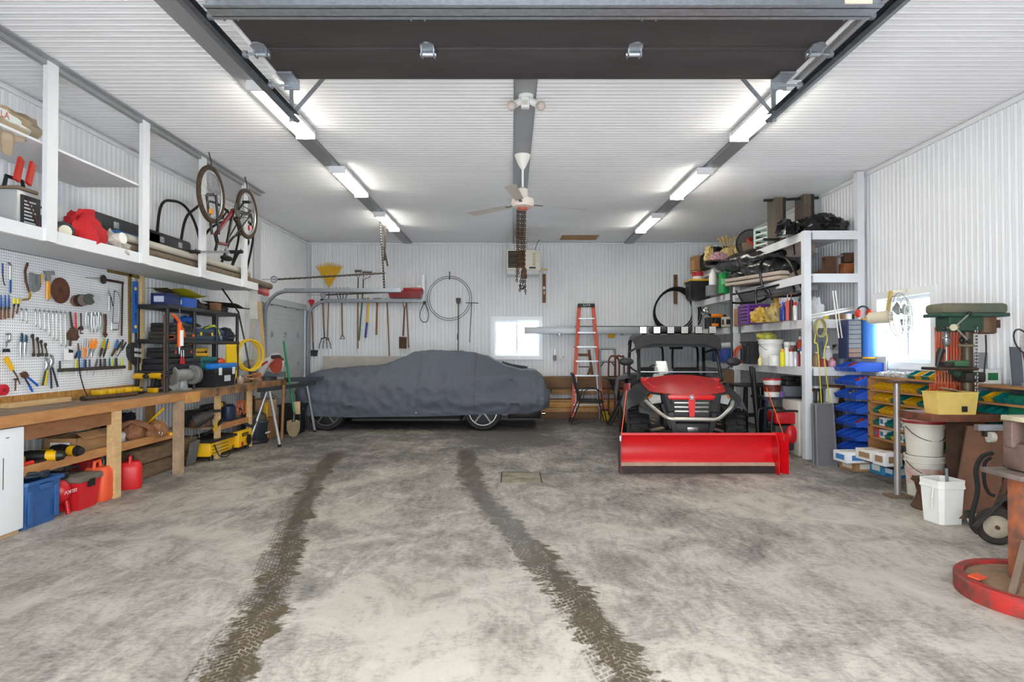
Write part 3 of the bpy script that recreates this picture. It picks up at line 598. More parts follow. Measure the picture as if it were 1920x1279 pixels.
for k, (y, z, lab) in enumerate(((5.95, .24, 'nearer'), (6.2, .22, 'farther'))):
    t = thing('pipe_elbow', 'white plastic pipe end with dark ring behind the red mesh bag, the %s one' % lab, 'pipe', (-4.3, y, LT), 'white pipe ends on the loft'); MB().cyl((-4.4, y, LT+.07), (-4.05, y-.1, LT+z-.06), .07).build('pipe', mat((216,212,202), .5), t); MB().torus((-4.04, y-.1, LT+z-.055), .07, .012, axis=(1, -.3, .3)).build('ring', BLACK, t)
for k, (y0, y1, lab, m_) in enumerate(((6.15, 7.3, 'black hard gun case nearest the post on the loft', DGREY), (7.0, 8.0, 'second black long case further along the loft', mat((44,44,47), .5, var=.3)))):
    t = thing('long_case', lab, 'case', (-4.2, (y0+y1)/2, LT), 'long cases on the loft'); MB().b2((-4.4, y0, LT+.26), (-4.14, y1, LT+.46), bev=.05).build('shell', m_, t)
    for y in (y0+.3, y1-.3): MB().b2((-4.15, y-.04, LT+.33), (-4.13, y+.04, LT+.4), bev=.006).build('latch', GALV, t)
    MB().b2((-4.44, y0+.1, LT), (-4.16, y1-.1, LT+.26)).build('padding', DGREY, t)
PVC = mat((172,164,140), .5, var=.3, col2=(128,116,94), scale=3)
for k, (x, z, r, y0, y1, lab, m_) in enumerate(((-4.03, .05, .05, 6.15, 9.1, 'tan plastic conduit, lowest at the back of the loft', PVC), (-3.9, .1, .05, 6.2, 9.85, 'dusty brown conduit lying along the loft front edge', mat((122,104,84), .6, var=.6, col2=(70,60,50), scale=12)), (-3.98, .185, .05, 6.1, 9.3, 'tan plastic conduit on top of the pile, nearest the room', PVC), (-4.09, .2, .05, 6.0, 9.15, 'tan plastic conduit on top of the pile, nearest the wall', PVC))):
    mb = MB(); mb.tube([(x, y0, LT+z), (x, (y0+y1)/2, LT+z), (x+(.04 if k == 1 else 0), y1, LT+z-(.03 if k == 1 else 0))], r, 14); one('conduit_pipe', mb, m_, lab, 'pipe', 'long conduits on the loft')
mb = MB(); mb.tube([(-3.885, 6.2, LT+.195), (-3.885, 8.9, LT+.195)], .04, 12); one('conduit_pipe', mb, mat((190,184,168), .5), 'thin pale conduit on the pile beside the loft posts', 'pipe', 'long conduits on the loft')
one('blue_sheet', MB().box((-4.08, 6.5, LT+.27), (.1, .4, .04), bev=.01), mat((30,104,170), .5), 'folded blue plastic sheet on the tan conduits on the loft', 'plastic sheet')
# red level-like case hanging past the loft end
t = thing('red_metal_box', 'short red metal tray at the end of the loft above the lumber studs', 'tray', (-3.9, 9.45, 2.2)); a = P(462, 535, 9.4); b_ = P(486, 543, 10.3); MB().beam((-3.98, 9.3, 2.4), (-4.0, 10.1, 2.38), .06, .12).build('tray', mat((190,24,30), .4), t); MB().beam((-3.94, 9.32, 2.4), (-3.96, 10.08, 2.38), .005, .06).build('label', mat((214,120,116), .5), t)
# bicycle hanging upside-down from the channel
def bicycle():
    c1 = P(396, 350, 7.3); c2 = P(463, 390, 8.35); d = (c2-c1); d.z = 0; d.normalize(); up = V((0,0,1)); ax = d.cross(up)
    t = thing('bicycle', 'mud-spattered mountain bicycle hanging upside down over the loft', 'bicycle', V(((c1.x+c2.x)/2, (c1.y+c2.y)/2, 2.75)))
    TY = mat((58,46,36), .9, var=.8, col2=(92,74,56), scale=40, bump=.6, bscale=90); FR = mat((30,28,30), .4); R = .33
    def B(u, z, off=0): return V((c1.x, c1.y, 0))+d*u+ax*off+V((0, 0, z))
    L_ = V((c2.x-c1.x, c2.y-c1.y, 0)).length; zw = 3.28
    cs = [B(0, zw), B(L_, zw)]
    for k, c in enumerate(cs):
        w_ = MB(); w_.torus(c, R-.02, .028, axis=ax, n=44, m=8); tw = w_.build('wheel', TY, t)
        MB().torus(c, R-.055, .014, axis=ax, n=40, m=6).build('rim', mat((196,196,196), .3, .8), tw)
        sp = MB()
        for i in range(24): a = 2*PI*i/24; sp.cyl(c+ax*(.03 if i % 2 else -.03), c+(d*math.cos(a)+up*math.sin(a))*(R-.06), .0016, n=4)
        sp.build('spokes', mat((170,170,170), .3, .8), tw, stuff=True); MB().cyl(c-ax*.05, c+ax*.05, .02).build('hub', STEEL, tw)
        if k == 0: MB().box(c+d*.0+up*-.2+ax*.0, (.03, .05, .06), rot=None).build('reflector', mat((236,150,30), .3), tw)
        else: MB().box(c+up*-.17+d*.1, (.03, .06, .06)).build('reflector', mat((196,60,50), .3), tw)
    bb = B(L_-.43, zw-.06+.02); head = B(.17, zw-.62+.08); seatc = B(L_-.62, zw-.52); ht = B(.12, zw-.45)
    def tb(nm, a, b, r, m_): MB().cyl(a, b, r).build(nm, m_, t)
    REDB = mat((150,40,44), .4, var=.7, col2=(60,52,52), scale=14)
    tb('down_tube', ht, bb, .024, REDB); tb('top_tube', head, seatc, .02, REDB); tb('seat_tube', bb, seatc, .018, FR); tb('head_tube', ht, head, .024, FR)
    for s_ in (-1, 1):
        tb('fork_leg', cs[0]+ax*.055*s_, ht+ax*.04*s_, .015, FR); tb('chain_stay', bb+ax*.03*s_, cs[1]+ax*.06*s_, .011, FR); tb('seat_stay', seatc+ax*.02*s_, cs[1]+ax*.06*s_, .009, FR)
    tb('stem', head, head+V((0,0,-.1))-d*.05, .017, FR); hb = head+V((0,0,-.12))-d*.05
    MB().tube([hb-ax*.3-d*.02, hb-ax*.1, hb+ax*.1, hb+ax*.3-d*.02], .013, 8).build('handlebar', mat((180,180,180), .3, .7), t)
    for s_ in (-1, 1): MB().cyl(hb+ax*.18*s_, hb+ax*.33*s_-d*.02, .022).build('grip', BLACKR, t); MB().tube([hb+ax*.16*s_, hb+ax*.2*s_-d*.08+V((0,0,.02))], .008, 6).build('brake_lever', STEEL, t)
    tb('seat_post', seatc, seatc+V((0,0,-.14)), .013, STEEL); sd_ = seatc+V((0,0,-.17)); MB().ell(sd_, (.06, .13, .035), rot=Matrix.Rotation(math.atan2(-d.x, d.y), 3, 'Z')).build('saddle', BLACKR, t)
    MB().lathe([(.03, -.004), (.09, -.003), (.09, .003), (.03, .004)], bb+ax*.05, ax, 24).build('chainring', DSTEEL, t)
    for s_ in (-1, 1): MB().beam(bb+ax*.07*s_, bb+ax*.08*s_+d*.12*s_+up*.12*s_, .02, .012).build('crank', DSTEEL, t); MB().box(bb+ax*.12*s_+d*.12*s_+up*.13*s_, (.09, .06, .025)).build('pedal', BLACK, t)
    MB().lathe([(.02, -.02), (.05, -.015), (.03, .02)], cs[1]+ax*.04, ax, 16).build('cassette', STEEL, t); MB().tube([cs[1]+ax*.06, cs[1]+ax*.06-up*.1+d*.03, cs[1]+ax*.06-up*.15], .012, 6).build('derailleur', DSTEEL, t)
    MB().tube([bb+ax*.05+up*.09, cs[1]+ax*.05+up*.05, cs[1]+ax*.05-up*.05, bb+ax*.05-up*.09], .006, 5, closed=True).build('chain', DSTEEL, t)
    for k, c in enumerate(cs): MB().tube([c+up*(R-.02), c+up*(R+.05), V((c.x-.03, c.y, ZC-.03))], .008, 6).build('hook', mat((60,56,54), .5), t)
bicycle()
# black hose loops standing on the loft
for k, (pts, lab) in enumerate((([(292,425),(300,392),(325,377),(352,393),(372,440),(385,470)], 'thin black hose arching up beside the loft post, leftmost loop'), ([(333,470),(345,420),(365,392),(395,378),(430,400),(448,440),(425,490)], 'black hose loop rising in front of the bicycle wheel'), ([(360,478),(385,440),(420,415),(455,410),(475,440),(455,480)], 'black hose loop under the bicycle handlebar'), ([(405,490),(430,455),(452,440),(466,455),(445,478),(424,497)], 'small black hose loop at the right end of the hoses'))):
    xs = -4.25+.06*k; pp = [PX(a, b, xs) for a, b in pts]; pp[0].z = LT+.015; pp[-1].z = LT+.015
    mb = MB(); mb.tube(smoothpath(pp, 6), .017, 8); one('rubber_hose', mb, BLACKR, lab, 'hose', 'hoses on the loft')
# ================================================================ LEFT: PEGBOARD AND TOOLS
def peg_mat():
    m = bpy.data.materials.new('pegboard'); m.use_nodes = True; nt = m.node_tree; N = nt.nodes; L = nt.links; b = N['Principled BSDF']; b.inputs['Roughness'].default_value = .5
    g = N.new('ShaderNodeNewGeometry'); mp = N.new('ShaderNodeVectorMath'); mp.operation = 'SCALE'; mp.inputs[3].default_value = 1/.0254; L.new(g.outputs['Position'], mp.inputs[0])
    fr = N.new('ShaderNodeVectorMath'); fr.operation = 'FRACTION'; L.new(mp.outputs[0], fr.inputs[0]); sb = N.new('ShaderNodeVectorMath'); sb.operation = 'SUBTRACT'; sb.inputs[1].default_value = (.5, .5, .5); L.new(fr.outputs[0], sb.inputs[0])
    ml = N.new('ShaderNodeVectorMath'); ml.operation = 'MULTIPLY'; ml.inputs[1].default_value = (0, 1, 1); L.new(sb.outputs[0], ml.inputs[0]); ln = N.new('ShaderNodeVectorMath'); ln.operation = 'LENGTH'; L.new(ml.outputs[0], ln.inputs[0])
    r = N.new('ShaderNodeValToRGB'); r.color_ramp.elements[0].position = .15; r.color_ramp.elements[1].position = .19; r.color_ramp.elements[0].color = (.03, .03, .03, 1); r.color_ramp.elements[1].color = lin((230,232,235))+(1,)
    L.new(ln.outputs['Value'], r.inputs[0]); L.new(r.outputs[0], b.inputs['Base Color']); return m
XP = -4.462
OSB = mat((190,142,72), .7, var=1., col2=(146,98,44), scale=22, stretch=(1,1,1))
pb = thing('pegboard', 'white perforated pegboard covered with hand tools above the workbench', 'pegboard', (XP, 5.6, 1.03)); MB().b2((XP-.012, 2.6, 1.035), (XP, 6.06, 2.325)).build('panel', peg_mat(), pb); MB().b2((XP-.012, 6.064, 1.035), (XP, 7.3, 2.325)).build('panel', peg_mat(), pb)
MB().b2((XP-.012, 2.6, .945), (XP-.002, 5.62, 1.035)).build('bottom_strip', OSB, pb); MB().b2((XP-.012, 5.63, .945), (XP-.002, 7.35, 1.035)).build('bottom_strip', OSB, pb)
OL = mat((128,104,50), .6, var=.4)
MB().beam(PX(202, 506, XP+.01), PX(262, 519, XP+.01), .018, .05, up=(0,0,1)).build('top_trim', OL, pb); MB().beam(PX(243, 513, XP+.01), PX(244, 694, XP+.01), .018, .045, up=(0,1,0)).build('side_trim', OL, pb)
q = PX(265, 516, XP+.02); one('wall_stud', MB().beam(q, (q.x, q.y, .95), .05, .065, up=(0,1,0)), mat((222,196,150), .6, var=.3), 'pale bare wooden stud at the right edge of the pegboard', 'stud')
TP = ('X', XP+.028)
SIL = mat((168,170,170), .3, .8); DTOOL = mat((66,60,56), .45, .6); BRN = mat((94,66,48), .55, .4, var=.5)
def T(name, label, *parts, cat=None, group=None): return strokes(name, label, cat or name.split('_')[-1], TP, list(parts), group)
def b_(x, y): return (x/4.411, 470+y/4.411)
T('pry_bar', 'thin steel pry bar with a blue top at the far left of the pegboard', ('bar', DTOOL, 's', [b_(20,105), b_(22,200), b_(30,260), b_(42,290)], [3,3,3,2.], .4), ('sleeve', mat((50,70,150), .4), 's', [b_(20,110), b_(21,190)], 4.2), cat='pry bar')
T('claw_hammer', 'steel hammer with a blue grip at the left of the pegboard', ('head', SIL, 's', [b_(60,100), b_(78,104), b_(92,125)], [2, 4.5, 5]), ('shaft', SIL, 's', [b_(88,110), b_(87,240)], 3.6), ('grip', mat((24,84,150), .5), 's', [b_(87,240), b_(86,350)], [4.6, 5.2]))
T('wrecking_bar', 'curved rusty wrecking bar with worn yellow paint on the pegboard', ('bar', RUST, 's', [b_(228,102), b_(207,170), b_(215,260), b_(240,340)], [6, 6, 5.5, 5]), ('hook', mat((190,150,40), .6, var=.8, col2=(80,60,40), scale=30), 's', [b_(236,320), b_(252,375), b_(235,402), b_(180,408)], [5, 5, 4.5, 2]), cat='pry bar')
T('hand_trowel', 'grey U-shaped metal tool between the wrecking bar and the hammer', ('plate', GREY, 'p', [b_(250,180), b_(252,300), b_(280,345), b_(318,330), b_(332,250), b_(330,195), b_(308,195), b_(306,280), b_(290,285), b_(286,190)], .02))
T('putty_knife', 'yellow and black handled knife hanging against the grey metal tool', ('grip', YEL, 's', [b_(345,195), b_(335,270)], [6, 7]), ('blade', DTOOL, 's', [b_(335,270), b_(325,325)], [5, 2], .2), cat='knife')
T('hatchet', 'hatchet with a bright orange-yellow handle in the top row', ('head', SIL, 'p', [b_(362,168), b_(440,165), b_(446,205), b_(415,200), b_(415,250), b_(380,250), b_(380,195)], .022), ('grip', mat((240,158,20), .45), 's', [b_(397,255), b_(397,400)], [8.5, 9]), ('butt', SIL, 's', [b_(397,398), b_(399,418)], [7, 5]))
T('saw_disc', 'rusty brown circular saw blade on the pegboard', ('blade', mat((112,70,50), .6, .4, var=.6, col2=(80,52,40), scale=8), 'd', b_(500,330), 24.5, .002), ('hub_ring', mat((130,86,64), .5, .4), 'r', b_(500,330), 13, 1.2), ('bore', DTOOL, 'd', b_(500,330), 3, .004), cat='saw blade')
for k, (x, y, r, m_, lab) in enumerate(((636,415,11,mat((120,84,62),.8),'brown'), (664,412,11.5,DTOOL,'black'), (692,408,11,mat((110,96,92),.8),'grey'), (738,402,10.5,mat((70,74,66),.7),'dark green-centred'))):
    q = PX(*b_(x, y), XP+.05+.03*k); mb = MB(); mb.lathe([(.01, -.008), (r*q.y/FPX, -.006), (r*q.y/FPX, .006), (.01, .008)], q, (1, -.45, 0), 24); t = one('grinding_disc', mb, m_, 'round %s grinding disc on the long pegboard hook' % lab, 'disc', 'grinding discs on one hook')
q = PX(*b_(790,395), XP+.17); one('hex_nut', MB().lathe([(.012, -.02), (.04, -.02), (.04, .02), (.012, .02)], q, (1, -.45, 0), 6), SIL, 'bright steel flange nut at the tip of the grinding disc hook', 'nut')
T('framing_square', 'rusty brown steel framing square hanging at the right of the pegboard', ('long_arm', BRN, 's', [b_(1014,262), b_(1006,705)], [5.5, 5.5], .12), ('short_arm', BRN, 's', [b_(862,238), b_(1025,268)], [5, 5], .12), cat='square')
T('pizza_wheel', 'dark rusted disc on a thin rod above the framing square', ('disc', DTOOL, 'd', b_(856,238), 8.5, .004), ('rod', STEEL, 's', [b_(850,232), b_(705,222)], 1.2), cat='disc')
T('hacksaw', 'chrome-framed hacksaw hanging inside the framing square', ('frame', SIL, 's', [b_(945,330), b_(975,345), b_(992,400), b_(980,600), b_(975,655)], 2.6), ('blade', DTOOL, 's', [b_(945,330), b_(932,600)], 2, .2), ('grip', SIL, 's', [b_(925,655), b_(925,600), b_(975,600), b_(972,652), b_(925,655)], 3), cat='saw')
T('locking_pliers', 'long chrome locking pliers to the left of the hacksaw', ('jaw', SIL, 's', [b_(892,300), b_(900,350), b_(915,380)], [2, 4, 4]), ('grip', SIL, 's', [b_(905,375), b_(906,500)], [4, 5]), ('lever', DTOOL, 's', [b_(915,370), b_(935,460)], 2.4), cat='pliers')
lv = PX(*b_(1120,470), XP+.02); t = thing('spirit_level', 'long blue spirit level hung upright beside the pale stud', 'level', (lv.x, lv.y, lv.z-.3)); MB().beam(PX(*b_(1120,256), XP+.035), PX(*b_(1119,680), XP+.035), .03, .062, up=(0,1,0)).build('body', mat((26,92,176), .4), t)
for yy in (315, 630): q = PX(*b_(1122,yy), XP+.052); MB().lathe([(.02, -.004), (.02, .004)], q, (1,0,0), 14).build('vial', mat((232,206,90), .3), t)
for k, yy in enumerate((370, 400, 430, 530, 560)): q = PX(*b_(1122,yy), XP+.05); MB().box(q, (.006, .02, .03), bev=.002).build('slot', BLACK, t)
# brushes
for k, (x, lab) in enumerate(((8,'leftmost'), (42,'middle'), (72,'right'))): T('paint_brush', 'blue-handled paint brush, the %s of three at the left of the pegboard' % lab, ('handle', mat((20,84,160), .4), 's', [b_(x,365), b_(x,420), b_(x-2,468)], [3, 5, 6]), ('ferrule', DSTEEL, 's', [b_(x-2,462), b_(x-2,490)], 6), ('bristles', mat((120,80,52), .9), 's', [b_(x-3,488), b_(x-2,570-k*6)], [5, 6.5], .3), cat='brush', group='blue paint brushes')
for k, (x, lab) in enumerate(((118,'left'), (152,'right'))): T('paint_brush', 'yellow and black handled paint brush, the %s one of the pair' % lab, ('handle', mat((232,214,20), .4), 's', [b_(x,396), b_(x,440)], [6, 6.5]), ('ferrule', BLACK, 's', [b_(x,438), b_(x-4,472)], [6, 3.5]), ('bristles', mat((122,84,60), .9), 's', [b_(x-4,470), b_(x-14,560 if k == 0 else 520)], [4, 5], .3), cat='brush', group='yellow brushes')
# combination wrenches
for k, (x, y0, y1) in enumerate(((180,482,585),(217,484,600),(293,490,632),(330,493,655),(368,496,668),(404,500,705),(438,502,736),(468,504,748),(503,506,792),(540,508,796))):
    T('combination_wrench', 'chrome combination wrench, %s from the left of the row' % ORD[k], ('shank', SIL, 's', [b_(x,y0+8), b_(x+6,y1-14)], [2, 2.4]), ('ring_end', SIL, 'r', b_(x,y0+4), 2.1, 1.6), ('open_end', SIL, 's', [b_(x+6,y1-20), b_(x+3,y1-8), b_(x,y1)], [2.6, 5, 2.2]), cat='wrench', group='combination wrenches in a row')
T('pipe_wrench', 'large dark pipe wrench with a brown jaw, right of the wrench row', ('handle', DTOOL, 's', [b_(578,505), b_(590,600), b_(600,660)], [5, 6, 7]), ('jaw', RUST, 'p', [b_(560,690), b_(600,630), b_(625,650), b_(630,690), b_(648,712), b_(625,745), b_(560,735)], .03), ('tail', RUST, 's', [b_(582,735), b_(580,790)], 6), cat='wrench')
T('pipe_wrench', 'small bright red pipe wrench hanging next to the dark one', ('handle', mat((204,30,34), .4), 's', [b_(622,512), b_(628,680)], [4, 6.5]), ('jaw', DTOOL, 's', [b_(630,660), b_(638,696)], [8, 6]), cat='wrench')
T('adjustable_wrench', 'black adjustable wrench right of the red pipe wrench', ('handle', DTOOL, 's', [b_(668,516), b_(670,630)], [4, 4]), ('jaw', DTOOL, 'p', [b_(650,640), b_(672,620), b_(684,640), b_(682,660), b_(655,655)], .02), ('hook', RUST, 's', [b_(665,655), b_(668,685), b_(688,685)], 3), cat='wrench')
for k, (x, y1, w) in enumerate(((722,648,5), (768,684,6), (795,680,6), (826,655,5.5))):
    T('locking_pliers', 'nickel locking pliers, %s of the four on the rail' % ORD[k], ('fixed_grip', SIL, 's', [b_(x-5,515), b_(x-9,590), b_(x-2,y1)], [w, w*.8, w*.6]), ('moving_grip', SIL, 's', [b_(x+8,520), b_(x+10,600), b_(x+4,y1-8)], [w*.7, w*.6, w*.5]), ('jaw', SIL, 's', [b_(x,508), b_(x+4,540)], [w*.8, w*1.5]), cat='pliers', group='locking pliers')
T('wood_plane', 'rust-brown curved wrench at the right end of the pliers rail', ('body', BRN, 's', [b_(868,525), b_(872,600), b_(866,690)], [8, 7.5, 8]), ('end', RUST, 's', [b_(858,690), b_(872,712), b_(886,690)], 5), cat='wrench')
T('pipe_clamp', 'grey screw clamp at the left of the third row', ('frame', SIL, 's', [b_(45,690), b_(85,690), b_(82,740), b_(50,765)], [4, 6, 6, 5]), ('screw', SIL, 's', [b_(60,760), b_(50,800)], 3), ('foot', BLACK, 'p', [b_(38,812), b_(68,812), b_(74,840), b_(32,840)], .03), cat='clamp')
for k, (x, y1) in enumerate(((178,895), (214,882))): T('linesman_pliers', 'blue-handled steel pliers, the %s of the two in the third row' % ('left' if k == 0 else 'right'), ('grip', mat((22,66,96), .45), 's', [b_(x+2,680+k*16), b_(x-4,760)], [4.5, 5.5]), ('second_grip', mat((22,66,96), .45), 's', [b_(x+8,690+k*14), b_(x+8,762)], 3.5), ('jaw', SIL, 's', [b_(x-2,755), b_(x-4,820), b_(x-2,y1)], [6, 6, 2]), cat='pliers', group='blue-handled pliers')
for k, (x, y0, y1, w) in enumerate(((275,695,868,7), (316,722,870,6.5), (346,745,866,5.5), (382,770,870,5))): T('box_wrench', 'dark curved box wrench, %s from the left of the four' % ORD[k], ('shank', mat((80,70,64), .4, .6), 's', [b_(x-12,y0+6), b_(x-2,y0+40), b_(x+4,y1-30), b_(x,y1-8)], [w, w*.75, w*.75, w*.9]), ('top_ring', mat((80,70,64), .4, .6), 'r', b_(x-6,y0+8), 2.6, 2.2), ('bottom_ring', mat((80,70,64), .4, .6), 'r', b_(x+2,y1-8), 2.8, 2.4), cat='wrench', group='dark box wrenches')
T('drywall_scraper', 'tool with a wide yellow handle and curved rusty blade, lower left of pegboard', ('grip', YEL, 's', [b_(48,885), b_(105,985)], [12, 9]), ('blade', RUST, 's', [b_(105,985), b_(140,1040), b_(165,1105)], [4, 3, 2.4]), cat='scraper')
T('tack_hammer', 'tiny hammer with a brown handle under the yellow scraper', ('head', DTOOL, 's', [b_(112,1066), b_(145,1064)], [3, 4]), ('handle', RUST, 's', [b_(130,1070), b_(126,1158)], 3), cat='hammer')
T('slip_pliers', 'open pliers with bright blue handles in the bottom row', ('head', RUST, 'p', [b_(175,1015), b_(205,1000), b_(228,1030), b_(215,1055), b_(190,1050)], .03), ('grip', mat((20,92,190), .4), 's', [b_(222,1040), b_(312,1115)], [4, 5.5]), ('second_grip', mat((40,60,80), .4), 's', [b_(205,1050), b_(245,1120)], [4, 5]), ('second_grip_end', mat((20,92,190), .4), 's', [b_(240,1112), b_(268,1165)], [5, 5.5]), cat='pliers')
for k, (hx, hy, g1, g2, m_) in enumerate((((385), (905), (350,1115), (375,1112), mat((70,68,40), .5)), ((425), (880), (425,1140), (478,1125), mat((44,48,64), .5)))):
    T('groove_pliers', ('groove-joint pliers with yellow and black handles' if k == 0 else 'tall groove-joint pliers with dark blue handles')+' in the bottom row', ('jaw', SIL, 's', [b_(hx,hy), b_(hx+10,hy+40), b_(hx-5,hy+85)], [7, 9, 7]), ('hook', SIL, 's', [b_(hx-12,hy-15), b_(hx+10,hy-8), b_(hx+14,hy+30)], [3.5, 5, 5]), ('grip', m_, 's', [b_(hx-8,hy+90), b_(*g1)], [4.5, 5.5]), ('second_grip', m_ if k else mat((214,188,40), .5), 's', [b_(hx+8,hy+85), b_(*g2)], [4.5, 5]), cat='pliers')
T('snip_set', 'thin needle pliers with blue grips in the middle of the third row', ('jaw', RUST, 's', [b_(645,765), b_(650,830)], [3.5, 5]), ('grip', mat((20,84,150), .4), 's', [b_(650,830), b_(655,890)], [9, 7]), ('second_grip', DTOOL, 's', [b_(640,840), b_(622,890)], 4.5), cat='pliers')
for k, (x, m_) in enumerate(((688, mat((214,160,120), .4)), (706, mat((232,120,40), .4)), (724, mat((190,190,186), .4)))): T('needle_pliers', 'slim pliers with %s grips in the pliers cluster' % ('tan', 'orange', 'grey')[k], ('jaw', SIL, 's', [b_(x+4,728), b_(x,800)], [2, 5]), ('grip', m_, 's', [b_(x-2,800), b_(x-10,880)], 4), ('second_grip', m_, 's', [b_(x+4,800), b_(x+8,885)], 4), cat='pliers', group='slim pliers')
for k, (x, m_, lab) in enumerate(((748, mat((240,136,20), .4), 'orange'), (782, mat((240,136,20), .4), 'second orange'), (850, mat((170,150,30), .4), 'olive yellow'), (880, mat((40,90,130), .4), 'blue and yellow'))): T('tin_snips', 'tin snips with %s handles in the third row' % lab, ('grip', m_, 's', [b_(x+14,730), b_(x-8,810)], [4.5, 5]), ('second_grip', m_ if k != 3 else YEL, 's', [b_(x+22,750), b_(x+8,815)], [3.5, 4]), ('blade', SIL if k < 2 else DTOOL, 's', [b_(x-6,808), b_(x-22,860), b_(x-24,885)], [6, 6, 2]), cat='snips', group='tin snips')
for k, (x, m_) in enumerate(((965, mat((40,100,160), .4)), (1008, mat((54,60,66), .4)))): T('crimping_pliers', '%s gripped crimping pliers at the right end of the third row' % ('blue', 'black')[k], ('grip', m_, 's', [b_(x+8,738), b_(x-10,810)], [6, 6]), ('second_grip', DTOOL, 's', [b_(x+34,760), b_(x,820)], [4, 5]), ('jaw', RUST if k == 0 else SIL, 's', [b_(x-8,810), b_(x-40,870)], [7, 5]), cat='pliers')
t = T('screwdriver_rack', 'black magnetic rail with a yellow end cap low on the pegboard', ('rail', mat((60,56,54), .5), 's', [b_(480,990), b_(1035,962)], [7, 7], .5), ('cap', mat((236,160,30), .4), 's', [b_(530,990), b_(562,988)], 6), cat='rack')
for k, (x, m_, lab, w) in enumerate(((495, DGREY, 'dark grey', 5), (632, mat((190,200,30), .4), 'lime', 6), (690, mat((30,120,200), .4), 'sky blue', 4.5), (706, BLACK, 'black', 5), (740, mat((40,70,100), .4), 'navy', 5.5), (790, mat((84,80,78), .5), 'slanted grey', 5), (830, BLACK, 'wide black', 6), (865, mat((50,52,54), .5), 'charcoal', 8), (905, mat((20,92,84), .4), 'teal', 5), (930, mat((186,200,50), .4), 'yellow-green', 4), (960, mat((46,48,52), .5), 'large dark', 8), (1010, mat((196,206,60), .4), 'pale green', 6))):
    yb = 982-(x-480)*.05; T('screwdriver', 'screwdriver with a %s handle on the magnetic rail' % lab, ('handle', m_, 's', [b_(x+(14 if k == 5 else 0), yb-70), b_(x, yb-5)], [w*.8, w]), ('shaft', SIL, 's', [b_(x, yb-5), b_(x-(20 if k == 5 else 3), yb+70)], 1.4), cat='screwdriver', group='screwdrivers on the rail')
T('red_disc', 'round red plastic reel at the lower left corner of the pegboard', ('disc', mat((196,36,52), .45), 'd', b_(12,1152), 10.5, .03), ('hub', mat((150,24,40), .45), 'd', b_(12,1152), 4, .04), cat='reel')
T('phone_charger', 'black wall charger with two grey windows at the foot of the blue level', ('body', mat((44,44,46), .5), 'p', [b_(1060,800), b_(1085,760), b_(1150,770), b_(1148,920), b_(1130,950), b_(1085,925), b_(1062,870)], .05), ('window', mat((190,192,190), .4), 'p', [b_(1095,806), b_(1146,812), b_(1146,838), b_(1095,832)], .07), ('lower_window', mat((186,200,180), .4), 'p', [b_(1095,852), b_(1146,858), b_(1146,884), b_(1095,878)], .07), cat='charger')
T('notice_card', 'small white card with a black block pinned between the tools', ('card', mat((232,232,232), .6), 'p', [b_(530,808), b_(605,822), b_(605,905), b_(530,908)], .004), ('print', BLACK, 'p', [b_(565,815), b_(603,822), b_(603,845), b_(565,845)], .008), cat='card')
# ================================================================ WORKBENCHES
BX0, BX1, BZ = XL+.03, -3.85, .94
DUSTW = mat((150,128,104), .8, var=.9, col2=(110,92,76), scale=6)
EDGE = mat((190,136,84), .65, var=.8, col2=(156,104,58), scale=4, stretch=(5,1,5))
b1 = thing('workbench', 'long timber workbench under the pegboard', 'workbench', (-4.2, 5.6, 0))
MB().b2((BX0, 2.4, BZ-.04), (BX1-.04, 7.3, BZ)).build('benchtop', DUSTW, b1); MB().b2((BX1-.04, 2.4, BZ-.09), (BX1, 7.3, BZ)).build('front_board', EDGE, b1)
MB().b2((BX1-.09, 4.95, BZ-.22), (BX1-.045, 6.12, BZ-.092)).build('brace_board', mat((146,98,62), .7, var=.7, col2=(110,72,46), scale=4, stretch=(5,1,5)), b1)
for y in (6.07, 7.24): MB().b2((BX1-.09, y-.045, 0), (BX1-.002, y+.045, BZ-.092)).build('leg', WOODL if y < 7 else mat((186,158,130), .7, var=.4), b1)
for y in (2.6, 6.5): MB().b2((BX0, y-.04, 0), (BX0+.08, y+.04, BZ-.04)).build('leg', WOOD, b1)
MB().b2((BX0, 4.96, .45), (BX1-.13, 7.3, .475)).build('lower_shelf', DUSTW, b1); MB().b2((BX1-.13, 4.96, .42), (BX1-.092, 7.3, .5)).build('shelf_edge', EDGE, b1)
b2_ = thing('workbench', 'second timber workbench carrying the bench grinder and black shelf unit', 'workbench', (-4.2, 8.9, 0))
MB().b2((BX0, 7.31, BZ-.04), (BX1-.04, 10.6, BZ)).build('benchtop', DUSTW, b2_); MB().b2((BX1-.04, 7.46, BZ-.1), (BX1, 10.6, BZ)).build('front_board', mat((182,132,82), .7, var=1., col2=(66,54,44), scale=3, stretch=(1,1.2,1)), b2_)
MB().b2((BX1-.038, 7.31, BZ-.13), (BX1+.01, 7.62, BZ-.005)).build('splice_block', mat((220,160,90), .6, var=.3), b2_)
for y in (8.25, 9.25): MB().b2((BX1-.1, y-.04, 0), (BX1-.045, y+.04, BZ-.04)).build('leg', WOODL, b2_)
for y in (7.6, 10.4): MB().b2((BX0, y-.04, 0), (BX0+.08, y+.04, BZ-.04)).build('leg', WOOD, b2_)
MB().b2((BX0, 8.1, .4), (BX1-.1, 9.35, .425)).build('lower_shelf', DUSTW, b2_); MB().b2((BX1-.1, 8.29, .37), (BX1-.06, 9.21, .44)).build('shelf_edge', EDGE, b2_)
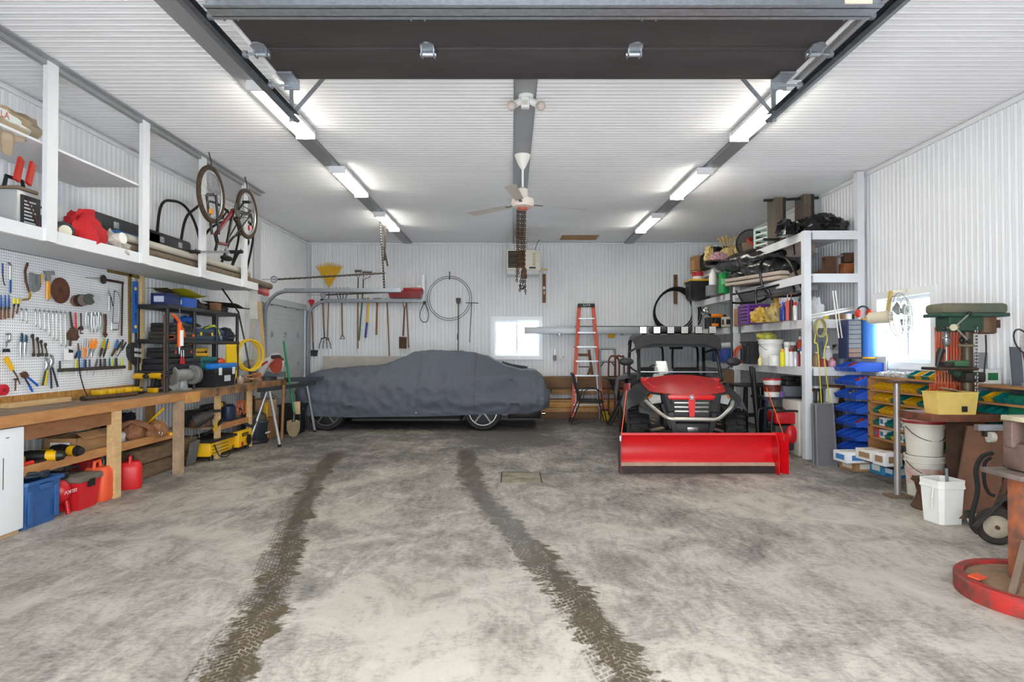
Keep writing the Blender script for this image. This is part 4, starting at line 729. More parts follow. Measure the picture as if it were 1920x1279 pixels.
# things on bench one
def onb(px, py): return PZ(px, py, BZ)
q = onb(62, 757); one('wood_offcut', MB().b2((-4.42, 5.35, BZ), (-4.34, 6.1, BZ+.04)), WOODL, 'short pale wood offcut lying against the pegboard foot', 'offcut')
t = thing('iron_bar', 'rusty round iron bar lying on the workbench', 'bar', (-4.1, 6.4, BZ)); a, b__ = onb(156, 752), onb(256, 742); a.z = b__.z = BZ+.022; MB().cyl(a, b__, .022).build('bar', RUST, t); MB().cyl(a-(b__-a)*.02, a+(b__-a)*.03, .026).build('knob', DTOOL, t)
t = thing('battery_charger', 'row of yellow and black tool batteries on a charger strip on the bench', 'charger', (-4.3, 6.75, BZ)); MB().b2((-4.4, 6.35, BZ), (-4.22, 7.1, BZ+.03)).build('strip', BLACK, t)
for k in range(5): MB().b2((-4.37, 6.42+k*.14, BZ+.03), (-4.25, 6.52+k*.14, BZ+.085), bev=.012).build('battery', YEL if k % 2 else mat((214,168,20), .4), t)
MB().tube(smoothpath([PX(148, 670, -4.42), PX(150, 700, -4.4), PX(158, 730, -4.4), (-4.35, 6.36, BZ+.02)], 6), .006, 6).build('cord', BLACK, t)
def drill(name, label, c, rz, m=YEL):
    L = Loc(c, rz); t = thing(name, label, 'drill', c)
    MB().tube([L(-.1, 0, .19), L(-.06, 0, .2), L(.06, 0, .2), L(.1, 0, .2)], [.03, .036, .034, .026], 12).build('motor_body', m, t); MB().tube([L(.1, 0, .2), L(.16, 0, .2), L(.17, 0, .2)], [.024, .02, .008], 10).build('chuck', BLACK, t)
    MB().tube([L(-.02, 0, .18), L(-.045, 0, .07)], [.02, .022], 10).build('grip', BLACK, t); lbox(L, (-.04, 0, .035), (.11, .07, .07), .012).build('battery', m, t); lbox(L, (-.04, 0, .064), (.115, .075, .014), .004).build('battery_clip', BLACK, t); return t
drill('cordless_drill', 'yellow and black cordless drill standing at the pegboard foot, nearer one', (-4.3, 7.14, BZ), -.5); drill('cordless_drill', 'yellow and black cordless drill standing against the circular saw', (-4.18, 7.26, BZ), -.3)
def circ_saw():
    c = (-4.16, 7.55, BZ); L = Loc(c, 1.0); t = thing('circular_saw', 'yellow cordless circular saw on the bench below the level', 'circular saw', c)
    lbox(L, (0, 0, .006), (.3, .16, .008)).build('shoe', STEEL, t); MB().lathe([(.02, -.012), (.1, -.012), (.105, 0), (.1, .014), (.02, .014)], L(.02, -.05, .12), tuple(L.m @ V((0, 1, 0))), 28).build('blade_guard', YEL, t)
    MB().lathe([(.01, -.003), (.092, -.002), (.092, .002), (.01, .003)], L(.02, -.07, .1), tuple(L.m @ V((0, 1, 0))), 28).build('blade', SIL, t)
    MB().tube([L(-.02, .0, .13), L(-.02, .1, .13)], [.05, .045], 12).build('motor', YEL, t); MB().tube([L(-.1, .03, .1), L(-.12, .03, .19), L(-.03, .03, .24), L(.09, .03, .2), L(.1, .03, .15)], .018, 8).build('handle', YEL, t); lbox(L, (-.15, .04, .1), (.07, .1, .09), .01).build('battery', BLACK, t)
circ_saw()
# things on the shelf and floor beneath bench one
FZ = .475
fr = thing('chest_freezer', 'white appliance with a plain scuffed side under the left end of the bench', 'appliance', (-4.15, 4.6, 0)); MB().b2((-4.44, 4.1, .03), (-3.875, 4.93, .84), bev=.012).build('cabinet', mat((236,238,241), .3), fr); MB().b2((-4.43, 4.12, 0), (-3.9, 4.91, .03)).build('plinth', mat((180,150,110), .8), fr)
MB().b2((-3.874, 4.72, .38), (-3.8725, 4.726, .62)).build('scratch', DGREY, fr); MB().box((-3.873, 4.76, .77), (.003, .03, .008)).build('badge', GREY, fr)
def tote(name, label, c, size, m, taper=.86, rz=0, lid=None, lipm=None):
    L = Loc(c, rz); sx, sy, sz = size; t = thing(name, label, 'tote', c)
    def ring(q, z, o=0): return [L((sx/2*q+o)*a, (sy/2*q+o)*b, z) for a, b in ((-1,-.9),(-.9,-1),(.9,-1),(1,-.9),(1,.9),(.9,1),(-.9,1),(-1,.9))]
    MB().grid([ring(taper, 0), ring((taper+1)/2-.01, sz*.5), ring((taper+1)/2+.01, sz*.52), ring(1., sz*.93), ring(1., sz*.93, .02), ring(1., sz, .02), ring(1., sz, 0), ring(.97, sz*.9), ring(taper*.97, .01)], closed_u=True, cap=True).build('bin', m, t)
    for s_ in (-1, 1):
        lbox(L, (s_*(sx/2+.006), 0, sz*.84), (.035, sy*.3, .05), .01).build('handle', lipm or m, t)
        for k in (-1, 1): lbox(L, (s_*sx*.485, k*sy*.36, sz*.45), (.015, .05, sz*.7), .005).build('rib', m, t)
    if lid: lbox(L, (0, 0, sz+.018), (sx+.05, sy+.05, .036), .012).build('lid', lid, t)
    return t
tote('storage_tote', 'blue plastic storage tote on the floor beside the white appliance', (-4.12, 5.14, 0), (.5, .4, .38), mat((48,92,150), .5, var=.25, scale=6))
coil('cord_bundle', 'tangled dark hose bundle lying on top of the blue tote', (-4.1, 5.16, .41), .19, .012, mat((40,50,62), .6), (0, .1, 1), 4, .02)
t = thing('air_compressor', 'red pancake air compressor between the blue tote and red toolbox', 'compressor', (-4.02, 5.46, 0)); MB().ell((-4.02, 5.45, .2), (.14, .09, .12), 20, 10).build('tank', RED, t); text('lettering', 'PORTER', mat((240,240,236), .5), t, (-3.879, 5.46, .2), (0,1,0), (.15,0,1), .03)
for a in (0, 2.1, 4.2): MB().cyl((-4.02+.1*math.cos(a), 5.46+.08*math.sin(a), .12), (-4.02+.12*math.cos(a), 5.46+.09*math.sin(a), 0), .018).build('foot', RED, t)
MB().b2((-4.1, 5.39, .3), (-3.94, 5.53, .37), bev=.02).build('motor_cover', BLACK, t)
t = thing('toolbox', 'red plastic toolbox with a dusty grey lid under the bench', 'toolbox', (-4.03, 5.68, 0))
MB().grid([[(-4.03+a*.17*q, 5.68+b*.14*q, z) for a, b in ((-1,-1),(1,-1),(1,1),(-1,1))] for z, q in ((0, .85), (.24, 1), (.25, 1))], closed_u=True, cap=True).build('box', mat((206,34,40), .45, var=.2), t); MB().b2((-4.22, 5.52, .25), (-3.84, 5.84, .31), bev=.02).build('lid', mat((120,112,100), .8, var=.4), t); MB().tube([(-4.03, 5.58, .3), (-4.03, 5.6, .37), (-4.03, 5.76, .37), (-4.03, 5.78, .3)], .014, 8).build('handle', BLACK, t); MB().b2((-3.86, 5.64, .2), (-3.84, 5.72, .29)).build('latch', BLACK, t)
jerry('fuel_can', 'faded orange-red fuel can standing left of the bench leg', (-3.99, 5.99, 0), (.24, .24, .38), mat((232,96,52), .5, var=.4, col2=(214,62,48), scale=5), .1); jerry('fuel_can', 'bright red fuel can standing right of the bench leg', (-4.0, 6.5, 0), (.22, .24, .33), mat((214,32,36), .45, var=.15), .5)
jerry('fuel_can', 'red fuel can with a yellow spout at the back under the bench', (-4.32, 6.3, 0), (.2, .24, .42), mat((196,30,34), .5), .2, capm=YEL)
LOG = mat((128,104,76), .85, var=.9, col2=(92,72,52), scale=5, stretch=(4,1,4), bump=.5, bscale=14)
for k, (x0, x1, y0, y1, z0, z1, lab) in enumerate(((-4.42, -4.1, 6.6, 8.1, .0, .17, 'squared rough timber beam lying lowest under the bench'), (-4.42, -4.05, 6.75, 8.0, .175, .34, 'dusty squared timber beam on top of the other beam'))):
    mb = MB(); mb.b2((x0, y0, z0), (x1, y1, z1), bev=.03); one('timber_beam', mb.jitter(.012, 5, k), LOG, lab, 'timber')
# shelf items
for k, (y, rz, lab) in enumerate(((5.3, 1.9, 'left'), (5.62, 1.3, 'right'))):
    c = (-4.05, y, FZ); L = Loc(c, rz-PI/2); t = thing('impact_driver', 'black and yellow power tool lying on the lower shelf, the %s one' % lab, 'power tool', c, 'power tools on the lower shelf'); MB().tube([L(-.14, 0, .06), L(-.05, 0, .065), L(.08, 0, .06)], [.04, .05, .045], 12).build('body', BLACK, t); MB().tube([L(.06, 0, .06), L(.14, 0, .06)], [.047, .04], 12).build('nose', YEL, t); MB().tube([L(.14, 0, .06), L(.19, 0, .06)], [.05, .035], 12).build('collar', BLACK, t); lbox(L, (-.12, -.09, .04), (.1, .1, .07), .012).build('battery', YEL, t); MB().tube([L(-.1, -.06, .05), L(-.06, 0, .06)], .024, 8).build('grip', BLACK, t)
t = thing('wire_brush', 'wire brush with a red handle at the front edge of the lower shelf', 'brush', (-3.96, 5.2, FZ)); MB().tube([(-3.99, 5.0, FZ+.035), (-3.99, 5.16, FZ+.035)], .018, 8).build('handle', mat((210,40,44), .4), t); MB().b2((-4.01, 5.16, FZ+.02), (-3.97, 5.42, FZ+.045)).build('block', BLACK, t)
for k in range(7): MB().cyl((-3.99, 5.18+k*.035, FZ+.02), (-3.99, 5.18+k*.035, FZ+.0), .013).build('bristle', GREY, t)
carton('cardboard_box', 'open cardboard box with a white front on the lower shelf', (-4.17, 5.94, FZ), (.3, .44, .15), CARD, 0, True, printm=mat((236,236,238), .5))
strokes('perforated_strip', 'short galvanised perforated plate leaning on the cardboard box', 'plate', ('X', -4.02), [('plate', GALV, 's', [(142,806), (170,801)], [8, 8], .15), ('slot', BLACK, 's', [(146,805.5), (150,804.8)], [2.6,2.6], .7), ('slot', BLACK, 's', [(154,804), (158,803.4)], [2.6,2.6], .7), ('slot', BLACK, 's', [(162,802.6), (166,802)], [2.6,2.6], .7)])
LEATH = mat((104,62,36), .65, var=.8, col2=(140,92,58), scale=9)
t = thing('tool_belt', 'brown leather tool belt with pouches on the lower shelf', 'tool belt', (-4.1, 6.75, FZ)); bagmesh((-4.05, 6.62, FZ+.02), (.12, .16, .1), 2, amp=.15).build('pouch', LEATH, t); bagmesh((-4.0, 6.95, FZ), (.13, .17, .09), 6, amp=.15).build('pouch', mat((158,108,68), .65, var=.8, col2=(120,76,44), scale=9), t)
MB().tube(smoothpath([(-4.1, 6.5, FZ+.17), (-3.98, 6.6, FZ+.19), (-3.9, 6.75, FZ+.1), (-3.89, 6.85, FZ+.02)], 6), .035, 8, flat=.2, nrm=(1,0,.3)).build('belt', LEATH, t); MB().torus((-3.88, 6.85, FZ+.05), .03, .005, axis=(1,0,0)).build('buckle', CHROME, t)
one('white_bag', bagmesh((-4.15, 6.45, FZ), (.12, .22, .08), 11), mat((220,222,226), .5), 'flat white bag under the leather tool belt', 'bag'); one('dark_jacket', bagmesh((-4.3, 6.8, FZ+.02), (.12, .28, .14), 12, amp=.25), mat((24,28,40), .9), 'bunched dark blue cloth behind the tool belt', 'cloth')
t = thing('hammer', 'hammer with a yellow handle sticking out over the shelf edge', 'hammer', (-3.95, 7.05, FZ)); MB().cyl((-4.1, 7.2, FZ+.04), (-3.84, 6.98, FZ+.02), .015).build('handle', YEL, t); MB().box((-4.1, 7.2, FZ+.05), (.035, .12, .035)).build('head', DTOOL, t)
one('yellow_rod', MB().cyl((-4.2, 7.1, FZ+.1), (-4.0, 7.12, FZ+.3), .014), YEL, 'yellow tool handle standing up behind the leather tool belt', 'handle')
# ================================================================ BLACK SHELF UNIT ON BENCH TWO
SX0, SX1 = -4.44, -4.05
SZ = (.99, 1.2, 1.57, 1.98)
su = thing('shelf_unit', 'black plastic shelf unit packed with tool cases standing on the workbench', 'shelf unit', (-4.25, 8.25, BZ)); PB = mat((38,38,40), .5, var=.3)
for z in SZ[1:]: MB().b2((SX0, 7.28, z-.05), (SX1, 9.2, z), bev=.008).build('shelf', PB, su)
for y in (7.3, 7.92, 8.52, 9.16):
    for x in (SX0+.02, SX1-.02): MB().cyl((x, y, BZ), (x, y, SZ[3]-.05), .022).build('post', PB, su)
z = SZ[3]
carton('parts_box', 'navy blue carton with white print on top of the black shelf unit', (-4.2, 7.5, z), (.2, .3, .14), mat((24,40,92), .5), printm=mat((190,198,220), .5)); carton('parts_box', 'blue and white carton next to the navy one on the black shelf unit', (-4.18, 7.86, z), (.2, .3, .12), mat((34,84,176), .5), printm=mat((230,232,238), .5))
t = thing('knee_board', 'bright yellow folded pad lying on the cartons above the black shelf unit', 'pad', (-4.2, 7.7, z+.14)); MB().grid([[(-4.35+.1*a, 7.4+.22*k, z+.16+.03*math.sin(k*1.4)+.012*a) for a in range(4)] for k in range(5)]).build('pad', mat((214,206,40), .5), t); MB().grid([[(-4.36+.1*a, 7.3+.16*k, z+.19+.025*math.sin(k*1.9)) for a in range(3)] for k in range(4)]).build('upper_fold', mat((130,118,96), .7), t)
for k, (y, r_, lab, m_) in enumerate(((8.15, .17, 'heap of dusty black straps beside the blue and white carton', mat((52,46,40), .9)), (8.8, .2, 'heap of black cloth on the right end of the shelf top', mat((46,42,40), .9)))): one('strap_heap', bagmesh((-4.22, y, z), (.16, r_*1.2, .06), 20+k, amp=.4, fr=8), m_, lab, 'straps')
one('wood_block', MB().box((-4.1, 8.55, z+.055), (.1, .14, .11), bev=.006), mat((134,88,60), .7, var=.5), 'brown wooden block on top of the black shelf unit', 'block')
one('rubber_mat', MB().grid([[(-4.4+.12*a, 8.75+.12*k, z+.13-.01*a+.03*math.cos(k*.9)) for a in range(5)] for k in range(6)]), mat((40,38,36), .8), 'curled dark rubber mat overhanging the right end of the shelf top', 'mat')
z = SZ[2]
case('tool_case', 'upper black tool case in the stack behind the orange caulking gun', (-4.22, 7.68, z+.1), (.3, .44, .1), mat((44,43,45), .55, var=.3)); case('tool_case', 'lower dark grey tool case with an orange band behind the caulking gun', (-4.22, 7.7, z), (.33, .5, .1), mat((70,66,62), .55, var=.4), latch=ORANGE)
case('tool_case', 'blue-grey tool case with yellow latches in the middle of the shelf', (-4.22, 8.22, z), (.32, .46, .15), mat((36,62,84), .5, var=.3), latch=YEL); carton('orange_carton', 'small orange and black box at the shelf front', (-4.1, 7.5, z+.001), (.06, .1, .05), ORANGE)
t = thing('angle_grinder', 'blue power sander lying on the black cases', 'power tool', (-4.2, 7.95, z+.2)); MB().tube([(-4.25, 7.8, z+.24), (-4.2, 7.95, z+.27), (-4.18, 8.1, z+.24)], [.03, .045, .05], 10).build('body', mat((26,86,170), .4), t); MB().lathe([(.09, 0), (.09, .02), (.04, .05)], (-4.18, 8.12, z+.17), n=18).build('pad', BLACK, t); MB().tube(smoothpath([(-4.25, 7.8, z+.24), (-4.2, 7.7, z+.3), (-4.1, 7.65, z+.22)], 5), .006, 6).build('cord', BLACK, t)
for k, (y, lab) in enumerate(((8.62, 'left'), (8.98, 'right'))): one('folded_tarp', bagmesh((-4.2, y, z), (.17, .2, .1), 30+k, amp=.25, fr=7), mat((30,60,110) if k == 0 else (34,40,50), .6, bump=.5, bscale=12), 'folded %s tarp at the far end of the middle shelf' % ('blue' if k == 0 else 'black'), 'tarp')
t = thing('case_strap', 'lime green ratchet strap hanging over the blue-grey case', 'strap', (-4.1, 8.5, z+.1)); MB().tube(smoothpath([(-4.2, 8.45, z+.16), (-4.08, 8.5, z+.2), (-4.04, 8.56, z+.08), (-4.05, 8.62, z+.02)], 5), .018, 6, flat=.3, nrm=(1,0,0)).build('strap', mat((176,186,40), .6), t); MB().box((-4.05, 8.58, z+.05), (.03, .05, .06)).build('buckle', STEEL, t)
# caulking gun hung on the front post
def gun(name, label, c, m, tubem):
    c = V(c); t = thing(name, label, 'caulking gun', c); MB().tube([c, c+V((0, 0, .3))], .027, 10).build('cradle', m, t); MB().cyl(c+V((.012, .01, .01)), c+V((.012, .01, .2)), .03).build('cartridge', tubem, t)
    MB().tube([c+V((0,0,.3)), c+V((0, .0, .46))], .006, 6).build('rod', STEEL, t); MB().tube([c+V((0, -.01, .3)), c+V((0, -.1, .36)), c+V((0, -.17, .38))], [.02, .018, .012], 8).build('handle', m, t); MB().tube([c+V((0, .0, .29)), c+V((0, .09, .2)), c+V((0, .13, .12))], [.014, .012, .01], 8).build('trigger', m, t); MB().cyl(c, c+V((0,0,-.09)), .01, .004).build('nozzle', PLASTICW, t)
gun('caulking_gun', 'orange caulking gun with a white cartridge hanging on the shelf front', (-4.0, 7.44, 1.48), ORANGE, PLASTICW)
one('iron_rod', MB().tube([(-4.0, 7.12, .96), (-4.0, 7.12, 1.85)], .012, 8), RUST, 'rusty forked rod leaning at the left end of the shelf unit', 'rod')
for k in range(2):
    c = V((-4.02, 7.52+.05*k, 1.44)); t = thing('long_nose_pliers', 'red-gripped pliers hanging under the caulking gun, the %s pair' % ('left' if k == 0 else 'right'), 'pliers', c, 'red pliers'); MB().cyl(c, c+V((0, .005, -.09)), .008).build('jaw', SIL, t)
    for s_ in (-1, 1): MB().tube([c+V((0, 0, -.08)), c+V((0, .02*s_, -.17))], .007, 6).build('grip', mat((190,34,40), .4), t)
z = SZ[1]
case('tool_case', 'long black drill case at the left of the lower shelf', (-4.22, 7.66, z+.15), (.3, .56, .12), mat((40,40,43), .5, var=.3), latch=mat((150,60,50), .5)); case('tool_case', 'wide black case under the drill case on the lower shelf', (-4.22, 7.7, z), (.34, .74, .14), mat((30,32,38), .5, var=.2))
case('tool_case', 'teal green power tool case on the lower shelf', (-4.2, 8.3, z), (.3, .46, .15), mat((10,98,100), .5, var=.2)); case('tool_case', 'bright yellow tool case behind the teal case', (-4.26, 8.18, z+.155), (.26, .52, .11), YEL, hm=BLACK)
t = thing('yellow_saw', 'yellow handled jigsaw on the black drill case', 'saw', (-4.2, 7.92, z+.27)); MB().tube([(-4.2, 7.75, z+.3), (-4.2, 7.95, z+.35), (-4.18, 8.05, z+.34)], [.02, .03, .035], 8).build('body', YEL, t); MB().box((-4.18, 7.9, z+.285), (.07, .2, .02)).build('foot', BLACK, t)
t = thing('orange_sander', 'orange and grey hand tool at the right end of the lower shelf', 'power tool', (-4.1, 8.75, z)); MB().ell((-4.12, 8.72, z+.07), (.07, .12, .06)).build('body', mat((226,84,50), .45), t); MB().b2((-4.18, 8.62, z), (-4.06, 8.85, z+.03)).build('foot', DGREY, t)
def hank(name, label, c, w, h, m, n=9, rz=0):
    c = V(c); mb = MB(); L = Loc(c, rz)
    for i in range(n):
        x = (i/(n-1)-.5)*w; hh = h*(1-.12*((i*7) % 5)/5); mb.tube(smoothpath([L(.0, x, 0), L(.02, x-.01, -hh*.5), L(.01, x+.012, -hh), L(-.015, x+.03, -hh*.98), L(-.02, x+.03, -hh*.5), L(0, x+.02, 0)], 4), .007, 6)
    return one(name, mb, m, label, 'cord')
YCORD = mat((226,186,20), .5)
hank('cable_hank', 'yellow extension cord hanging in loops between the shelf posts', (-4.02, 8.85, 1.52), .3, .48, YCORD, 12); coil('cable_coil', 'coiled yellow cord hung at the right end of the shelf unit', (-4.0, 9.42, 1.36), .22, .008, YCORD, (1, -.5, 0), 9, .05, 'cord', oval=1.05)
one('strap_rod', MB().tube([(-4.2, 8.95, 2.329), PX(447, 585, -4.25), (-4.1, 9.5, 1.55), (-4.08, 9.7, .945)], .012, 6), BLACK, 'black flexible rod slanting from the loft behind the shelf unit', 'rod')
# ---- on bench two
def grinder():
    c = V((-4.06, 7.62, BZ)); ax = V((.25, 1, 0)).normalized(); t = thing('bench_grinder', 'grey double bench grinder on the second workbench', 'bench grinder', c); m = mat((146,148,146), .5, .2, var=.3)
    MB().b2(c+V((-.08, -.1, 0)), c+V((.08, .1, .03)), bev=.008).build('base', m, t); MB().tube([c+V((0,0,.02)), c+V((0,0,.13))], [.07, .05], 12).build('pedestal', m, t); h = c+V((0, 0, .19)); MB().lathe([(.05, -.15), (.075, -.12), (.08, 0), (.075, .12), (.05, .15)], h, ax, 20).build('motor', m, t)
    for s_ in (-1, 1):
        w_ = h+ax*.2*s_; MB().lathe([(.02, -.02), (.115, -.02), (.115, .02), (.02, .02)], w_, ax, 28).build('wheel', mat((108,104,100), .9), t); MB().lathe([(.03, -.026), (.12, -.026), (.12, .0), (.03, .0)], w_+ax*-.03*s_, ax, 24).build('guard', m, t); MB().cyl(w_, w_+ax*.05*s_, .03).build('arbor_nut', STEEL, t)
grinder()
t = thing('toolbox', 'large black toolbox with a bright blue lid on the bench', 'toolbox', (-4.1, 8.55, BZ)); c = V((-4.1, 8.55, BZ))
MB().grid([[c+V((a*.15*q, b*.33*q, z)) for a, b in ((-1,-1),(1,-1),(1,1),(-1,1))] for z, q in ((0, .88), (.2, .96), (.21, 1), (.24, 1))], closed_u=True, cap=True).build('box', mat((34,36,40), .5), t); MB().b2(c+V((-.16, -.36, .24)), c+V((.16, .36, .32)), bev=.03).build('lid', mat((20,116,200), .4), t)
for s_ in (-1, 1): MB().b2(c+V((.155, s_*.2-.03, .16)), c+V((.18, s_*.2+.03, .26)), bev=.006).build('latch', mat((214,214,210), .4), t)
MB().tube([c+V((0, -.12, .32)), c+V((0, -.1, .37)), c+V((0, .1, .37)), c+V((0, .12, .32))], .013, 8).build('handle', BLACK, t); MB().b2(c+V((.146, -.04, .07)), c+V((.15, .14, .15))).build('sticker', mat((200,206,214), .5), t)
bottle('tin_can', 'open paint-splashed tin can beside the blue-lidded toolbox', (-4.02, 9.15, BZ), .05, .12, mat((196,180,160), .5, .3, var=.5, col2=(140,60,50), scale=14), STEEL, 'tin')
for k in range(6):
    g = random.Random(k); y = 9.5+.12*k; one('wood_scrap', MB().box((-4.12+.03*(k % 3), 9.75+.02*k, BZ+.015+.022*k), (.06, .75-.08*k, .02), rot=R3(.15*(k % 3)-.12)), mat((196+5*k,160-4*k,118-6*k), .7, var=.4), '%s scrap strip up from the bottom of the wood pile on the bench' % ORD[k], 'wood scrap', 'wood scraps on the bench')
one('wood_stake', MB().beam(PX(487, 567, -4.4), V((-4.2, 10.55, .945)), .09, .035, up=(1,0,0)), WOODL, 'pale board leaning against the side garage door', 'board'); one('wood_stake', MB().beam((-4.42, 10.5, 2.3), (-4.38, 10.5, .945), .07, .03, up=(1,0,0)), mat((188,180,168), .7), 'grey weathered board standing at the door jamb', 'board')
def mitre_saw():
    c = V((-4.08, 10.2, BZ)); t = thing('mitre_saw', 'mitre saw with a red blade and grey dust bag at the far bench end', 'mitre saw', c)
    MB().lathe([(.15, 0), (.15, .05), (.12, .06)], c+V((.05, 0, 0)), n=24).build('turntable', DGREY, t); MB().b2(c+V((-.3, .1, .05)), c+V((.3, .14, .14))).build('fence', mat((120,124,128), .4, .5), t)
    bl = c+V((.18, .02, .26)); MB().lathe([(.01, -.003), (.15, -.002), (.15, .002), (.01, .003)], bl, (.5, 1, 0), 32).build('blade', mat((196,86,66), .6, var=.4), t); MB().lathe([(.02, -.02), (.17, -.02), (.17, .02), (.02, .02)], bl+V((-.02, .04, .02)), (.5, 1, 0), 24).build('blade_guard', mat((206,206,204), .4), t)
    MB().tube([c+V((-.1, .05, .08)), c+V((.02, .02, .3)), c+V((.12, 0, .36))], [.06, .07, .05], 10).build('arm', mat((206,206,204), .4), t); MB().tube([c+V((.12, 0, .38)), c+V((.26, -.02, .4)), c+V((.32, -.02, .33))], [.03, .025, .02], 8).build('handle', mat((60,54,54), .5), t); bagmesh(c+V((-.26, .02, .16)), (.14, .1, .09), 4, amp=.1).build('dust_bag', mat((168,152,132), .85, var=.5, scale=14), t); MB().box(c+V((.02, -.04, .28)), (.12, .02, .03), rot=R3(0, 0, -.6)).build('label', mat((176,30,40), .5), t)
mitre_saw()
t = thing('saw_stand', 'folding work stand with aluminium legs at the far end of the bench', 'stand', (-3.6, 10.2, 0)); f1, f2 = PZ(524, 838), PZ(590, 810)
MB().beam((-3.82, 9.35, .83), (-3.5, 10.95, .85), .07, .06).build('rail', DGREY, t); MB().beam((-3.85, 10.55, .93), (-3.4, 11.1, .93), .12, .07).build('clamp_jaw', mat((70,76,84), .4, .3), t); MB().cyl((-3.42, 11.08, .94), (-3.3, 11.22, .94), .02).build('clamp_knob', BLACK, t)
for f, tp in ((f1, (-3.72, 9.5, .8)), (f2, (-3.56, 10.75, .82)), (V((f1.x-.5, f1.y+.1, 0)), (-3.78, 9.55, .8))): f.z = .03; MB().cyl(tp, f, .024).build('leg', mat((176,178,180), .35, .7), t); MB().cyl(f, f-V((0, 0, .03)), .027).build('rubber_foot', BLACKR, t)
bl = PZ(548, 823); t = thing('digging_shovel', 'round-point shovel with a green handle leaning on the work stand', 'shovel', bl); sp = P(548, 765, 10.1)
mb = MB(); w_ = [(0, .02), (.06, .05), (.1, .12), (.11, .22), (.105, .28), (.05, .3)]; mb.grid([[bl+V((s_*x, .02+.1*z+.02*math.cos(x*12), z)) for s_, x in ((-1, x0), (-.5, x0), (0, x0), (.5, x0), (1, x0))] for x0, z in w_]); mb.build('blade', mat((158,142,112), .7, .2, var=.4), t); MB().tube([bl+V((0, .05, .27)), bl+V((0, .08, .42))], [.03, .022], 8).build('socket', DSTEEL, t); MB().cyl(bl+V((0, .08, .4)), P(532, 640, 10.55), .018).build('handle', mat((14,124,76), .4), t)
one('pick_handle', MB().tube([PZ(528, 826)+V((0,0,.01)), P(532, 722, 9.9)], .024, 8), HANDLE, 'plain wooden tool handle standing left of the green shovel', 'handle')
# ---- under bench two
def table_saw():
    c = V((-4.1, 8.62, 0)); t = thing('table_saw', 'yellow portable table saw on the floor under the second bench', 'table saw', c)
    MB().b2(c+V((-.22, -.6, .05)), c+V((.2, .1, .24)), bev=.03).build('body', YEL, t)
    for k in range(3): MB().b2(c+V((.201, -.56, .09+k*.045)), c+V((.206, -.1, .1+k*.045))).build('groove', mat((130,96,16), .5), t)
    MB().b2(c+V((-.26, -.65, .24)), c+V((.24, .15, .27))).build('table', DSTEEL, t); MB().b2(c+V((.16, .1, .06)), c+V((.26, .55, .28)), bev=.02).build('control_panel', YEL, t)
    MB().lathe([(.012, 0), (.07, 0), (.075, .015), (.012, .02)], c+V((.265, .4, .14)), (1, 0, 0), 20).build('hand_wheel', BLACK, t); MB().box(c+V((.264, .2, .1)), (.01, .05, .07)).build('switch', RED, t); MB().box(c+V((.262, .3, .23)), (.004, .2, .05)).build('badge', BLACK, t); text('lettering', 'DEWALT', mat((240,190,20), .5), t, c+V((.266, .3, .23)), (0,1,0), (0,0,1), .026)
    for q in ((-.2, -.55), (.18, -.55), (-.2, .5), (.2, .5)): MB().cyl(c+V((q[0], q[1], 0)), c+V((q[0], q[1], .08)), .025).build('foot', BLACK, t)
    MB().tube(smoothpath([c+V((.2, -.5, .2)), c+V((.3, -.55, .06)), c+V((.3, -.3, .03)), c+V((.25, -.05, .12))], 6), .008, 6).build('cord', BLACK, t)
table_saw()
t = thing('chop_saw', 'dusty black cut-off saw leaning on the bench shelf', 'saw', (-3.95, 7.9, .3)); q = P(392, 775, 8.1); MB().tube([P(365, 790, 7.9), P(385, 782, 7.95), P(400, 775, 8.)], [.09, .07, .04], 10).build('motor', mat((60,58,56), .7, var=.4), t); MB().tube([P(385, 815, 7.9), P(400, 806, 7.9), P(418, 786, 7.95)], [.03, .04, .05], 8, flat=.5).build('guard', BLACK, t); MB().box(P(405, 800, 7.85), (.004, .16, .07), rot=R3(0, .7)).build('sticker', mat((210,164,30), .5), t); MB().tube([P(358, 822, 7.8), P(360, 806, 7.8), P(372, 806, 7.8), P(374, 820, 7.8), P(358, 822, 7.8)], .005, 5).build('wire_guard', GALV, t); MB().tube([P(378, 785, 8.0), P(392, 772, 8.0), P(414, 770, 8.05)], .02, 8).build('handle', BLACK, t)
a = PZ(358, 872); one('stone_slab', MB().beam(a+V((0,0,.02)), P(366, 828, 7.75), .2, .03, up=(1,0,.3)), mat((110,110,106), .8, var=.5), 'grey sheet offcut leaning beside the bench leg', 'slab')
t = thing('shop_vacuum', 'dark blue and black shop vacuum under the far end of the bench', 'vacuum', (-4.02, 9.6, 0)); c = V((-4.0, 9.62, 0)); MB().lathe([(.17, .05), (.19, .08), (.2, .3), (.21, .3), (.21, .33), (.16, .38), (.1, .4)], c, n=24).build('drum', mat((34,40,50), .45), t); MB().lathe([(.21, .02), (.21, .06), (.18, .07)], c, n=24).build('base_ring', BLACK, t); MB().lathe([(.19, .36), (.17, .44), (.1, .47)], c, n=20).build('motor_head', mat((70,64,56), .7), t); MB().tube(smoothpath([c+V((.1, -.15, .4)), c+V((.1, -.35, .3)), c+V((.05, -.5, .38))], 6), .028, 8).build('hose', DGREY, t); MB().b2(c+V((.205, -.08, .15)), c+V((.215, .08, .17))).build('label', PLASTICW, t)
SHZ = .43
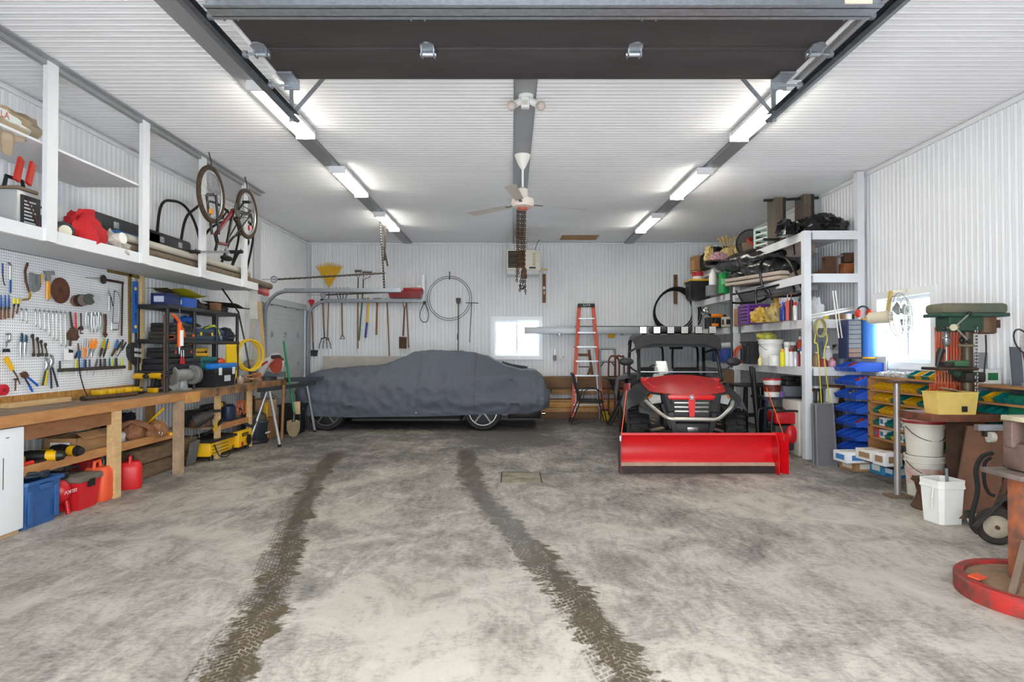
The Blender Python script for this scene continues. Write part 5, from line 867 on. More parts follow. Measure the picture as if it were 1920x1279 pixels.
t = thing('pipe_light', 'black cylindrical flashlight with a yellow ring on the lower shelf', 'flashlight', (-4.0, 8.45, SHZ+.2)); carton('storage_crate', 'black crate holding the flashlight on the lower shelf', (-4.2, 8.4, SHZ), (.3, .5, .2), mat((40,38,38), .6), cat='crate'); MB().cyl((-4.1, 8.2, SHZ+.245), (-4.08, 8.72, SHZ+.245), .04).build('tube', BLACK, t); MB().cyl((-4.08, 8.62, SHZ+.245), (-4.08, 8.66, SHZ+.245), .044).build('ring', YEL, t); MB().cyl((-4.08, 8.72, SHZ+.245), (-4.08, 8.8, SHZ+.245), .045, .03).build('head', STEEL, t)
t = thing('router_tool', 'navy blue cylinder vacuum pot on the lower shelf', 'canister', (-3.98, 8.85, SHZ)); MB().lathe([(.1, 0), (.11, .02), (.1, .2), (.07, .23)], (-4.08, 8.9, SHZ), n=20).build('pot', mat((34,44,70), .45), t); MB().tube(smoothpath([(-4.0, 9.0, SHZ+.18), (-3.95, 9.08, SHZ+.12), (-4.0, 9.14, SHZ+.02)], 5), .01, 6).build('hose', BLACK, t)
coil('cable_tangle', 'tangled orange electric cord hanging at the bench leg', (-3.98, 9.1, SHZ+.16), .1, .006, ORANGE, (1, .3, .2), 3, .05, 'cord'); bottle('paint_cup', 'small white cup on the lower shelf edge', (-4.0, 8.34, SHZ), .035, .08, PLASTICW, PLASTICW, 'jar', cat='cup')
one('dusty_bag', bagmesh((-4.12, 8.2, SHZ), (.14, .15, .08), 41), mat((124,94,76), .8, var=.4), 'dusty reddish bag at the left of the lower shelf', 'bag')
carton('cardboard_box', 'tilted open cardboard carton under the work stand', (-4.1, 10.25, .35), (.32, .4, .28), CARD, .5, True); carton('cardboard_box', 'brown cardboard carton supporting the tilted one', (-4.12, 10.2, 0), (.36, .55, .34), mat((150,108,70), .8)); one('foam_block', MB().box(P(556, 765, 10.5), (.12, .1, .2), rot=R3(.3, .3), bev=.01), mat((216,186,146), .8, var=.3), 'pale foam block leaning between the stand legs', 'foam')
tote('black_bin', 'black plastic bin on the floor behind the shovel blade', (-3.8, 10.75, 0), (.36, .4, .5), BLACK); one('yellow_level', MB().box((-3.95, 9.95, .3), (.06, .05, .6), bev=.008), YEL, 'upright yellow tool case beside the shop vacuum', 'case')
# ================================================================ BACK WALL
def c7(x, y): return (470+x/3.997, 380+y/3.997)
BW = ('Y', 13.56)
def W(name, label, *parts, cat=None): return strokes(name, label, cat or name.split('_')[-1], BW, list(parts))
RK = mat((222,170,22), .45, var=.15)
fan = [('head', RK, 'p', [c7(588,640), c7(500,492), c7(540,478), c7(590,472), c7(640,478), c7(682,492)], .012), ('handle', HANDLE, 's', [c7(588,640), c7(575,1035)], 2.2, .9)]
for i in range(13): fan.append(('tine', RK, 's', [c7(505+i*14.2, 495-14*math.sin(PI*i/12)), c7(487+i*17.2, 474-28*math.sin(PI*i/12))], [2.2, 1.2], .5))
W('leaf_rake', 'yellow fan leaf rake hung head up on the back wall', *fan, cat='rake')
def fork(name, label, cx, ytop, ybot, up, parts2): 
    ps = [('tine', DSTEEL, 's', [c7(cx+dx, ytop), c7(cx+dx*.9, (ytop+ybot)/2), c7(cx+dx*.55, ybot)], 1.5, .8) for dx in (-44, -15, 15, 44)]
    ps.append(('yoke', DSTEEL, 's', [c7(cx-30, ybot), c7(cx, ybot+(8 if up else -8)), c7(cx+30, ybot)], 2.2)); W(name, label, *(ps+parts2), cat='fork')
fork('manure_fork', 'manure fork hung with its tines up on the back wall', 683, 635, 728, True, [('handle', HANDLE, 's', [c7(683,735), c7(688,995)], 2.8, .9), ('grip', DSTEEL, 's', [c7(688,990), c7(670,1020), c7(705,1022), c7(688,990)], 1.8)])
fork('garden_fork', 'garden fork hung with its tines down near the corner', 557, 1095, 1020, False, [('handle', HANDLE, 's', [c7(541,745), c7(549,930)], 3, .9), ('socket', DSTEEL, 's', [c7(549,930), c7(553,1015)], 2.4), ('grip', BLACK, 's', [c7(524,728), c7(560,728)], 4)])
W('square_spade', 'spade with a red grip hanging in the back left corner', ('grip', mat((190,28,38), .4), 'p', [c7(430,735), c7(445,726), c7(470,726), c7(480,740), c7(462,768), c7(448,768)], .03), ('handle', HANDLE, 's', [c7(455,768), c7(462,860), c7(467,1050)], [2.6,3,2.8], .9), ('socket', DSTEEL, 's', [c7(467,1045), c7(470,1105)], 2.6), ('blade', DSTEEL, 'p', [c7(450,1105), c7(505,1105), c7(498,1152), c7(452,1150)], .015))
for k, (x, x2, y2, m_, lab) in enumerate(((806, 803, 1095, HANDLE, 'brown'), (845, 812, 1035, mat((20,110,70), .4), 'green'))):
    hx0, hx1, hy = (783, 828, 515) if k == 0 else (838, 906, 524); ps = [('head', DSTEEL, 's', [c7(hx0, hy), c7(hx1, hy)], 2.), ('bow', DSTEEL, 's', [c7(hx0+2, hy+4), c7(hx0+10, hy+32), c7(x, hy+52), c7(hx1-10, hy+32), c7(hx1-2, hy+4)], 1.2), ('ferrule', DSTEEL, 's', [c7(x, hy+50), c7(x-2, 660)], 2), ('handle', m_, 's', [c7(x-2, 655), c7(x2, y2)], 2.8, .9)]
    for i in range(7): xx = hx0+(hx1-hx0)*i/6; ps.append(('tooth', DSTEEL, 's', [c7(xx, hy), c7(xx, hy-13)], 1.2))
    W('bow_rake', 'bow rake with a %s handle hung head up on the back wall' % lab, *ps, cat='rake')
W('splitting_axe', 'axe with a yellow and blue handle on the back wall', ('head', BRN, 'p', [c7(840,716), c7(905,722), c7(905,734), c7(842,730)], .05), ('upper_handle', YEL, 's', [c7(882,708), c7(874,900)], 4, .7), ('lower_handle', mat((24,62,140), .45), 's', [c7(872,898), c7(860,1012)], 4, .7))
W('sledge_hammer', 'sledgehammer with a wooden handle and red neck on the back wall', ('head', RUST, 'p', [c7(920,717), c7(976,717), c7(976,734), c7(920,734)], .06), ('neck', mat((186,36,34), .5), 's', [c7(948,732), c7(948,775)], 3.4), ('handle', HANDLE, 's', [c7(948,775), c7(943,992)], 3.4, .9))
W('garden_hoe', 'long hoe with a yellow-banded wooden handle reaching down behind the car', ('head', DSTEEL, 'p', [c7(1000,724), c7(1050,722), c7(1052,734), c7(1000,734)], .03), ('handle', HANDLE, 's', [c7(1022,735), c7(1028,850), c7(1032,950), c7(1040,1195)], 2.4, .9), ('band', mat((200,180,50), .5), 's', [c7(1028,870), c7(1031,935)], 2.7))
W('flat_spade', 'rusty square-bladed spade with a forked handle on the back wall', ('left_strap', HANDLE, 's', [c7(1138,750), c7(1150,790)], 1.6), ('right_strap', HANDLE, 's', [c7(1170,752), c7(1157,790)], 1.6), ('handle', mat((92,58,44), .6), 's', [c7(1153,785), c7(1142,1000)], [2.6, 3]), ('blade', RUST, 'p', [c7(1112,1005), c7(1170,1008), c7(1168,1095), c7(1112,1092)], .02))
W('broom_handle', 'plain brown pole hanging beside the rusty spade', ('pole', HANDLE, 's', [c7(1168,752), c7(1184,1085)], 2.4, .9), ('tip', DSTEEL, 's', [c7(1183,1070), c7(1184,1086)], 2.8), cat='pole')
def c8(x, y): return (780+x/4.571, 430+y/4.571)
q = P(*c8(287, 592), 13.56); R = 41.5*S(13.56); WR = mat((58,58,60), .4, .5)
t = thing('wire_hoops', 'pair of thin wire hoops hung from a hook on the back wall', 'hoop', q-V((0,0,R))); MB().torus(q, R, .006, axis=(0,1,0), n=64, m=6).build('outer_hoop', WR, t); MB().torus(q+V((0,-.02,0)), R*.91, .006, axis=(0,1,0), n=64, m=6).build('inner_hoop', WR, t); MB().beam(q+V((0, .02, R*.86)), q+V((0, .02, R*1.22)), .03, .02).build('hook', RUST, t)
W('roof_scraper', 'long-handled flat scraper hanging inside the wire hoops', ('blade', DSTEEL, 'p', [c8(343,588), c8(384,588), c8(384,625), c8(368,645), c8(358,645), c8(343,625)], .012), ('pole', DSTEEL, 's', [c8(363,640), c8(360,1100)], 2.), ('sleeve', BLACK, 's', [c8(359,898), c8(358,945)], 2.8), cat='scraper')
W('steel_tee', 'black T-shaped steel rod hanging right of the wire hoops', ('cross_bar', DSTEEL, 's', [c8(425,630), c8(535,632)], 1.5), ('rod', DSTEEL, 's', [c8(478,632), c8(459,970)], 1.3), cat='rod')
W('wall_board', 'narrow brown board with white marks right of the heater', ('board', mat((116,84,52), .7, var=.3), 'p', [c8(1083,383), c8(1113,383), c8(1113,630), c8(1083,630)], .025), ('sticker', PLASTICW, 'p', [c8(1089,490), c8(1106,490), c8(1106,516), c8(1089,516)], .03), ('mark', mat((210,205,196), .6), 'p', [c8(1093,530), c8(1104,530), c8(1102,560), c8(1095,560)], .03), cat='board')
W('wall_strip', 'narrow brown board above the coiled black hose', ('board', mat((112,80,50), .7), 'p', [(1263,515), (1270,515), (1270,570), (1263,570)], .025), ('nail', DSTEEL, 'd', (1266,522), 1.6, .02), cat='board')
for k in range(5):
    q = P(1266, 581, 13.5)
    if k == 0: t = thing('hose_coil', 'large coil of black hose hung on the back wall above the vehicle', 'hose', q-V((0,0,.5)))
    MB().torus(q+V((.012*k-.02, -.03*k+.04, -.01*k)), 40*S(13.5)+.022*(k-2), .016, axis=(.03*(k-2), 1, .04*(k % 2)), n=40, m=7, wob=.03).build('hose_turn', BLACKR, t)
# heater
def heater():
    a, b = P(950, 468, 12.6), P(1004, 506, 12.6); x0, x1, z1, z0 = a.x, b.x, a.z, b.z; y0 = 12.6; cr = mat((222,216,200), .45)
    t = thing('unit_heater', 'cream gas unit heater with dark louvres hung near the back wall', 'heater', ((x0+x1)/2, y0, z0)); MB().b2((x0, y0, z0), (x1, y0+.55, z1), bev=.01).build('cabinet', cr, t)
    lx1 = x0+(x1-x0)*.63; MB().b2((x0+.03, y0-.006, z0+.04), (lx1, y0, z1-.03)).build('opening', mat((20,18,18), .8), t)
    for k in range(7): z = z0+.06+k*(z1-z0-.11)/6.6; MB().box(((x0+.03+lx1)/2, y0-.02, z), (lx1-x0-.05, .045, .008), rot=R3(0, -.5)).build('louvre', mat((140,128,120), .4, .3), t)
    MB().b2((x1, y0+.05, z0), (x1+.1, y0+.5, z1-.02)).build('side_panel', mat((214,206,190), .5), t)
    text('lettering', 'REZNOR', mat((120,76,20), .5), t, (x1-.03, y0-.003, (z0+z1)/2+.02), (0,0,1), (-1,0,0), .05, width=.26); MB().b2((lx1+.09, y0-.004, z0+.025), (lx1+.22, y0, z0+.06)).build('name_plate', BLACK, t)
    for x in (x0+.02, x0+.17, x1-.17): MB().cyl((x, y0+.2, z1), (x, y0+.2, ZC-.01), .007, n=6).build('hanger_rod', GALV, t)
    MB().b2((x0+.01, y0+.03, z0-.08), (x1+.08, y0+.5, z0)).build('bottom_pan', mat((196,196,194), .5), t); MB().tube([(x1+.1, y0+.2, z0+.03), (x1+.22, y0+.18, z0+.03), (x1+.26, y0+.18, z0+.02)], .014, 6).build('gas_line', mat((190,150,50), .4, .6), t); MB().tube(smoothpath([(x1-.02, y0+.3, z1), (x1+.06, y0+.3, z1+.2), (x1+.1, y0+.3, z1+.25)], 5), .006, 5).build('wire', BLACK, t)
heater()
# chain hoists hanging from the middle channel
CHN = mat((104,70,44), .6, .5, var=.5)
def chain(p0, p1, m, parent, n=None, r=.006, l=.045):
    p0, p1 = V(p0), V(p1); d = (p1-p0); n = n or max(3, int(d.length/(l*.74))); mb = MB(); d.normalize()
    for i in range(n):
        c = p0.lerp(p1, (i+.5)/n); s_ = V((1,0,0)) if i % 2 else V((0,1,0)); pts = [c+d*(l/2*math.sin(a))+s_*(l*.3*math.cos(a)) for a in [2*PI*k/8 for k in range(8)]]; mb.tube(pts, r, 4, closed=True)
    return mb.build('chain', m, parent)
hx = P(978, 400, 9.6).x; t = thing('chain_hoist', 'rusty chain hoist hanging from the middle ceiling channel', 'chain hoist', (hx, 9.6, 2.4)); MB().b2((hx-.12, 9.5, ZC-.1), (hx+.12, 9.7, ZC-.035), bev=.01).build('top_plate', RUST, t); MB().cyl((hx-.06, 9.6, ZC-.16), (hx+.06, 9.6, ZC-.16), .07).build('sheave', RUST, t)
for dx, zb in ((-.045, 2.5), (-.02, 2.62), (.02, 2.72), (.05, 2.45), (.075, 2.66)): chain((hx+dx-.02, 9.6+dx*.4, ZC-.18), (hx+dx-.03, 9.6+dx*.4, zb), CHN, t)
MB().torus((hx+.01, 9.6, 2.42), .035, .012, axis=(0,1,0), n=16, m=6, a0=-.5, a1=4.2).build('hook', DSTEEL, t); bagmesh((hx+.035, 9.6, 2.55), (.05, .05, .09), 3, amp=.5, fr=9).build('chain_bunch', RUST, t)
for k in range(3): chain((hx-.01+.03*k, 9.59, 2.56), (hx-.03+.045*k, 9.59, 2.3+.05*((k+1) % 3)), mat((62,52,46), .6, .5), t)
# ceiling fan
def fanc():
    c = V((P(980, 380, 7.4).x, 7.4, 0)); zm = P(980, 383, 7.4).z; t = thing('ceiling_fan', 'white ceiling fan on a long rod below the middle channel', 'ceiling fan', (c.x, c.y, zm)); m = mat((232,228,222), .4)
    MB().lathe([(.1, 0), (.09, -.03), (.045, -.13), (.02, -.17)], (c.x, c.y, ZC-.035), n=20).build('canopy', m, t); MB().cyl((c.x, c.y, ZC-.18), (c.x, c.y, zm+.1), .014).build('rod', m, t); MB().lathe([(.03, .2), (.06, .18), (.07, .08), (.13, .06), (.14, .0), (.12, -.03), (.04, -.05)], (c.x, c.y, zm), n=24).build('motor', mat((226,214,204), .4), t); MB().lathe([(.07, -.045), (.06, -.07), (.02, -.075)], (c.x, c.y, zm), n=16).build('bottom_cap', mat((180,90,60), .4), t)
    for k in range(3):
        a = .35+k*2*PI/3; d = V((math.cos(a), math.sin(a), 0)); n_ = V((-d.y, d.x, 0)); MB().beam(c+d*.12+V((0,0,zm+.0)), c+d*.26+V((0,0,zm)), .04, .008).build('blade_arm', GREY, t)
        MB().grid([[c+d*(.22+.13*i)+n_*(w*(.045+.02*i/5))+V((0, 0, zm+.012*w)) for w in (-1, -.3, .4, 1)] for i in range(6)]).build('blade', mat((206,198,188), .5), t)
fanc()
# twin flood light
q = P(985, 205, 5.9); t = thing('flood_light', 'white twin-bulb motion light on the middle ceiling channel', 'flood light', (q.x, q.y, ZC-.17)); c = V((q.x, 5.65, ZC-.036)); MB().lathe([(.07, 0), (.065, -.03), (.03, -.035)], c, n=20).build('base', PLASTICW, t); MB().b2(c+V((-.045, -.06, -.13)), c+V((.03, .0, -.03)), bev=.008).build('sensor', PLASTICW, t); MB().box(c+V((-.01, -.063, -.085)), (.05, .006, .04)).build('sensor_window', mat((200,196,186), .3), t)
for s_ in (-1, 1): MB().cyl(c+V((s_*.02, 0, -.04)), c+V((s_*.1, -.03, -.09)), .03, .035).build('lamp_holder', PLASTICW, t); MB().ell(c+V((s_*.135, -.05, -.115)), (.042, .042, .042)).build('bulb', mat((196,182,172), .25), t)
# grey gutter length on the back wall, switches etc.
t = thing('metal_gutter', 'long galvanised box gutter lying on brackets across the back window', 'gutter', P(984, 627, 13.35)); a = P(984, 626, 13.35); MB().b2((a.x, 13.32, a.z), (3.3, 13.5, a.z+.15), bev=.004).build('gutter', mat((182,186,190), .45, .4, var=.1), t); MB().b2((a.x-.005, 13.325, a.z+.01), (a.x, 13.495, a.z+.14)).build('end_cap', mat((120,122,124), .5), t)
for x in (1.0, 2.4): MB().b2((x, 13.34, a.z-.03), (x+.04, 13.63, a.z)).build('bracket', GALV, t)
one('steel_rod', MB().cyl((P(1078, 611, 13.4).x, 13.4, a.z+.16), (3.3, 13.4, a.z+.16), .01), DSTEEL, 'thin dark rod lying on top of the long gutter', 'rod')
one('work_glove', bagmesh(P(1146, 634, 13.45), (.08, .03, .06), 7, flat=.8), mat((226,168,20), .7), 'yellow work glove stuck below the gutter', 'glove')
t = thing('light_switch', 'grey switch box with a conduit on the back wall right of the window', 'switch', P(1040, 676, 13.6)); MB().b2(P(1037, 676, 13.6), P(1043, 666, 13.64)).build('box', GREY, t); MB().b2(P(1038.5, 666, 13.61), P(1041.5, 654, 13.64)).build('conduit', STEEL, t)
t = thing('wall_outlet', 'white outlet plate on the back wall beside the switch box', 'outlet', P(1054, 672, 13.6)); MB().b2(P(1049, 673, 13.6), P(1057, 666, 13.64)).build('plate', PLASTICW, t); MB().b2(P(1055, 671.5, 13.595), P(1056, 668, 13.6)).build('socket', DGREY, t)
t = one('plywood_sheet', MB().b2((P(606, 668, 13.45).x, 13.44, 0), (P(762, 668, 13.45).x, 13.46, P(606, 668, 13.45).z)), mat((196,190,180), .75, var=.15), 'pale beige sheet leaning on the back wall behind the covered car', 'sheet')
# lumber stack
x0 = P(1008, 750, 13.2).x; LB = [(.02, .13, 12.95, 13.4, 3.2, 'dark bottom plank', WOODD), (.13, .22, 13.0, 13.4, 2.9, 'second plank up, light pine', WOODX), (.225, .34, 13.05, 13.4, 2.85, 'third plank up, orange pine', mat((206,156,88), .65, var=.8, col2=(170,118,60), scale=4, stretch=(1,6,6))), (.345, .385, 13.05, 13.42, 2.9, 'thin pale plank', WOODX), (.5, .6, 13.1, 13.4, 2.7, 'short stepped plank', mat((170,126,78), .7, var=.6, stretch=(1,6,6))), (.6, .645, 13.1, 13.4, 2.85, 'thin brown plank', WOODD), (.645, .87, 13.05, 13.42, 3.0, 'thick dark top beam', mat((124,94,62), .75, var=.7, col2=(92,68,44), scale=4, stretch=(1,6,6)))]
for k, (z0, z1, y0, y1, xe, lab, m_) in enumerate(LB): one('lumber_plank', MB().b2((x0+.04*(k % 3)+(.25 if k in (4,) else 0), y0, z0-.02 if k == 0 else z0), (xe, y1, z1), bev=.004), m_, lab+' of the lumber stack under the back window', 'plank', 'lumber stack')
for x in (1.3, 2.6): one('stack_spacer', MB().b2((x, 13.1, .385), (x+.09, 13.4, .5)), WOODD, 'short wood spacer under the %s end of the upper lumber' % ('left' if x < 2 else 'right'), 'spacer')
# orange step ladder
def ladder():
    bl_, br_ = P(1073, 784, 12.85), P(1131, 786, 12.85); tl_, tr_ = P(1086, 572, 13.1), P(1112, 572, 13.1); bl_.z = br_.z = .0; tl_.z = tr_.z = 2.36; OR = mat((206,74,40), .45, var=.15)
    t = thing('step_ladder', 'tall orange fibreglass step ladder folded against the lumber stack', 'ladder', (bl_+br_)/2)
    for a, b in ((bl_, tl_), (br_, tr_)): MB().beam(a+V((0,0,.03)), b, .03, .075, up=(1,0,0)).build('front_rail', OR, t); MB().beam(a+V((.05 if a is bl_ else -.05, .12, .03)), b+V((0,.07,-.05)), .025, .05, up=(1,0,0)).build('rear_rail', mat((176,180,184), .4, .6), t); MB().box(a+V((0, 0, .02)), (.05, .1, .04)).build('foot', BLACK, t)
    for k in range(7):
        z = .3+k*.3; f = z/2.36; a, b = bl_.lerp(tl_, f), br_.lerp(tr_, f); a.z = b.z = z; MB().beam(a, b, .085, .028).build('step', mat((196,200,203), .35, .6), t)
        if k < 2:
            for s_, q in ((1, a), (-1, b)): MB().beam(q+V((s_*.01, -.03, -.13 if k == 0 else -.1)), q+V((s_*.1, -.03, -.01)), .012, .004, up=(0,1,0)).build('brace', GALV, t)
    m_ = (tl_+tr_)/2; MB().box(m_+V((0, 0, .02)), ((tr_-tl_).x+.06, .14, .07), bev=.01).build('top_cap', mat((26,28,32), .5), t); text('lettering', '/LITE', mat((235,235,235), .5), t, m_+V((0, -.072, .02)), (1,0,0), (0,0,1), .04, width=.16)
ladder()
t = thing('wooden_ladder', 'old dark wooden step stool behind the orange ladder', 'step stool', (1.75, 13.2, .88)); a = P(1102, 655, 13.25); MB().beam(P(1104, 656, 13.25), P(1112, 712, 13.25), .05, .08, up=(0,1,0)).build('leg', WOODD, t); MB().b2(P(1085, 668, 13.2), P(1105, 663, 13.3)).build('step', WOODD, t); MB().beam(P(1107, 690, 13.25), P(1100, 712, 13.25), .05, .06, up=(0,1,0)).build('brace', WOODD, t); MB().b2(P(1085, 689, 13.25), P(1105, 687, 13.28)).build('rung', DSTEEL, t); MB().b2(P(1076, 652, 13.25), P(1082, 650, 13.3)).build('top', WOODD, t)
t = thing('sawhorse_frame', 'grey tubular frame standing behind the black table', 'frame', P(1140, 708, 12.9)); fm = mat((130,134,138), .4, .6)
for a, b in (((1124,654),(1154,654)), ((1125,654),(1124,790)), ((1153,654),(1156,790)), ((1125,678),(1154,678))): MB().cyl(P(*a, 12.9), P(*b, 12.9), .022).build('tube', fm, t)
for a, b in (((1124,690),(1132,680)), ((1155,690),(1147,680))): MB().cyl(P(*a, 12.9), P(*b, 12.9), .012).build('brace', DSTEEL, t)
t = thing('hand_truck', 'rusty red hand truck frame behind the black table', 'hand truck', P(1155, 780, 12.5)); hm = mat((112,56,46), .6, .3, var=.3)
MB().tube(smoothpath([P(1141, 778, 12.5), P(1141, 690, 12.5), P(1144, 670, 12.5), P(1152, 668, 12.5), P(1159, 673, 12.5), P(1161, 690, 12.5), P(1160, 778, 12.5)], 4), .018, 8).build('frame', hm, t); MB().tube(smoothpath([P(1153, 778, 12.4), P(1153, 690, 12.4), P(1156, 669, 12.4), P(1165, 669, 12.4), P(1170, 678, 12.4), P(1170, 778, 12.4)], 4), .018, 8).build('rear_frame', hm, t); MB().cyl(P(1141, 706, 12.5), P(1170, 706, 12.4), .014).build('cross_bar', hm, t); MB().b2((P(1139, 0, 12.5).x, 12.25, 0), (P(1172, 0, 12.5).x, 12.5, .02)).build('toe_plate', hm, t)
c = P(1153, 709, 11.75); t = thing('folding_table', 'small round black folding table beside the vehicle', 'table', (c.x, 11.75, 0)); MB().lathe([(.3, -.03), (.32, -.02), (.32, .0), (.3, .004)], (c.x+.12, 11.75, c.z), n=32).build('tabletop', mat((46,46,48), .5), t)
for s_ in (-1, 1):
    for y in (-.15, .15): MB().tube([(c.x+.12-s_*.2, 11.75+y, c.z-.03), (c.x+.1, 11.75+y, c.z*.5), (c.x+.08+s_*.2, 11.75+y, .02)], .022, 8).build('leg', BLACK, t)
# black mesh chair
def chair():
    c = P(1103, 790, 12.1); c = V((c.x, 12.1, 0)); t = thing('patio_chair', 'black mesh patio chair in front of the orange ladder', 'chair', c); sc_ = .3
    MB().box(c+V((.05, 0, .44)), (.46, .44, .035), bev=.012).build('seat', mat((34,36,40), .8), t); MB().box(c+V((-.24, 0, .72)), (.035, .44, .56), rot=R3(0, 0, -.28), bev=.012).build('backrest', mat((36,38,42), .8), t)
    for s_ in (-1, 1):
        y = .22*s_; MB().tube(smoothpath([c+V((.34, y, .015)), c+V((.24, y, .42)), c+V((.22, y, .62)), c+V((.1, y, .69)), c+V((-.08, y, .66)), c+V((-.12, y, .5))], 4), .011, 7).build('front_leg', BLACK, t); MB().tube([c+V((-.16, y, .5)), c+V((-.36, y, .015))], .011, 7).build('rear_leg', BLACK, t); MB().tube([c+V((-.36, y, .012)), c+V((-.16, y, .06)), ], .009, 6).build('skid', BLACK, t)
chair()
for k, (x, lab) in enumerate(((1132, 'left'), (1139, 'right'))): bottle('yellow_can', 'yellow can on the floor beside the ladder foot, the %s one' % lab, (P(x, 780, 12.6).x, 12.6, 0), .04, .24, mat((196,170,40), .4), BLACK, 'can', 'yellow cans')
# ================================================================ COVERED CAR
def car():
    t = thing('covered_car', 'car parked sideways under a fitted grey-blue cover', 'car', (-1.6, 12., 0)); YN, YFAR = 11.02, 12.9; YC = (YN+YFAR)/2
    sil = [(562,722),(570,706),(583,697),(611,690.5),(662,688),(703,684.5),(728,678.5),(749,670),(777,660),(802,657.5),(853,657.8),(879,659.8),(910,666.5),(930,675.5),(955,685),(978,691.5),(1004,692.5),(1017,701),(1026,722),(1029,740)]
    hem = [(562,779),(600,781),(662,783),(790,781.5),(943,777.5),(1000,773),(1029,766)]
    def interp(tab, x):
        for a, b in zip(tab, tab[1:]):
            if a[0] <= x <= b[0]: f = (x-a[0])/(b[0]-a[0]); f = f*f*(3-2*f)*.5+f*.5; return a[1]+(b[1]-a[1])*f
        return tab[0][1] if x < tab[0][0] else tab[-1][1]
    rows = []; N = 150; M = 64
    for i in range(N+1):
        px = 562+(1029-562)*i/N; X = (px-960)*11.45/FPX; top = CAMH-(interp(sil, px)-655)*11.9/FPX; hz = CAMH-(interp(hem, px)-655)*YN/FPX
        u = i/N; e = min(u/.07, (1-u)/.05, 1.); ins = .30*(1-math.sqrt(max(0, 1-(1-e)**2)))
        cab = max(0, min(1, (top-1.0)/.4)); zs = min(.86+.05*math.sin(u*9), top-.06)
        half = [(0, .03, hz), (0, .0, (hz+.5)/2), (0, -.02, .52), (0, .0, .7), (0, .07, zs), (0, .22+.1*cab, zs+(top-zs)*.42), (0, .42+.12*cab, zs+(top-zs)*.86), (0, .62, top-.012), (0, YC-YN, top)]
        key = [V((X, YN+ins+a[1], a[2])) for a in half]; far = [V((X, YFAR-ins-a[1], a[2])) for a in half[:-1]][::-1]
        path = smoothpath(key+far, 6); L_ = len(path)-1; row = []
        for j in range(M+1): f = j/M*L_; k = min(int(f), L_-1); row.append(path[k].lerp(path[k+1], f-k))
        rows.append(row)
    for i, r in enumerate(rows):
        for j, p in enumerate(r):
            side = 1 if j < M/2 else -1; zz = p.z
            # slack folds: long diagonals falling away from the cabin plus fine crumple
            d = .05*noise.noise(V((p.x*.9+zz*2.2, zz*3.4-p.x*.5, 1.)))+.08*max(0, noise.noise(V((p.x*1.3-zz*1.5, zz*5.5+p.x*1.1, 7.))))
            d += .045*(1-abs(noise.noise(V((p.x*4.2+zz*3, zz*7-p.x*1.3, 3.)))))**4+.016*noise.noise(V((p.x*9, p.y*6, zz*10)))
            if .0 < (p.x-.2) < .6: d += .02*math.sin(p.x*46+zz*2)*min(1, (p.x-.2)*4)*max(0, min(1, (.95-zz)*3))
            d *= min(1, (zz-.1)*3)
            p.y -= d*side*(1 if zz < 1.0 else .6); p.z += d*(.2 if zz < .8 else .25)
    CV = mat((88,98,108), .8, var=.5, col2=(100,90,106), scale=1.6, bump=.8, bscale=9)
    mb = MB(); mb.grid(rows); mb.face(rows[0]); mb.face(rows[-1]); ob = mb.build('fabric_cover', CV, t, ang=75)
    for pxs in (790, 893): MB().tube([rows[int((pxs-562)/467*N)][j]+V((0, -.004, .0)) for j in range(1, 30)], .003, 4).build('seam', mat((70,78,86), .8), ob)
    MB().torus(P(780, 774, YN-.015), .012, .003, axis=(0,1,0), n=14, m=6).build('grommet', mat((220,220,220), .3, .8), ob)
    TR = mat((28,28,29), .75, bump=.2); RM = mat((120,120,124), .3, .6)
    for px, lab in ((614, 'front'), (906, 'rear')):
        c = V(((px-960)*11.12/FPX, 11.14, .34)); w_ = MB(); w_.lathe([(.25, -.1), (.32, -.1), (.34, -.07), (.34, .1), (.25, .12), (.25, -.1)], c, (0, 1, 0), 40, cap=False); w_ = w_.build('tyre', TR, t)
        MB().torus(c+V((0, -.09, 0)), .245, .012, axis=(0,1,0), n=40, m=6).build('rim_edge', mat((170,170,172), .25, .9), w_); MB().lathe([(.03, 0), (.24, .03), (.24, .06)], c+V((0, -.06, 0)), (0, 1, 0), 30).build('rim', BLACK, w_)
        for k in range(5): a = k*2*PI/5+.3; d = V((math.cos(a), 0, math.sin(a))); MB().beam(c+V((0, -.085, 0))+d*.03, c+V((0, -.075, 0))+d*.235, .03, .05, up=(0,1,0)).build('spoke', RM, w_)
        MB().cyl(c+V((0, -.11, 0)), c+V((0, -.06, 0)), .04).build('hub_cap', RM, w_)
        d2 = MB(); d2.lathe([(.25, -.1), (.32, -.1), (.34, -.07), (.34, .1), (.25, .12)], c+V((0, 1.6, 0)), (0, 1, 0), 24); d2.build('tyre', TR, t)
    MB().b2((P(662, 0, 11.1).x, 11.14, .16), (P(864, 0, 11.1).x, 12.7, .42)).build('sill', mat((16,16,17), .8), t); MB().b2((P(662, 0, 11.1).x, 11.115, .17), (P(862, 0, 11.1).x, 11.14, .2)).build('sill_edge', mat((40,40,43), .5), t)
    MB().b2((P(952, 0, 11.1).x, 11.2, .2), (P(1014, 0, 11.1).x, 12.7, .42), bev=.02).build('rear_valance', mat((20,20,22), .3), t); MB().cyl(P(1016, 775, 11.5), P(1022, 775, 11.5), .03).build('exhaust_tip', CHROME, t)
    q = P(946, 679, 11.95); MB().tube([P(941, 679, 11.9), P(960, 686, 11.9), P(989, 690, 11.9)], [.02, .035, .03], 8).build('spoiler_fold', mat((54,60,68), .8), t)
car()
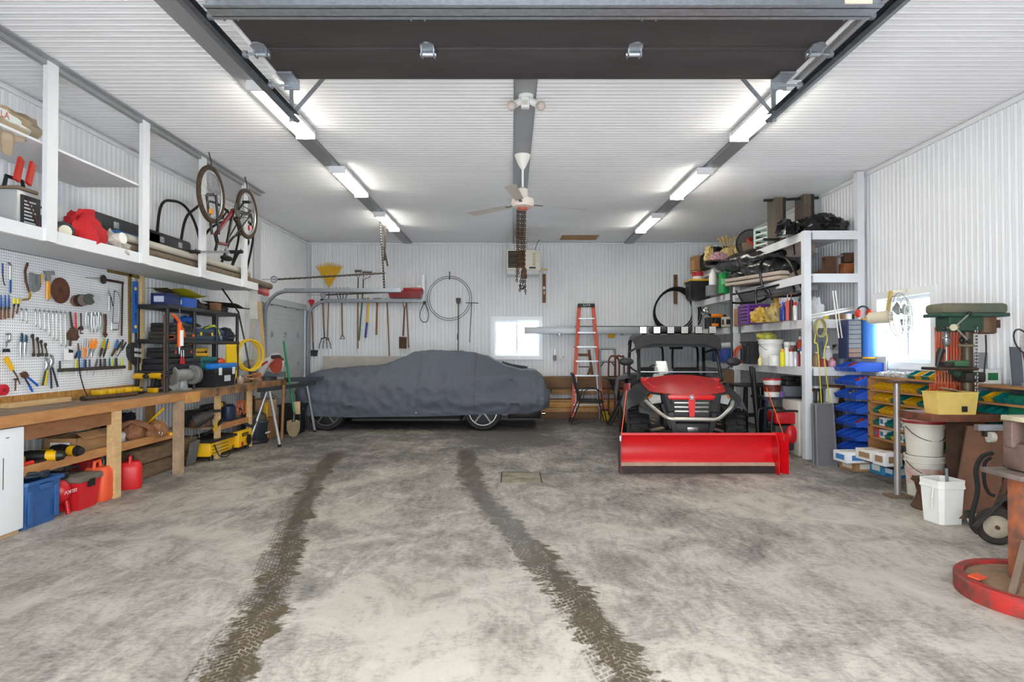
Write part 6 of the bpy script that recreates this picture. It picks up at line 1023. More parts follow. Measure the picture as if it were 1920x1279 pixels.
# ================================================================ UTILITY VEHICLE
def utv():
    C = V((2.32, 8.0, 0)); th = -.11; Lc = Loc(C, th); t = thing('utility_vehicle', 'red and black side-by-side utility vehicle with roof lights', 'utility vehicle', C)
    BK = mat((38,39,42), .55, var=.25, scale=8); REDU = mat((190,24,32), .45, var=.8, col2=(138,56,54), scale=13); FENG = mat((88,90,92), .7, var=.4, scale=6); ALU = mat((186,184,176), .35, .7, var=.2)
    def pan(pts): return [Lc(*p) for p in pts]
    MB().grid([pan(r) for r in ([(-.56,.95,.98),(-.44,.93,1.04),(-.2,.92,1.075),(0,.92,1.085),(.2,.92,1.075),(.44,.93,1.04),(.56,.95,.98)], [(-.54,.6,.93),(-.42,.58,.98),(-.2,.56,1.0),(0,.55,.995),(.2,.56,1.0),(.42,.58,.98),(.54,.6,.93)], [(-.5,.32,.88),(-.38,.26,.915),(-.2,.22,.925),(0,.2,.92),(.2,.22,.925),(.38,.26,.915),(.5,.32,.88)], [(-.36,.16,.87),(-.3,.12,.87),(-.2,.08,.865),(0,.06,.86),(.2,.08,.865),(.3,.12,.87),(.36,.16,.87)], [(-.3,.13,.80),(-.26,.09,.80),(-.16,.06,.80),(0,.04,.80),(.16,.06,.80),(.26,.09,.80),(.3,.13,.80)])]).build('hood', REDU, t)
    for s_ in (-1, 1):
        MB().ell(Lc(s_*.5, .93, 1.0), (.07, .06, .045), 12, 8).build('hood_knob', REDU, t); MB().beam(Lc(s_*.5, .9, .99), Lc(s_*.42, .4, .93), .05, .03).build('hood_strip', mat((214,20,28), .35), t)
        MB().grid([pan([(s_*.56,.95,.97), (s_*.68,.85,.92), (s_*.76,.75,.82)]), pan([(s_*.53,.58,.92), (s_*.65,.5,.86), (s_*.74,.45,.77)]), pan([(s_*.5,.3,.87), (s_*.58,.25,.8), (s_*.64,.22,.7)]), pan([(s_*.4,.14,.7), (s_*.46,.14,.64), (s_*.5,.16,.6)])]).build('front_fender', BK, t)
        MB().prism(pan([(s_*.37,.13,.87), (s_*.52,.24,.87), (s_*.56,.27,.8), (s_*.5,.2,.7), (s_*.36,.1,.73)]), Lc.m @ V((0, .12, 0))).build('lamp_surround', BLACK, t)
        MB().prism(pan([(s_*.385,.118,.845), (s_*.5,.205,.855), (s_*.535,.235,.8), (s_*.49,.18,.725), (s_*.375,.095,.75)]), Lc.m @ V((0, -.02, 0))).build('headlight', mat((200,204,196), .12, .2, var=.3, scale=20), t)
        MB().prism(pan([(s_*.47,.17,.85), (s_*.5,.2,.855), (s_*.54,.232,.8), (s_*.505,.2,.8)]), Lc.m @ V((0, -.025, 0))).build('indicator', mat((200,110,50), .25), t)
        MB().grid([pan([(s_*.3,.05,.78), (s_*.38,.06,.72)]), pan([(s_*.27,.0,.66), (s_*.34,.02,.6)]), pan([(s_*.22,-.02,.42), (s_*.28,.0,.42)])]).build('grille_side', BK, t); MB().beam(Lc(s_*.325, .05, .86), Lc(s_*.27, -.03, .64), .1, .06).beam(Lc(s_*.27, -.03, .64), Lc(s_*.2, -.04, .34), .1, .06).build('guard_upright', BK, t)
        MB().tube(smoothpath([Lc(s_*.56, .2, .76), Lc(s_*.5, .04, .7), Lc(s_*.34, -.08, .58), Lc(s_*.26, -.1, .555), Lc(s_*.22, -.1, .555)], 6), .025, 10).build('bumper_arm', ALU, t)
        # wheels
        for y, nm in ((.62, 'front'), (2.5, 'rear')):
            c = Lc(s_*.63, y, .32); ax = Lc.m @ V((1, 0, 0)); TY = mat((20,20,21), .7, bump=.2)
            w_ = MB().lathe([(.17, -.13), (.27, -.135), (.3, -.11), (.31, 0), (.3, .11), (.27, .135), (.17, .13), (.17, -.13)], c, ax, 36, cap=False).build('tyre', TY, t)
            lug = MB()
            for k in range(20):
                a = 2*PI*k/20
                for q in (-1, 1): d = Lc.m @ V((0, math.cos(a+.15*q), math.sin(a+.15*q))); lug.beam(c+d*.312+ax*(q*.015), c+d*.295+ax*(q*.13), .045, .035, up=d)
            lug.build('tread_lugs', TY, w_, stuff=True); MB().lathe([(.02, -.02), (.16, -.05), (.17, .06)], c+ax*(s_*.07), ax*s_, 24).build('rim', DSTEEL, w_)
        MB().grid([pan([(s_*.62,.98,.9), (s_*.8,1.0,.82), (s_*.84,1.02,.66)]), pan([(s_*.62,.8,.86), (s_*.8,.78,.8), (s_*.84,.74,.62)]), pan([(s_*.62,.45,.72), (s_*.8,.4,.62), (s_*.82,.36,.5)])]).build('wheel_flare', FENG, t)
        MB().prism(pan([(s_*.72,1.05,.3), (s_*.72,1.8,.3), (s_*.74,1.85,.9), (s_*.72,1.1,.95)]), Lc.m @ V((-.03*s_, 0, 0))).build('side_door', REDU if s_ < 0 else BK, t); MB().grid([pan([(s_*.6,2.05,.98), (s_*.8,2.05,.95), (s_*.84,2.05,.6)]), pan([(s_*.6,2.6,1.02), (s_*.8,2.6,.98), (s_*.84,2.6,.7)]), pan([(s_*.6,3.0,.98), (s_*.8,3.0,.9), (s_*.84,3.0,.6)])]).build('rear_fender', FENG, t)
        # cage
        MB().tube(smoothpath([Lc(s_*.58,.93,1.0), Lc(s_*.57,1.12,1.3), Lc(s_*.56,1.3,1.56), Lc(s_*.56,1.5,1.64), Lc(s_*.58,2.2,1.66), Lc(s_*.6,2.35,1.5), Lc(s_*.62,2.4,1.0)], 5), .027, 8).build('roll_bar', BLACK, t)
        MB().tube([Lc(s_*.6,1.35,1.46), Lc(s_*.62,2.3,1.4)], .018, 8).build('side_bar', BLACK, t); MB().tube(smoothpath([Lc(s_*.6,1.05,1.12), Lc(s_*.68,1.02,1.17), Lc(s_*.74,1.0,1.24)], 4), .013, 6).build('mirror_arm', BLACK, t); MB().ell(Lc(s_*.76, .98, 1.27), (.11, .04, .06), 14, 8).build('mirror', BK, t)
        # seats
        MB().box(Lc(s_*.28, 1.85, .72), (.44, .5, .16), rot=Lc.r, bev=.05).build('seat', mat((30,31,33), .7), t); MB().box(Lc(s_*.28, 2.08, .96), (.42, .12, .4), rot=Lc.r @ R3(0, -.2), bev=.05).build('backrest', mat((34,35,37), .7), t)
        MB().tube(smoothpath([Lc(s_*.08,2.2,1.12), Lc(s_*.08,2.2,1.42), Lc(s_*.14,2.2,1.5), Lc(s_*.42,2.2,1.5), Lc(s_*.48,2.2,1.42), Lc(s_*.48,2.2,1.12)], 4), .018, 8).build('seat_hoop', BLACK, t)
    lbox(Lc, (0, 1.7, .52), (1.3, 2.5, .36), .05).build('tub', BLACK, t); lbox(Lc, (0, .6, .6), (.7, .9, .4), .06).build('front_frame', BLACK, t); lbox(Lc, (0, 2.75, .86), (1.3, .9, .34), .04).build('cargo_bed', BK, t); lbox(Lc, (0, 1.08, .98), (1.08, .22, .14), .04).build('dashboard', BK, t)
    MB().prism(pan([(-.045,.03,.86), (.045,.03,.86), (.045,-.02,.76), (.03,-.03,.58), (-.03,-.03,.58), (-.045,-.02,.76)]), Lc.m @ V((0, .05, 0))).build('nose_strip', mat((214,20,28), .35), t)
    c = Lc(0, -.005, .83); n_ = Lc.m @ V((0, -1, .1)); MB().lathe([(.001, .012), (.03, .012), (.034, 0), (.034, -.03)], c, n_, 20).build('badge', CHROME, t); MB().torus(c+n_*.013, .02, .005, axis=n_, n=16, m=5).build('badge_ring', BLACK, t)
    for z in (.755, .7, .645): lbox(Lc, (0, .02, z), (.44, .03, .028), .008).build('grille_bar', mat((170,170,166), .35, .7), t)
    lbox(Lc, (0, .05, .66), (.5, .03, .28)).build('grille_back', BLACK, t); MB().cyl(Lc(-.23, -.1, .555), Lc(.23, -.1, .555), .028).build('bumper_bar', ALU, t); lbox(Lc, (0, -.02, .42), (.42, .1, .16), .02).build('winch_mount', BK, t); lbox(Lc, (0, -.075, .42), (.14, .02, .07), .006).build('winch_fairlead', STEEL, t)
    for s_ in (-1, 1):
        MB().tube([Lc(s_*.3, .3, .4), Lc(s_*.6, .55, .3)], .022, 8).build('suspension_arm', mat((140,124,104), .7), t)
        sp = Lc(s_*.36, .35, .66); sq = Lc(s_*.46, .5, .38); MB().tube([sp.lerp(sq, i/40)+Lc.m @ V((.035*math.cos(i*.94), .035*math.sin(i*.94), 0)) for i in range(41)], .008, 6).build('coil_spring', mat((150,120,80), .5), t)
    # windscreen
    MB().prism(pan([(-.55,.98,1.03), (.55,.98,1.03), (.53,1.28,1.5), (-.53,1.28,1.5)]), Lc.m @ V((0, .006, .003))).build('windscreen', glass_mat((214,217,220), .2), t)
    for z, y in ((1.035, .975), (1.12, 1.03)): MB().beam(Lc(-.55, y, z), Lc(.55, y, z), .012, .014).build('windscreen_strip', mat((150,154,158), .3, .3), t)
    # roof
    rr = []
    for y, z, q in ((1.1, 1.5, .96), (1.14, 1.57, .97), (1.22, 1.64, .98), (1.5, 1.7, 1.), (1.9, 1.72, 1.), (2.3, 1.69, 1.), (2.42, 1.62, 1.)): rr.append([Lc(x*q, y, z+dz) for x, dz in ((-.63,-.1), (-.61,-.05), (-.54,-.015), (-.3,.005), (0,.012), (.3,.005), (.54,-.015), (.61,-.05), (.63,-.1))])
    mb = MB(); mb.grid(rr); mb.grid([[p-V((0,0,.02)) for p in r] for r in rr]); mb.build('roof', mat((40,41,43), .6, bump=.15), t)
    MB().prism(pan([(-.63,1.1,1.44), (-.6,1.1,1.6), (-.5,1.1,1.66), (.5,1.1,1.66), (.6,1.1,1.6), (.63,1.1,1.44), (.56,1.1,1.46), (.38,1.1,1.53), (-.38,1.1,1.53), (-.56,1.1,1.46)]), Lc.m @ V((0, .05, .02))).build('visor', mat((34,35,37), .65), t); lbox(Lc, (-.05, 1.6, 1.75), (.6, .5, .1), .04).build('roof_scoop', mat((40,41,43), .6), t); lbox(Lc, (0, .035, .825), (.6, .05, .06), .01).build('nose_bar', mat((214,20,28), .35), t)
    lbox(Lc, (0, 1.3, 1.48), (.2, .06, .06), .012).build('rear_view_mirror', BLACK, t); MB().torus(Lc(-.28, 1.35, 1.08), .15, .015, axis=Lc.m @ V((0, -1, .6)), n=24, m=8).build('steering_wheel', BLACK, t)
    LEDM = mat((235,238,232), .15, .3, var=.3, scale=60)
    for k in range(6):
        c = Lc(-.5+.2*k, 1.15, 1.735); w_ = MB().box(c, (.108, .05, .108), rot=Lc.r, bev=.008).build('light_pod', BLACK, t)
        for i in range(4):
            for j in range(4): MB().box(c+Lc.m @ V((-.036+.024*i, -.027, -.036+.024*j)), (.02, .006, .02), rot=Lc.r).build('led', LEDM, w_)
        MB().beam(c+Lc.m @ V((-.03, 0, -.06)), c+Lc.m @ V((.03, .02, -.06)), .015, .015).build('bracket', STEEL, w_)
utv()
def plow():
    x0, x1, Y = P(1164, 850, 7.25).x, P(1452, 850, 7.25).x, 7.25; t = thing('snow_plow', 'wide bright red snow plow blade mounted in front of the utility vehicle', 'snow plow', ((x0+x1)/2, Y, 0)); RP = mat((208,14,24), .32, var=.4, col2=(168,18,26), scale=3, stretch=(.4,1,3))
    prof = [(.0, .1), (.045, .16), (.075, .23), (.085, .3), (.075, .37), (.045, .43), (.0, .462), (-.03, .468)]
    sm = smoothpath([(0, a, b) for a, b in prof], 3)
    mb = MB(); mb.grid([[(x, Y+p.y, p.z) for p in sm] for x in (x0, x1)]); mb.grid([[(x, Y+p.y+.012, p.z+.003) for p in sm] for x in (x0, x1)]); mb.build('blade', RP, t, ang=60)
    MB().b2((x0, Y-.035, .45), (x1, Y-.015, .475)).build('top_lip', mat((214,60,62), .4), t); MB().b2((x0, Y-.03, .005), (x1, Y-.012, .09)).build('cutting_edge', mat((62,48,46), .6, .4, var=.5), t); MB().prism([(x0, Y-.03, .075), (x0, Y+.005, .075), (x0, Y+.012, .125)], (x1-x0, 0, 0)).build('sand_line', mat((176,152,132), .9, var=.3), t)
    MB().prism([(x1, Y-.12, .0), (x1, Y+.1, .0), (x1, Y+.12, .4), (x1, Y-.02, .475), (x1, Y-.1, .35)], (.014, 0, 0)).build('end_wing', RP, t); MB().grid([[(x1+.0, Y+.06, z), (x1+.07, Y+.0, z), (x1+.125, Y-.1, z)] for z in (.005, .475)]).build('side_wing', RP, t)
    MB().prism([(x0, Y-.03, .0), (x0, Y+.1, .0), (x0, Y+.1, .46), (x0, Y-.03, .475)], (-.012, 0, 0)).build('end_plate', mat((90,40,40), .5), t)
    for dx in (.55, 1.35): MB().beam((x0+dx, Y+.1, .22), (x0+dx, Y+1.1, .34), .06, .06).build('push_arm', BLACK, t)
    for x in (x0+.3, x0+.95, x0+1.5): MB().prism([(x, Y+.1, .1), (x, Y+.2, .1), (x, Y+.12, .44), (x, Y+.09, .44)], (.01, 0, 0)).build('stiffener', RP, t)
    for a, b in (((1175,731), (1164,824)), ((1437,727), (1469,815))): MB().cyl(P(*a, 7.25), P(*b, 7.22), .005, n=6).build('marker_rod', mat((240,92,20), .4), t)
    for px in (1163, 1470): MB().box(P(px, 822, 7.22), (.02, .03, .06)).build('rod_clip', GALV, t)
plow()
# ================================================================ RIGHT: WHITE SHELVING
RX0, RX1, RY0, RY1 = 3.88, 4.66, 8.16, 13.35
SHW = mat((222,224,228), .5, var=.07, scale=4)
ws = thing('wall_shelving', 'tall white timber shelving packed with goods along the right wall', 'shelving', (4.25, 10.7, 0))
LV = (1.215, 1.845, 2.45, 3.02)
for z in LV:
    MB().b2((RX0+.02, RY0+.02, z-.025), (RX1, RY1, z)).build('shelf_board', SHW, ws); MB().b2((RX0, RY0+.05, z-.115), (RX0+.03, RY1, z)).build('front_edge', SHW, ws); MB().b2((RX0+.1, RY0, z-.115), (RX1-.09, RY0+.04, z)).build('end_edge', SHW, ws)
    for y in (9.4, 11.9): MB().b2((RX0+.03, y, z-.1), (RX1, y+.04, z-.026)).build('cross_rail', SHW, ws)
for y in (8.2, 10.75, 13.2): MB().b2((RX0-.02, y-.045, 0), (RX0+.07, y+.045, LV[3] if y < 13 else LV[3])).build('front_post', SHW, ws)
MB().b2((RX1-.09, 8.16, 0), (RX1, 8.25, ZC-.01)).build('rear_post', SHW, ws); MB().b2((RX1-.06, 10.7, 0), (RX1, 10.8, LV[3])).build('rear_post', SHW, ws)
def on(px, py, z): return PZ(px, py, z)
def AT(px, Y, z): p = P(px, 640, Y); return V((p.x, Y, z))
Z4 = LV[3]
one('garbage_bag', bagmesh(AT(1535, 8.62, Z4), (.44, .36, .16), 3, amp=.22, fr=7, n=40, m=26), BAG, 'full shiny black garbage bag on the near end of the top shelf', 'bag'); one('bag_knot', bagmesh(AT(1475, 8.55, Z4), (.13, .16, .12), 13, amp=.4, fr=7, n=24, m=16), BAG, 'smaller black plastic bag bunched at the top shelf corner', 'bag')
t = thing('trestle', 'wooden trestle stored upside down behind the black garbage bag', 'trestle', AT(1490, 9.4, Z4)); WB = mat((112,100,86), .75, var=.4, stretch=(6,6,1))
for px, h0, h1 in ((1461, 447, 370), (1514, 412, 364)): a, b = P(px, h0, 9.35), P(px, h1, 9.35); a.z = Z4; MB().b2(a+V((-.055, 0, 0)), b+V((.055, .3, 0))).build('board', WB, t); MB().b2(a+V((.056, .0, 0)), b+V((.1, .05, .0))).build('upright', mat((44,40,38), .6), t)
for a, b, Y in (((1432,376), (1535,371), 9.45), ((1446,367), (1554,362), 9.6)): MB().beam(P(*a, Y), P(*b, Y), .03, .035).build('rail', mat((40,38,36), .6), t)
for y in (9.0, 9.25): MB().beam(AT(1432+20*(y > 9.1), y, Z4+.03), AT(1462+10*(y > 9.1), y, Z4+.03), .04, .035).build('foot_bar', BLACK, t)
def crate(name, label, c, size, m, rz=0, slots=5, cat='crate'):
    L = Loc(c, rz); sx, sy, sz = size; t = thing(name, label, cat, c); lbox(L, (0, 0, .006), (sx, sy, .012)).build('base', m, t)
    for s_ in (-1, 1):
        for k in range(slots): z = .03+(sz-.04)*k/(slots-1); lbox(L, (0, s_*sy/2, z), (sx, .012, .03)).build('slat', m, t); lbox(L, (s_*sx/2, 0, z), (.012, sy, .03)).build('slat', m, t)
        for q in (-1, 1): lbox(L, (s_*sx/2, q*sy/2, sz/2), (.03, .03, sz), .004).build('corner', m, t)
    return t
crate('milk_crate', 'mint and white plastic crate standing on the top shelf', AT(1447, 9.95, Z4), (.36, .34, .38), mat((206,226,218), .45), .25); q = AT(1408, 10.55, Z4)
t = thing('drum_sieve', 'round black-rimmed mesh screen leaning on the top shelf', 'sieve', q); MB().torus(q+V((0, 0, .24)), .23, .014, axis=(.2, 1, .1), n=36, m=8).build('rim', BLACK, t); MB().lathe([(.001, 0), (.225, .0)], q+V((0, .0, .24)), (.2, 1, .1), 30).build('mesh', mat((120,116,114), .7), t); MB().beam(q+V((-.22, 0, .22)), q+V((.22, -.04, .22)), .012, .012).build('bar', BLACK, t)
q = AT(1412, 10.3, Z4); t = thing('woven_basket', 'brown woven basket with a red cloth rim on the top shelf', 'basket', q); MB().lathe([(.1, 0), (.15, .08), (.17, .2), (.16, .2), (.13, .05)], q, n=20).build('bowl', mat((124,98,78), .85, bump=.8, bscale=50), t); MB().torus(q+V((.04, -.04, .2)), .15, .025, axis=(.3, -.5, .8), n=24, m=6, wob=.1).build('cloth', mat((176,52,36), .8), t)
for k, (px, Y, r_, sd) in enumerate(((1350, 11.7, .32, 5), (1376, 11.2, .22, 6))): one('storage_bag', bagmesh(AT(px, Y, Z4), (r_, .32, .2-.04*k), sd, amp=.15, n=34, m=20), BAG, ('large black plastic bag with straw on the far part of the top shelf', 'small black bag behind the straw hats on the top shelf')[k], 'bag')
STRAW = mat((206,178,118), .8, var=.4, bump=.8, bscale=60)
for k, (px, Y, dz, lab) in enumerate(((1366, 10.95, .1, 'upright'), (1384, 10.75, .12, 'tilted'))):
    q = AT(px, Y, Z4+dz); t = thing('straw_hat', '%s straw hat ring in front of the black bags' % lab, 'hat', q-V((0,0,dz))); MB().lathe([(.05, .09), (.08, .08), (.09, .0), (.16, -.015), (.165, -.005)], q, (-.3+.5*k, -1, .5), 24).build('brim', STRAW, t); MB().lathe([(.092, .0), (.085, .03)], q, (-.3+.5*k, -1, .5), 24, cap=False).build('band', BLACK, t)
for k in range(7): a = AT(1352+6*k, 11.0, Z4+.36); one('straw_tuft', MB().tube(smoothpath([AT(1358+4*k, 11.05, Z4+.2), a, a+V((.06*(k-3)/3, 0, .05+.03*(k % 3)))], 4), [.008]*4+[.018]*4+[.008], 6), mat((190,160,84), .8), '%s yellow dried stalk from the left on the top shelf' % ORD[k], 'stalk', 'dried stalks'); 
one('checked_cloth', bagmesh(AT(1348, 10.9, Z4), (.2, .1, .08), 15, amp=.3), mat((150,60,86), .8, var=1., col2=(226,200,206), scale=30), 'crumpled pink checked cloth on the edge of the top shelf', 'cloth'); one('raffia_bundle', bagmesh(AT(1330, 10.95, Z4), (.08, .1, .13), 16, amp=.5, fr=12), STRAW, 'pale straw bundle hanging at the top shelf edge', 'straw')
carton('cardboard_box', 'brown carton at the far end of the top shelf', AT(1311, 12.7, Z4), (.24, .3, .34), CARD, .2); carton('cardboard_box', 'flattened brown carton in front of the far carton', AT(1309, 12.35, Z4), (.26, .14, .2), mat((160,118,80), .8), .35); one('dark_bag', bagmesh(AT(1327, 12.2, Z4), (.16, .2, .2), 17), mat((16,16,17), .8), 'matt black cloth bag beside the far cartons', 'bag')
# ---- second level
Z3 = LV[2]
t = thing('folded_cot', 'beige folded camp mattress leaning under the top shelf', 'mattress', AT(1468, 9.3, Z3)); a = P(1446, 476, 9.6); MB().prism([P(1446, 478, 9.6), P(1490, 452, 9.0), P(1491, 470, 9.0), P(1484, 482, 9.1), P(1452, 484, 9.6)], (.3, 0, 0)).build('mattress', mat((176,160,152), .85), t); MB().tube([P(1488, 452, 8.98), P(1490, 478, 8.98)], .012, 6).build('edge_tube', BLACK, t)
def longbag(name, label, p0, p1, r0, seed, m=BAG):
    p0, p1 = V(p0), V(p1); mb = MB(); n = 30; path = [p0.lerp(p1, i/n) for i in range(n+1)]; rr = [r0*(max(.12, math.sin(PI*(.04+.92*i/n))))**.45 for i in range(n+1)]; mb.tube(path, rr, 26)
    for v in mb.bm.verts: c = v.co; v.co = c+noise.noise_vector(c*4+V((seed,0,0)))*.035+noise.noise_vector(c*11+V((0,seed,0)))*.016
    return one(name, mb, m, label, 'bag')
longbag('garbage_bag', 'long black plastic bag lying just under the top shelf', P(1338, 500, 11.2)+V((.1,0,0)), P(1455, 476, 9.2)+V((.1,0,0)), .17, 1); longbag('garbage_bag', 'rounder black plastic bag resting on the beige cushions', P(1384, 507, 10.3)+V((.1,0,0)), P(1482, 500, 8.85)+V((.1,0,0)), .16, 2); longbag('garbage_bag', 'crumpled black bag with a frayed end at the far cushion edge', P(1362, 528, 10.9)+V((.1,0,0)), P(1392, 512, 10.2)+V((.1,0,0)), .14, 3)
for k in range(2):
    p0, p1 = P(1366, 535-8*k, 10.6), P(1472, 520-9*k, 8.95); one('seat_cushion', MB().beam(p0+V((.14,0,0)), p1+V((.14,0,0)), .45, .06, bev=.025), mat((186,172,160), .85, var=.1), '%s beige chair cushion under the black bags' % ('lower' if k == 0 else 'upper'), 'cushion', 'beige cushions')
bucket('paint_pail', 'white paint pail with a blue lid on the yellow-lidded tote', AT(1309, 12.6, 2.87), .12, .22, mat((228,224,220), .45), lid=mat((30,70,110), .4), labelm=mat((190,40,46), .5)); tote('storage_tote', 'black storage tote with a yellow lid at the far end of the shelf', AT(1309, 12.6, Z3), (.4, .44, .37), BLACK, lid=mat((230,180,20), .4)); bottle('jug', 'white plastic jug hanging past the shelf edge', AT(1337, 11.6, Z3+.2), .07, .3, PLASTICW, PLASTICW, 'jug'); carton('metal_box', 'dull grey metal box supporting the white jug', AT(1337, 11.6, Z3), (.2, .25, .2), GREY, cat='box')
bottle('rust_tube', 'rust-red steel cylinder next to the green bag', AT(1352, 11.3, Z3), .06, .34, mat((122,58,40), .7, .3), DSTEEL, 'tin', cat='cylinder'); t = thing('green_bag', 'bright green printed bag standing on the second shelf', 'bag', AT(1358, 11.0, Z3)); MB().grid([[AT(1358, 11.0, Z3)+V((s_*.1*(1-.15*k*.3), -.05*math.cos(s_*1.5)*(1 if k < 3 else .3), .12*k)) for s_ in (-1, -.5, 0, .5, 1)] for k in range(4)]+[[AT(1358, 11.08, Z3)+V((s_*.1*(1-.15*k*.3), .05, .12*k)) for s_ in (-1, -.5, 0, .5, 1)] for k in (3, 2, 1, 0)]).build('bag', mat((20,140,66), .5), t); MB().box(AT(1358, 10.93, Z3+.2), (.1, .004, .1)).build('print', mat((150,214,160), .5), t)
# black metal chair hung on the shelf front
def hung_chair():
    t = thing('metal_chair', 'black tubular patio chair hanging on the front of the shelving', 'chair', P(1440, 565, 9.3)); m = mat((26,26,27), .3, .5); f = lambda x, y, Y: P(x, y, Y)
    MB().tube(smoothpath([f(1432, 548, 9.4), f(1425, 510, 9.4), f(1432, 486, 9.3), f(1450, 480, 9.1), f(1476, 486, 8.8), f(1502, 535, 8.6), f(1500, 552, 8.6), f(1460, 556, 8.9), f(1438, 556, 9.3), f(1432, 548, 9.4)], 5), .02, 8).build('back_frame', m, t)
    MB().tube(smoothpath([f(1372, 535, 10.2), f(1371, 560, 10.2), f(1376, 568, 10.2), f(1420, 566, 9.6), f(1438, 558, 9.4)], 5), .018, 8).build('seat_frame', m, t); MB().tube(smoothpath([f(1374, 552, 10.0), f(1410, 545, 9.5), f(1470, 532, 8.9), f(1494, 528, 8.7)], 5), .016, 8).build('side_rail', m, t); MB().tube(smoothpath([f(1418, 572, 9.4), f(1417, 548, 9.4), f(1424, 540, 9.4), f(1438, 542, 9.2), f(1448, 562, 9.1)], 5), .018, 8).build('arm_rest', m, t)
    MB().prism([f(1384, 552, 9.9), f(1486, 527, 8.75), f(1492, 542, 8.7), f(1388, 562, 9.9)], (.02, .03, .0)).build('seat_mesh', mat((92,94,96), .7), t)
    for a, b in (((1380,545,9.95), (1392,566,9.85)), ((1484,527,8.75), (1490,548,8.7)), ((1428,540,9.4), (1446,556,9.2))): MB().cyl(f(*a), f(*b), .013).build('strut', m, t)
    MB().tube([f(1371, 540, 10.2), f(1372, 690, 10.2)], .018, 8).build('leg', m, t); MB().tube([f(1387, 575, 9.9), f(1387, 625, 9.9)], .016, 8).build('leg', m, t)
hung_chair()
t = thing('rusty_clamp', 'rusty steel clamp machine on the near bay of the second shelf', 'clamp', AT(1555, 8.5, Z3)); MB().b2(AT(1549, 8.5, Z3), AT(1563, 8.6, Z3+.28)).build('body', RUST, t); MB().b2(AT(1585, 8.5, Z3+.2), AT(1599, 8.6, Z3+.33)).build('head', RUST, t); MB().cyl(AT(1552, 8.55, Z3+.23), AT(1590, 8.55, Z3+.32), .016).build('screw', SIL, t); MB().beam(AT(1528, 8.5, Z3+.03), AT(1556, 8.52, Z3+.1), .06, .05).build('arm', RUST, t)
t = carton('oil_box', 'small orange-brown box beside the rusty clamp', AT(1588, 8.45, Z3), (.14, .14, .17), mat((150,86,44), .6, var=.4)); one('cloth_roll', bagmesh(AT(1500, 8.9, Z3), (.15, .2, .08), 18), mat((126,110,94), .85), 'brown cloth roll behind the front post', 'cloth'); carton('plank_box', 'flat brown wooden box on the near bay shelf', AT(1540, 8.7, Z3), (.36, .3, .04), WOODD)
# ---- third level
Z2 = LV[1]
crate('wire_basket', 'black plastic basket at the far end of the third shelf', AT(1344, 11.6, Z2), (.3, .4, .2), BLACK); carton('parts_box', 'small black and white carton on the black basket shelf', AT(1362, 11.0, Z2), (.12, .2, .18), mat((188,180,166), .6), printm=BLACK); t = thing('work_lamp', 'chrome clamp lamp hanging at the far shelf end', 'lamp', P(1318, 590, 12.2)); q = P(1318, 588, 12.2)+V((.1,0,0)); MB().lathe([(.02, 0), (.03, .03), (.08, .12)], q, (-.6, -.5, .3), 18, cap=False).build('reflector', CHROME, t); MB().cyl(q, q-V((-.06, -.05, .03))*1.5, .02).build('socket', BLACK, t)
drill('orange_drill', 'orange power drill on the black basket shelf', AT(1345, 11.35, Z2+.02), 0, mat((236,130,20), .45)); carton('cardboard_box', 'plain brown carton beside the purple crate', AT(1391, 10.5, Z2), (.16, .3, .3), CARD)
crate('laundry_crate', 'purple slatted plastic crate on the third shelf', AT(1424, 9.75, Z2), (.5, .4, .3), mat((104,52,146), .45), slots=6); carton('yellow_board_box', 'upright yellow cardboard box behind the purple crate', AT(1459, 9.3, Z2), (.1, .1, .42), mat((206,160,40), .6))
one('yellow_bag', bagmesh(AT(1426, 9.25, Z2), (.16, .14, .12), 21, amp=.25), mat((206,166,40), .45, var=.8, col2=(150,120,90), scale=8), 'yellow and brown plastic bag in front of the purple crate', 'bag'); one('clear_bag', bagmesh(AT(1452, 9.0, Z2), (.14, .14, .14), 22, amp=.3), mat((176,150,70), .35, var=.8, col2=(120,104,84), scale=8), 'tan crumpled bag right of the yellow bag', 'bag')
carton('white_poster_box', 'white box with a red and blue design on the third shelf', AT(1480, 8.95, Z2), (.26, .1, .36), mat((224,226,232), .5), printm=mat((196,40,60), .5))
for k, (px, Y, r_, h, m_, cp, kd, lab) in enumerate(((1469, 8.6, .05, .26, mat((30,50,130), .4), BLUE, 'bottle', 'dark blue bottle'), (1477, 8.5, .026, .36, mat((196,80,70), .4), PLASTICW, 'tube', 'red and white caulk tube'), (1484, 8.5, .026, .38, mat((40,38,36), .4), ORANGE, 'tube', 'black caulk tube with an orange tip'), (1491, 8.45, .032, .25, mat((210,206,206), .3, .3), RED, 'can', 'silver spray can with a red cap'), (1499, 8.45, .035, .3, mat((96,90,100), .4), BLACK, 'bottle', 'dark grey bottle'))): bottle('shelf_bottle', lab+' near the post on the third shelf', AT(px, Y, Z2), r_, h, m_, cp, kd)
one('white_sack', bagmesh(AT(1531, 8.45, Z2), (.1, .12, .16), 23, amp=.3), mat((196,196,200), .4, bump=.8, bscale=16), 'crumpled white plastic sack on the near bay of the third shelf', 'bag'); bottle('yellow_tub', 'small tub with a yellow label behind the long tubes', AT(1546, 8.45, Z2), .06, .11, mat((226,222,200), .4), PLASTICW, 'jar', labelm=mat((214,196,60), .5), cat='tub'); carton('kraft_box', 'torn brown paper box on the near bay of the third shelf', AT(1583, 8.42, Z2), (.2, .16, .08), CARD, .3)
for k, (a, b, Y) in enumerate((((1520,596), (1617,577), 8.3), ((1520,591), (1612,574), 8.34))): one('metal_strip', MB().beam(P(*a, Y), P(*b, Y), .02, .025), mat((226,224,218), .4, .3), 'long white metal strip lying across the third shelf, the %s one' % ('front' if k == 0 else 'back'), 'strip', 'white strips')
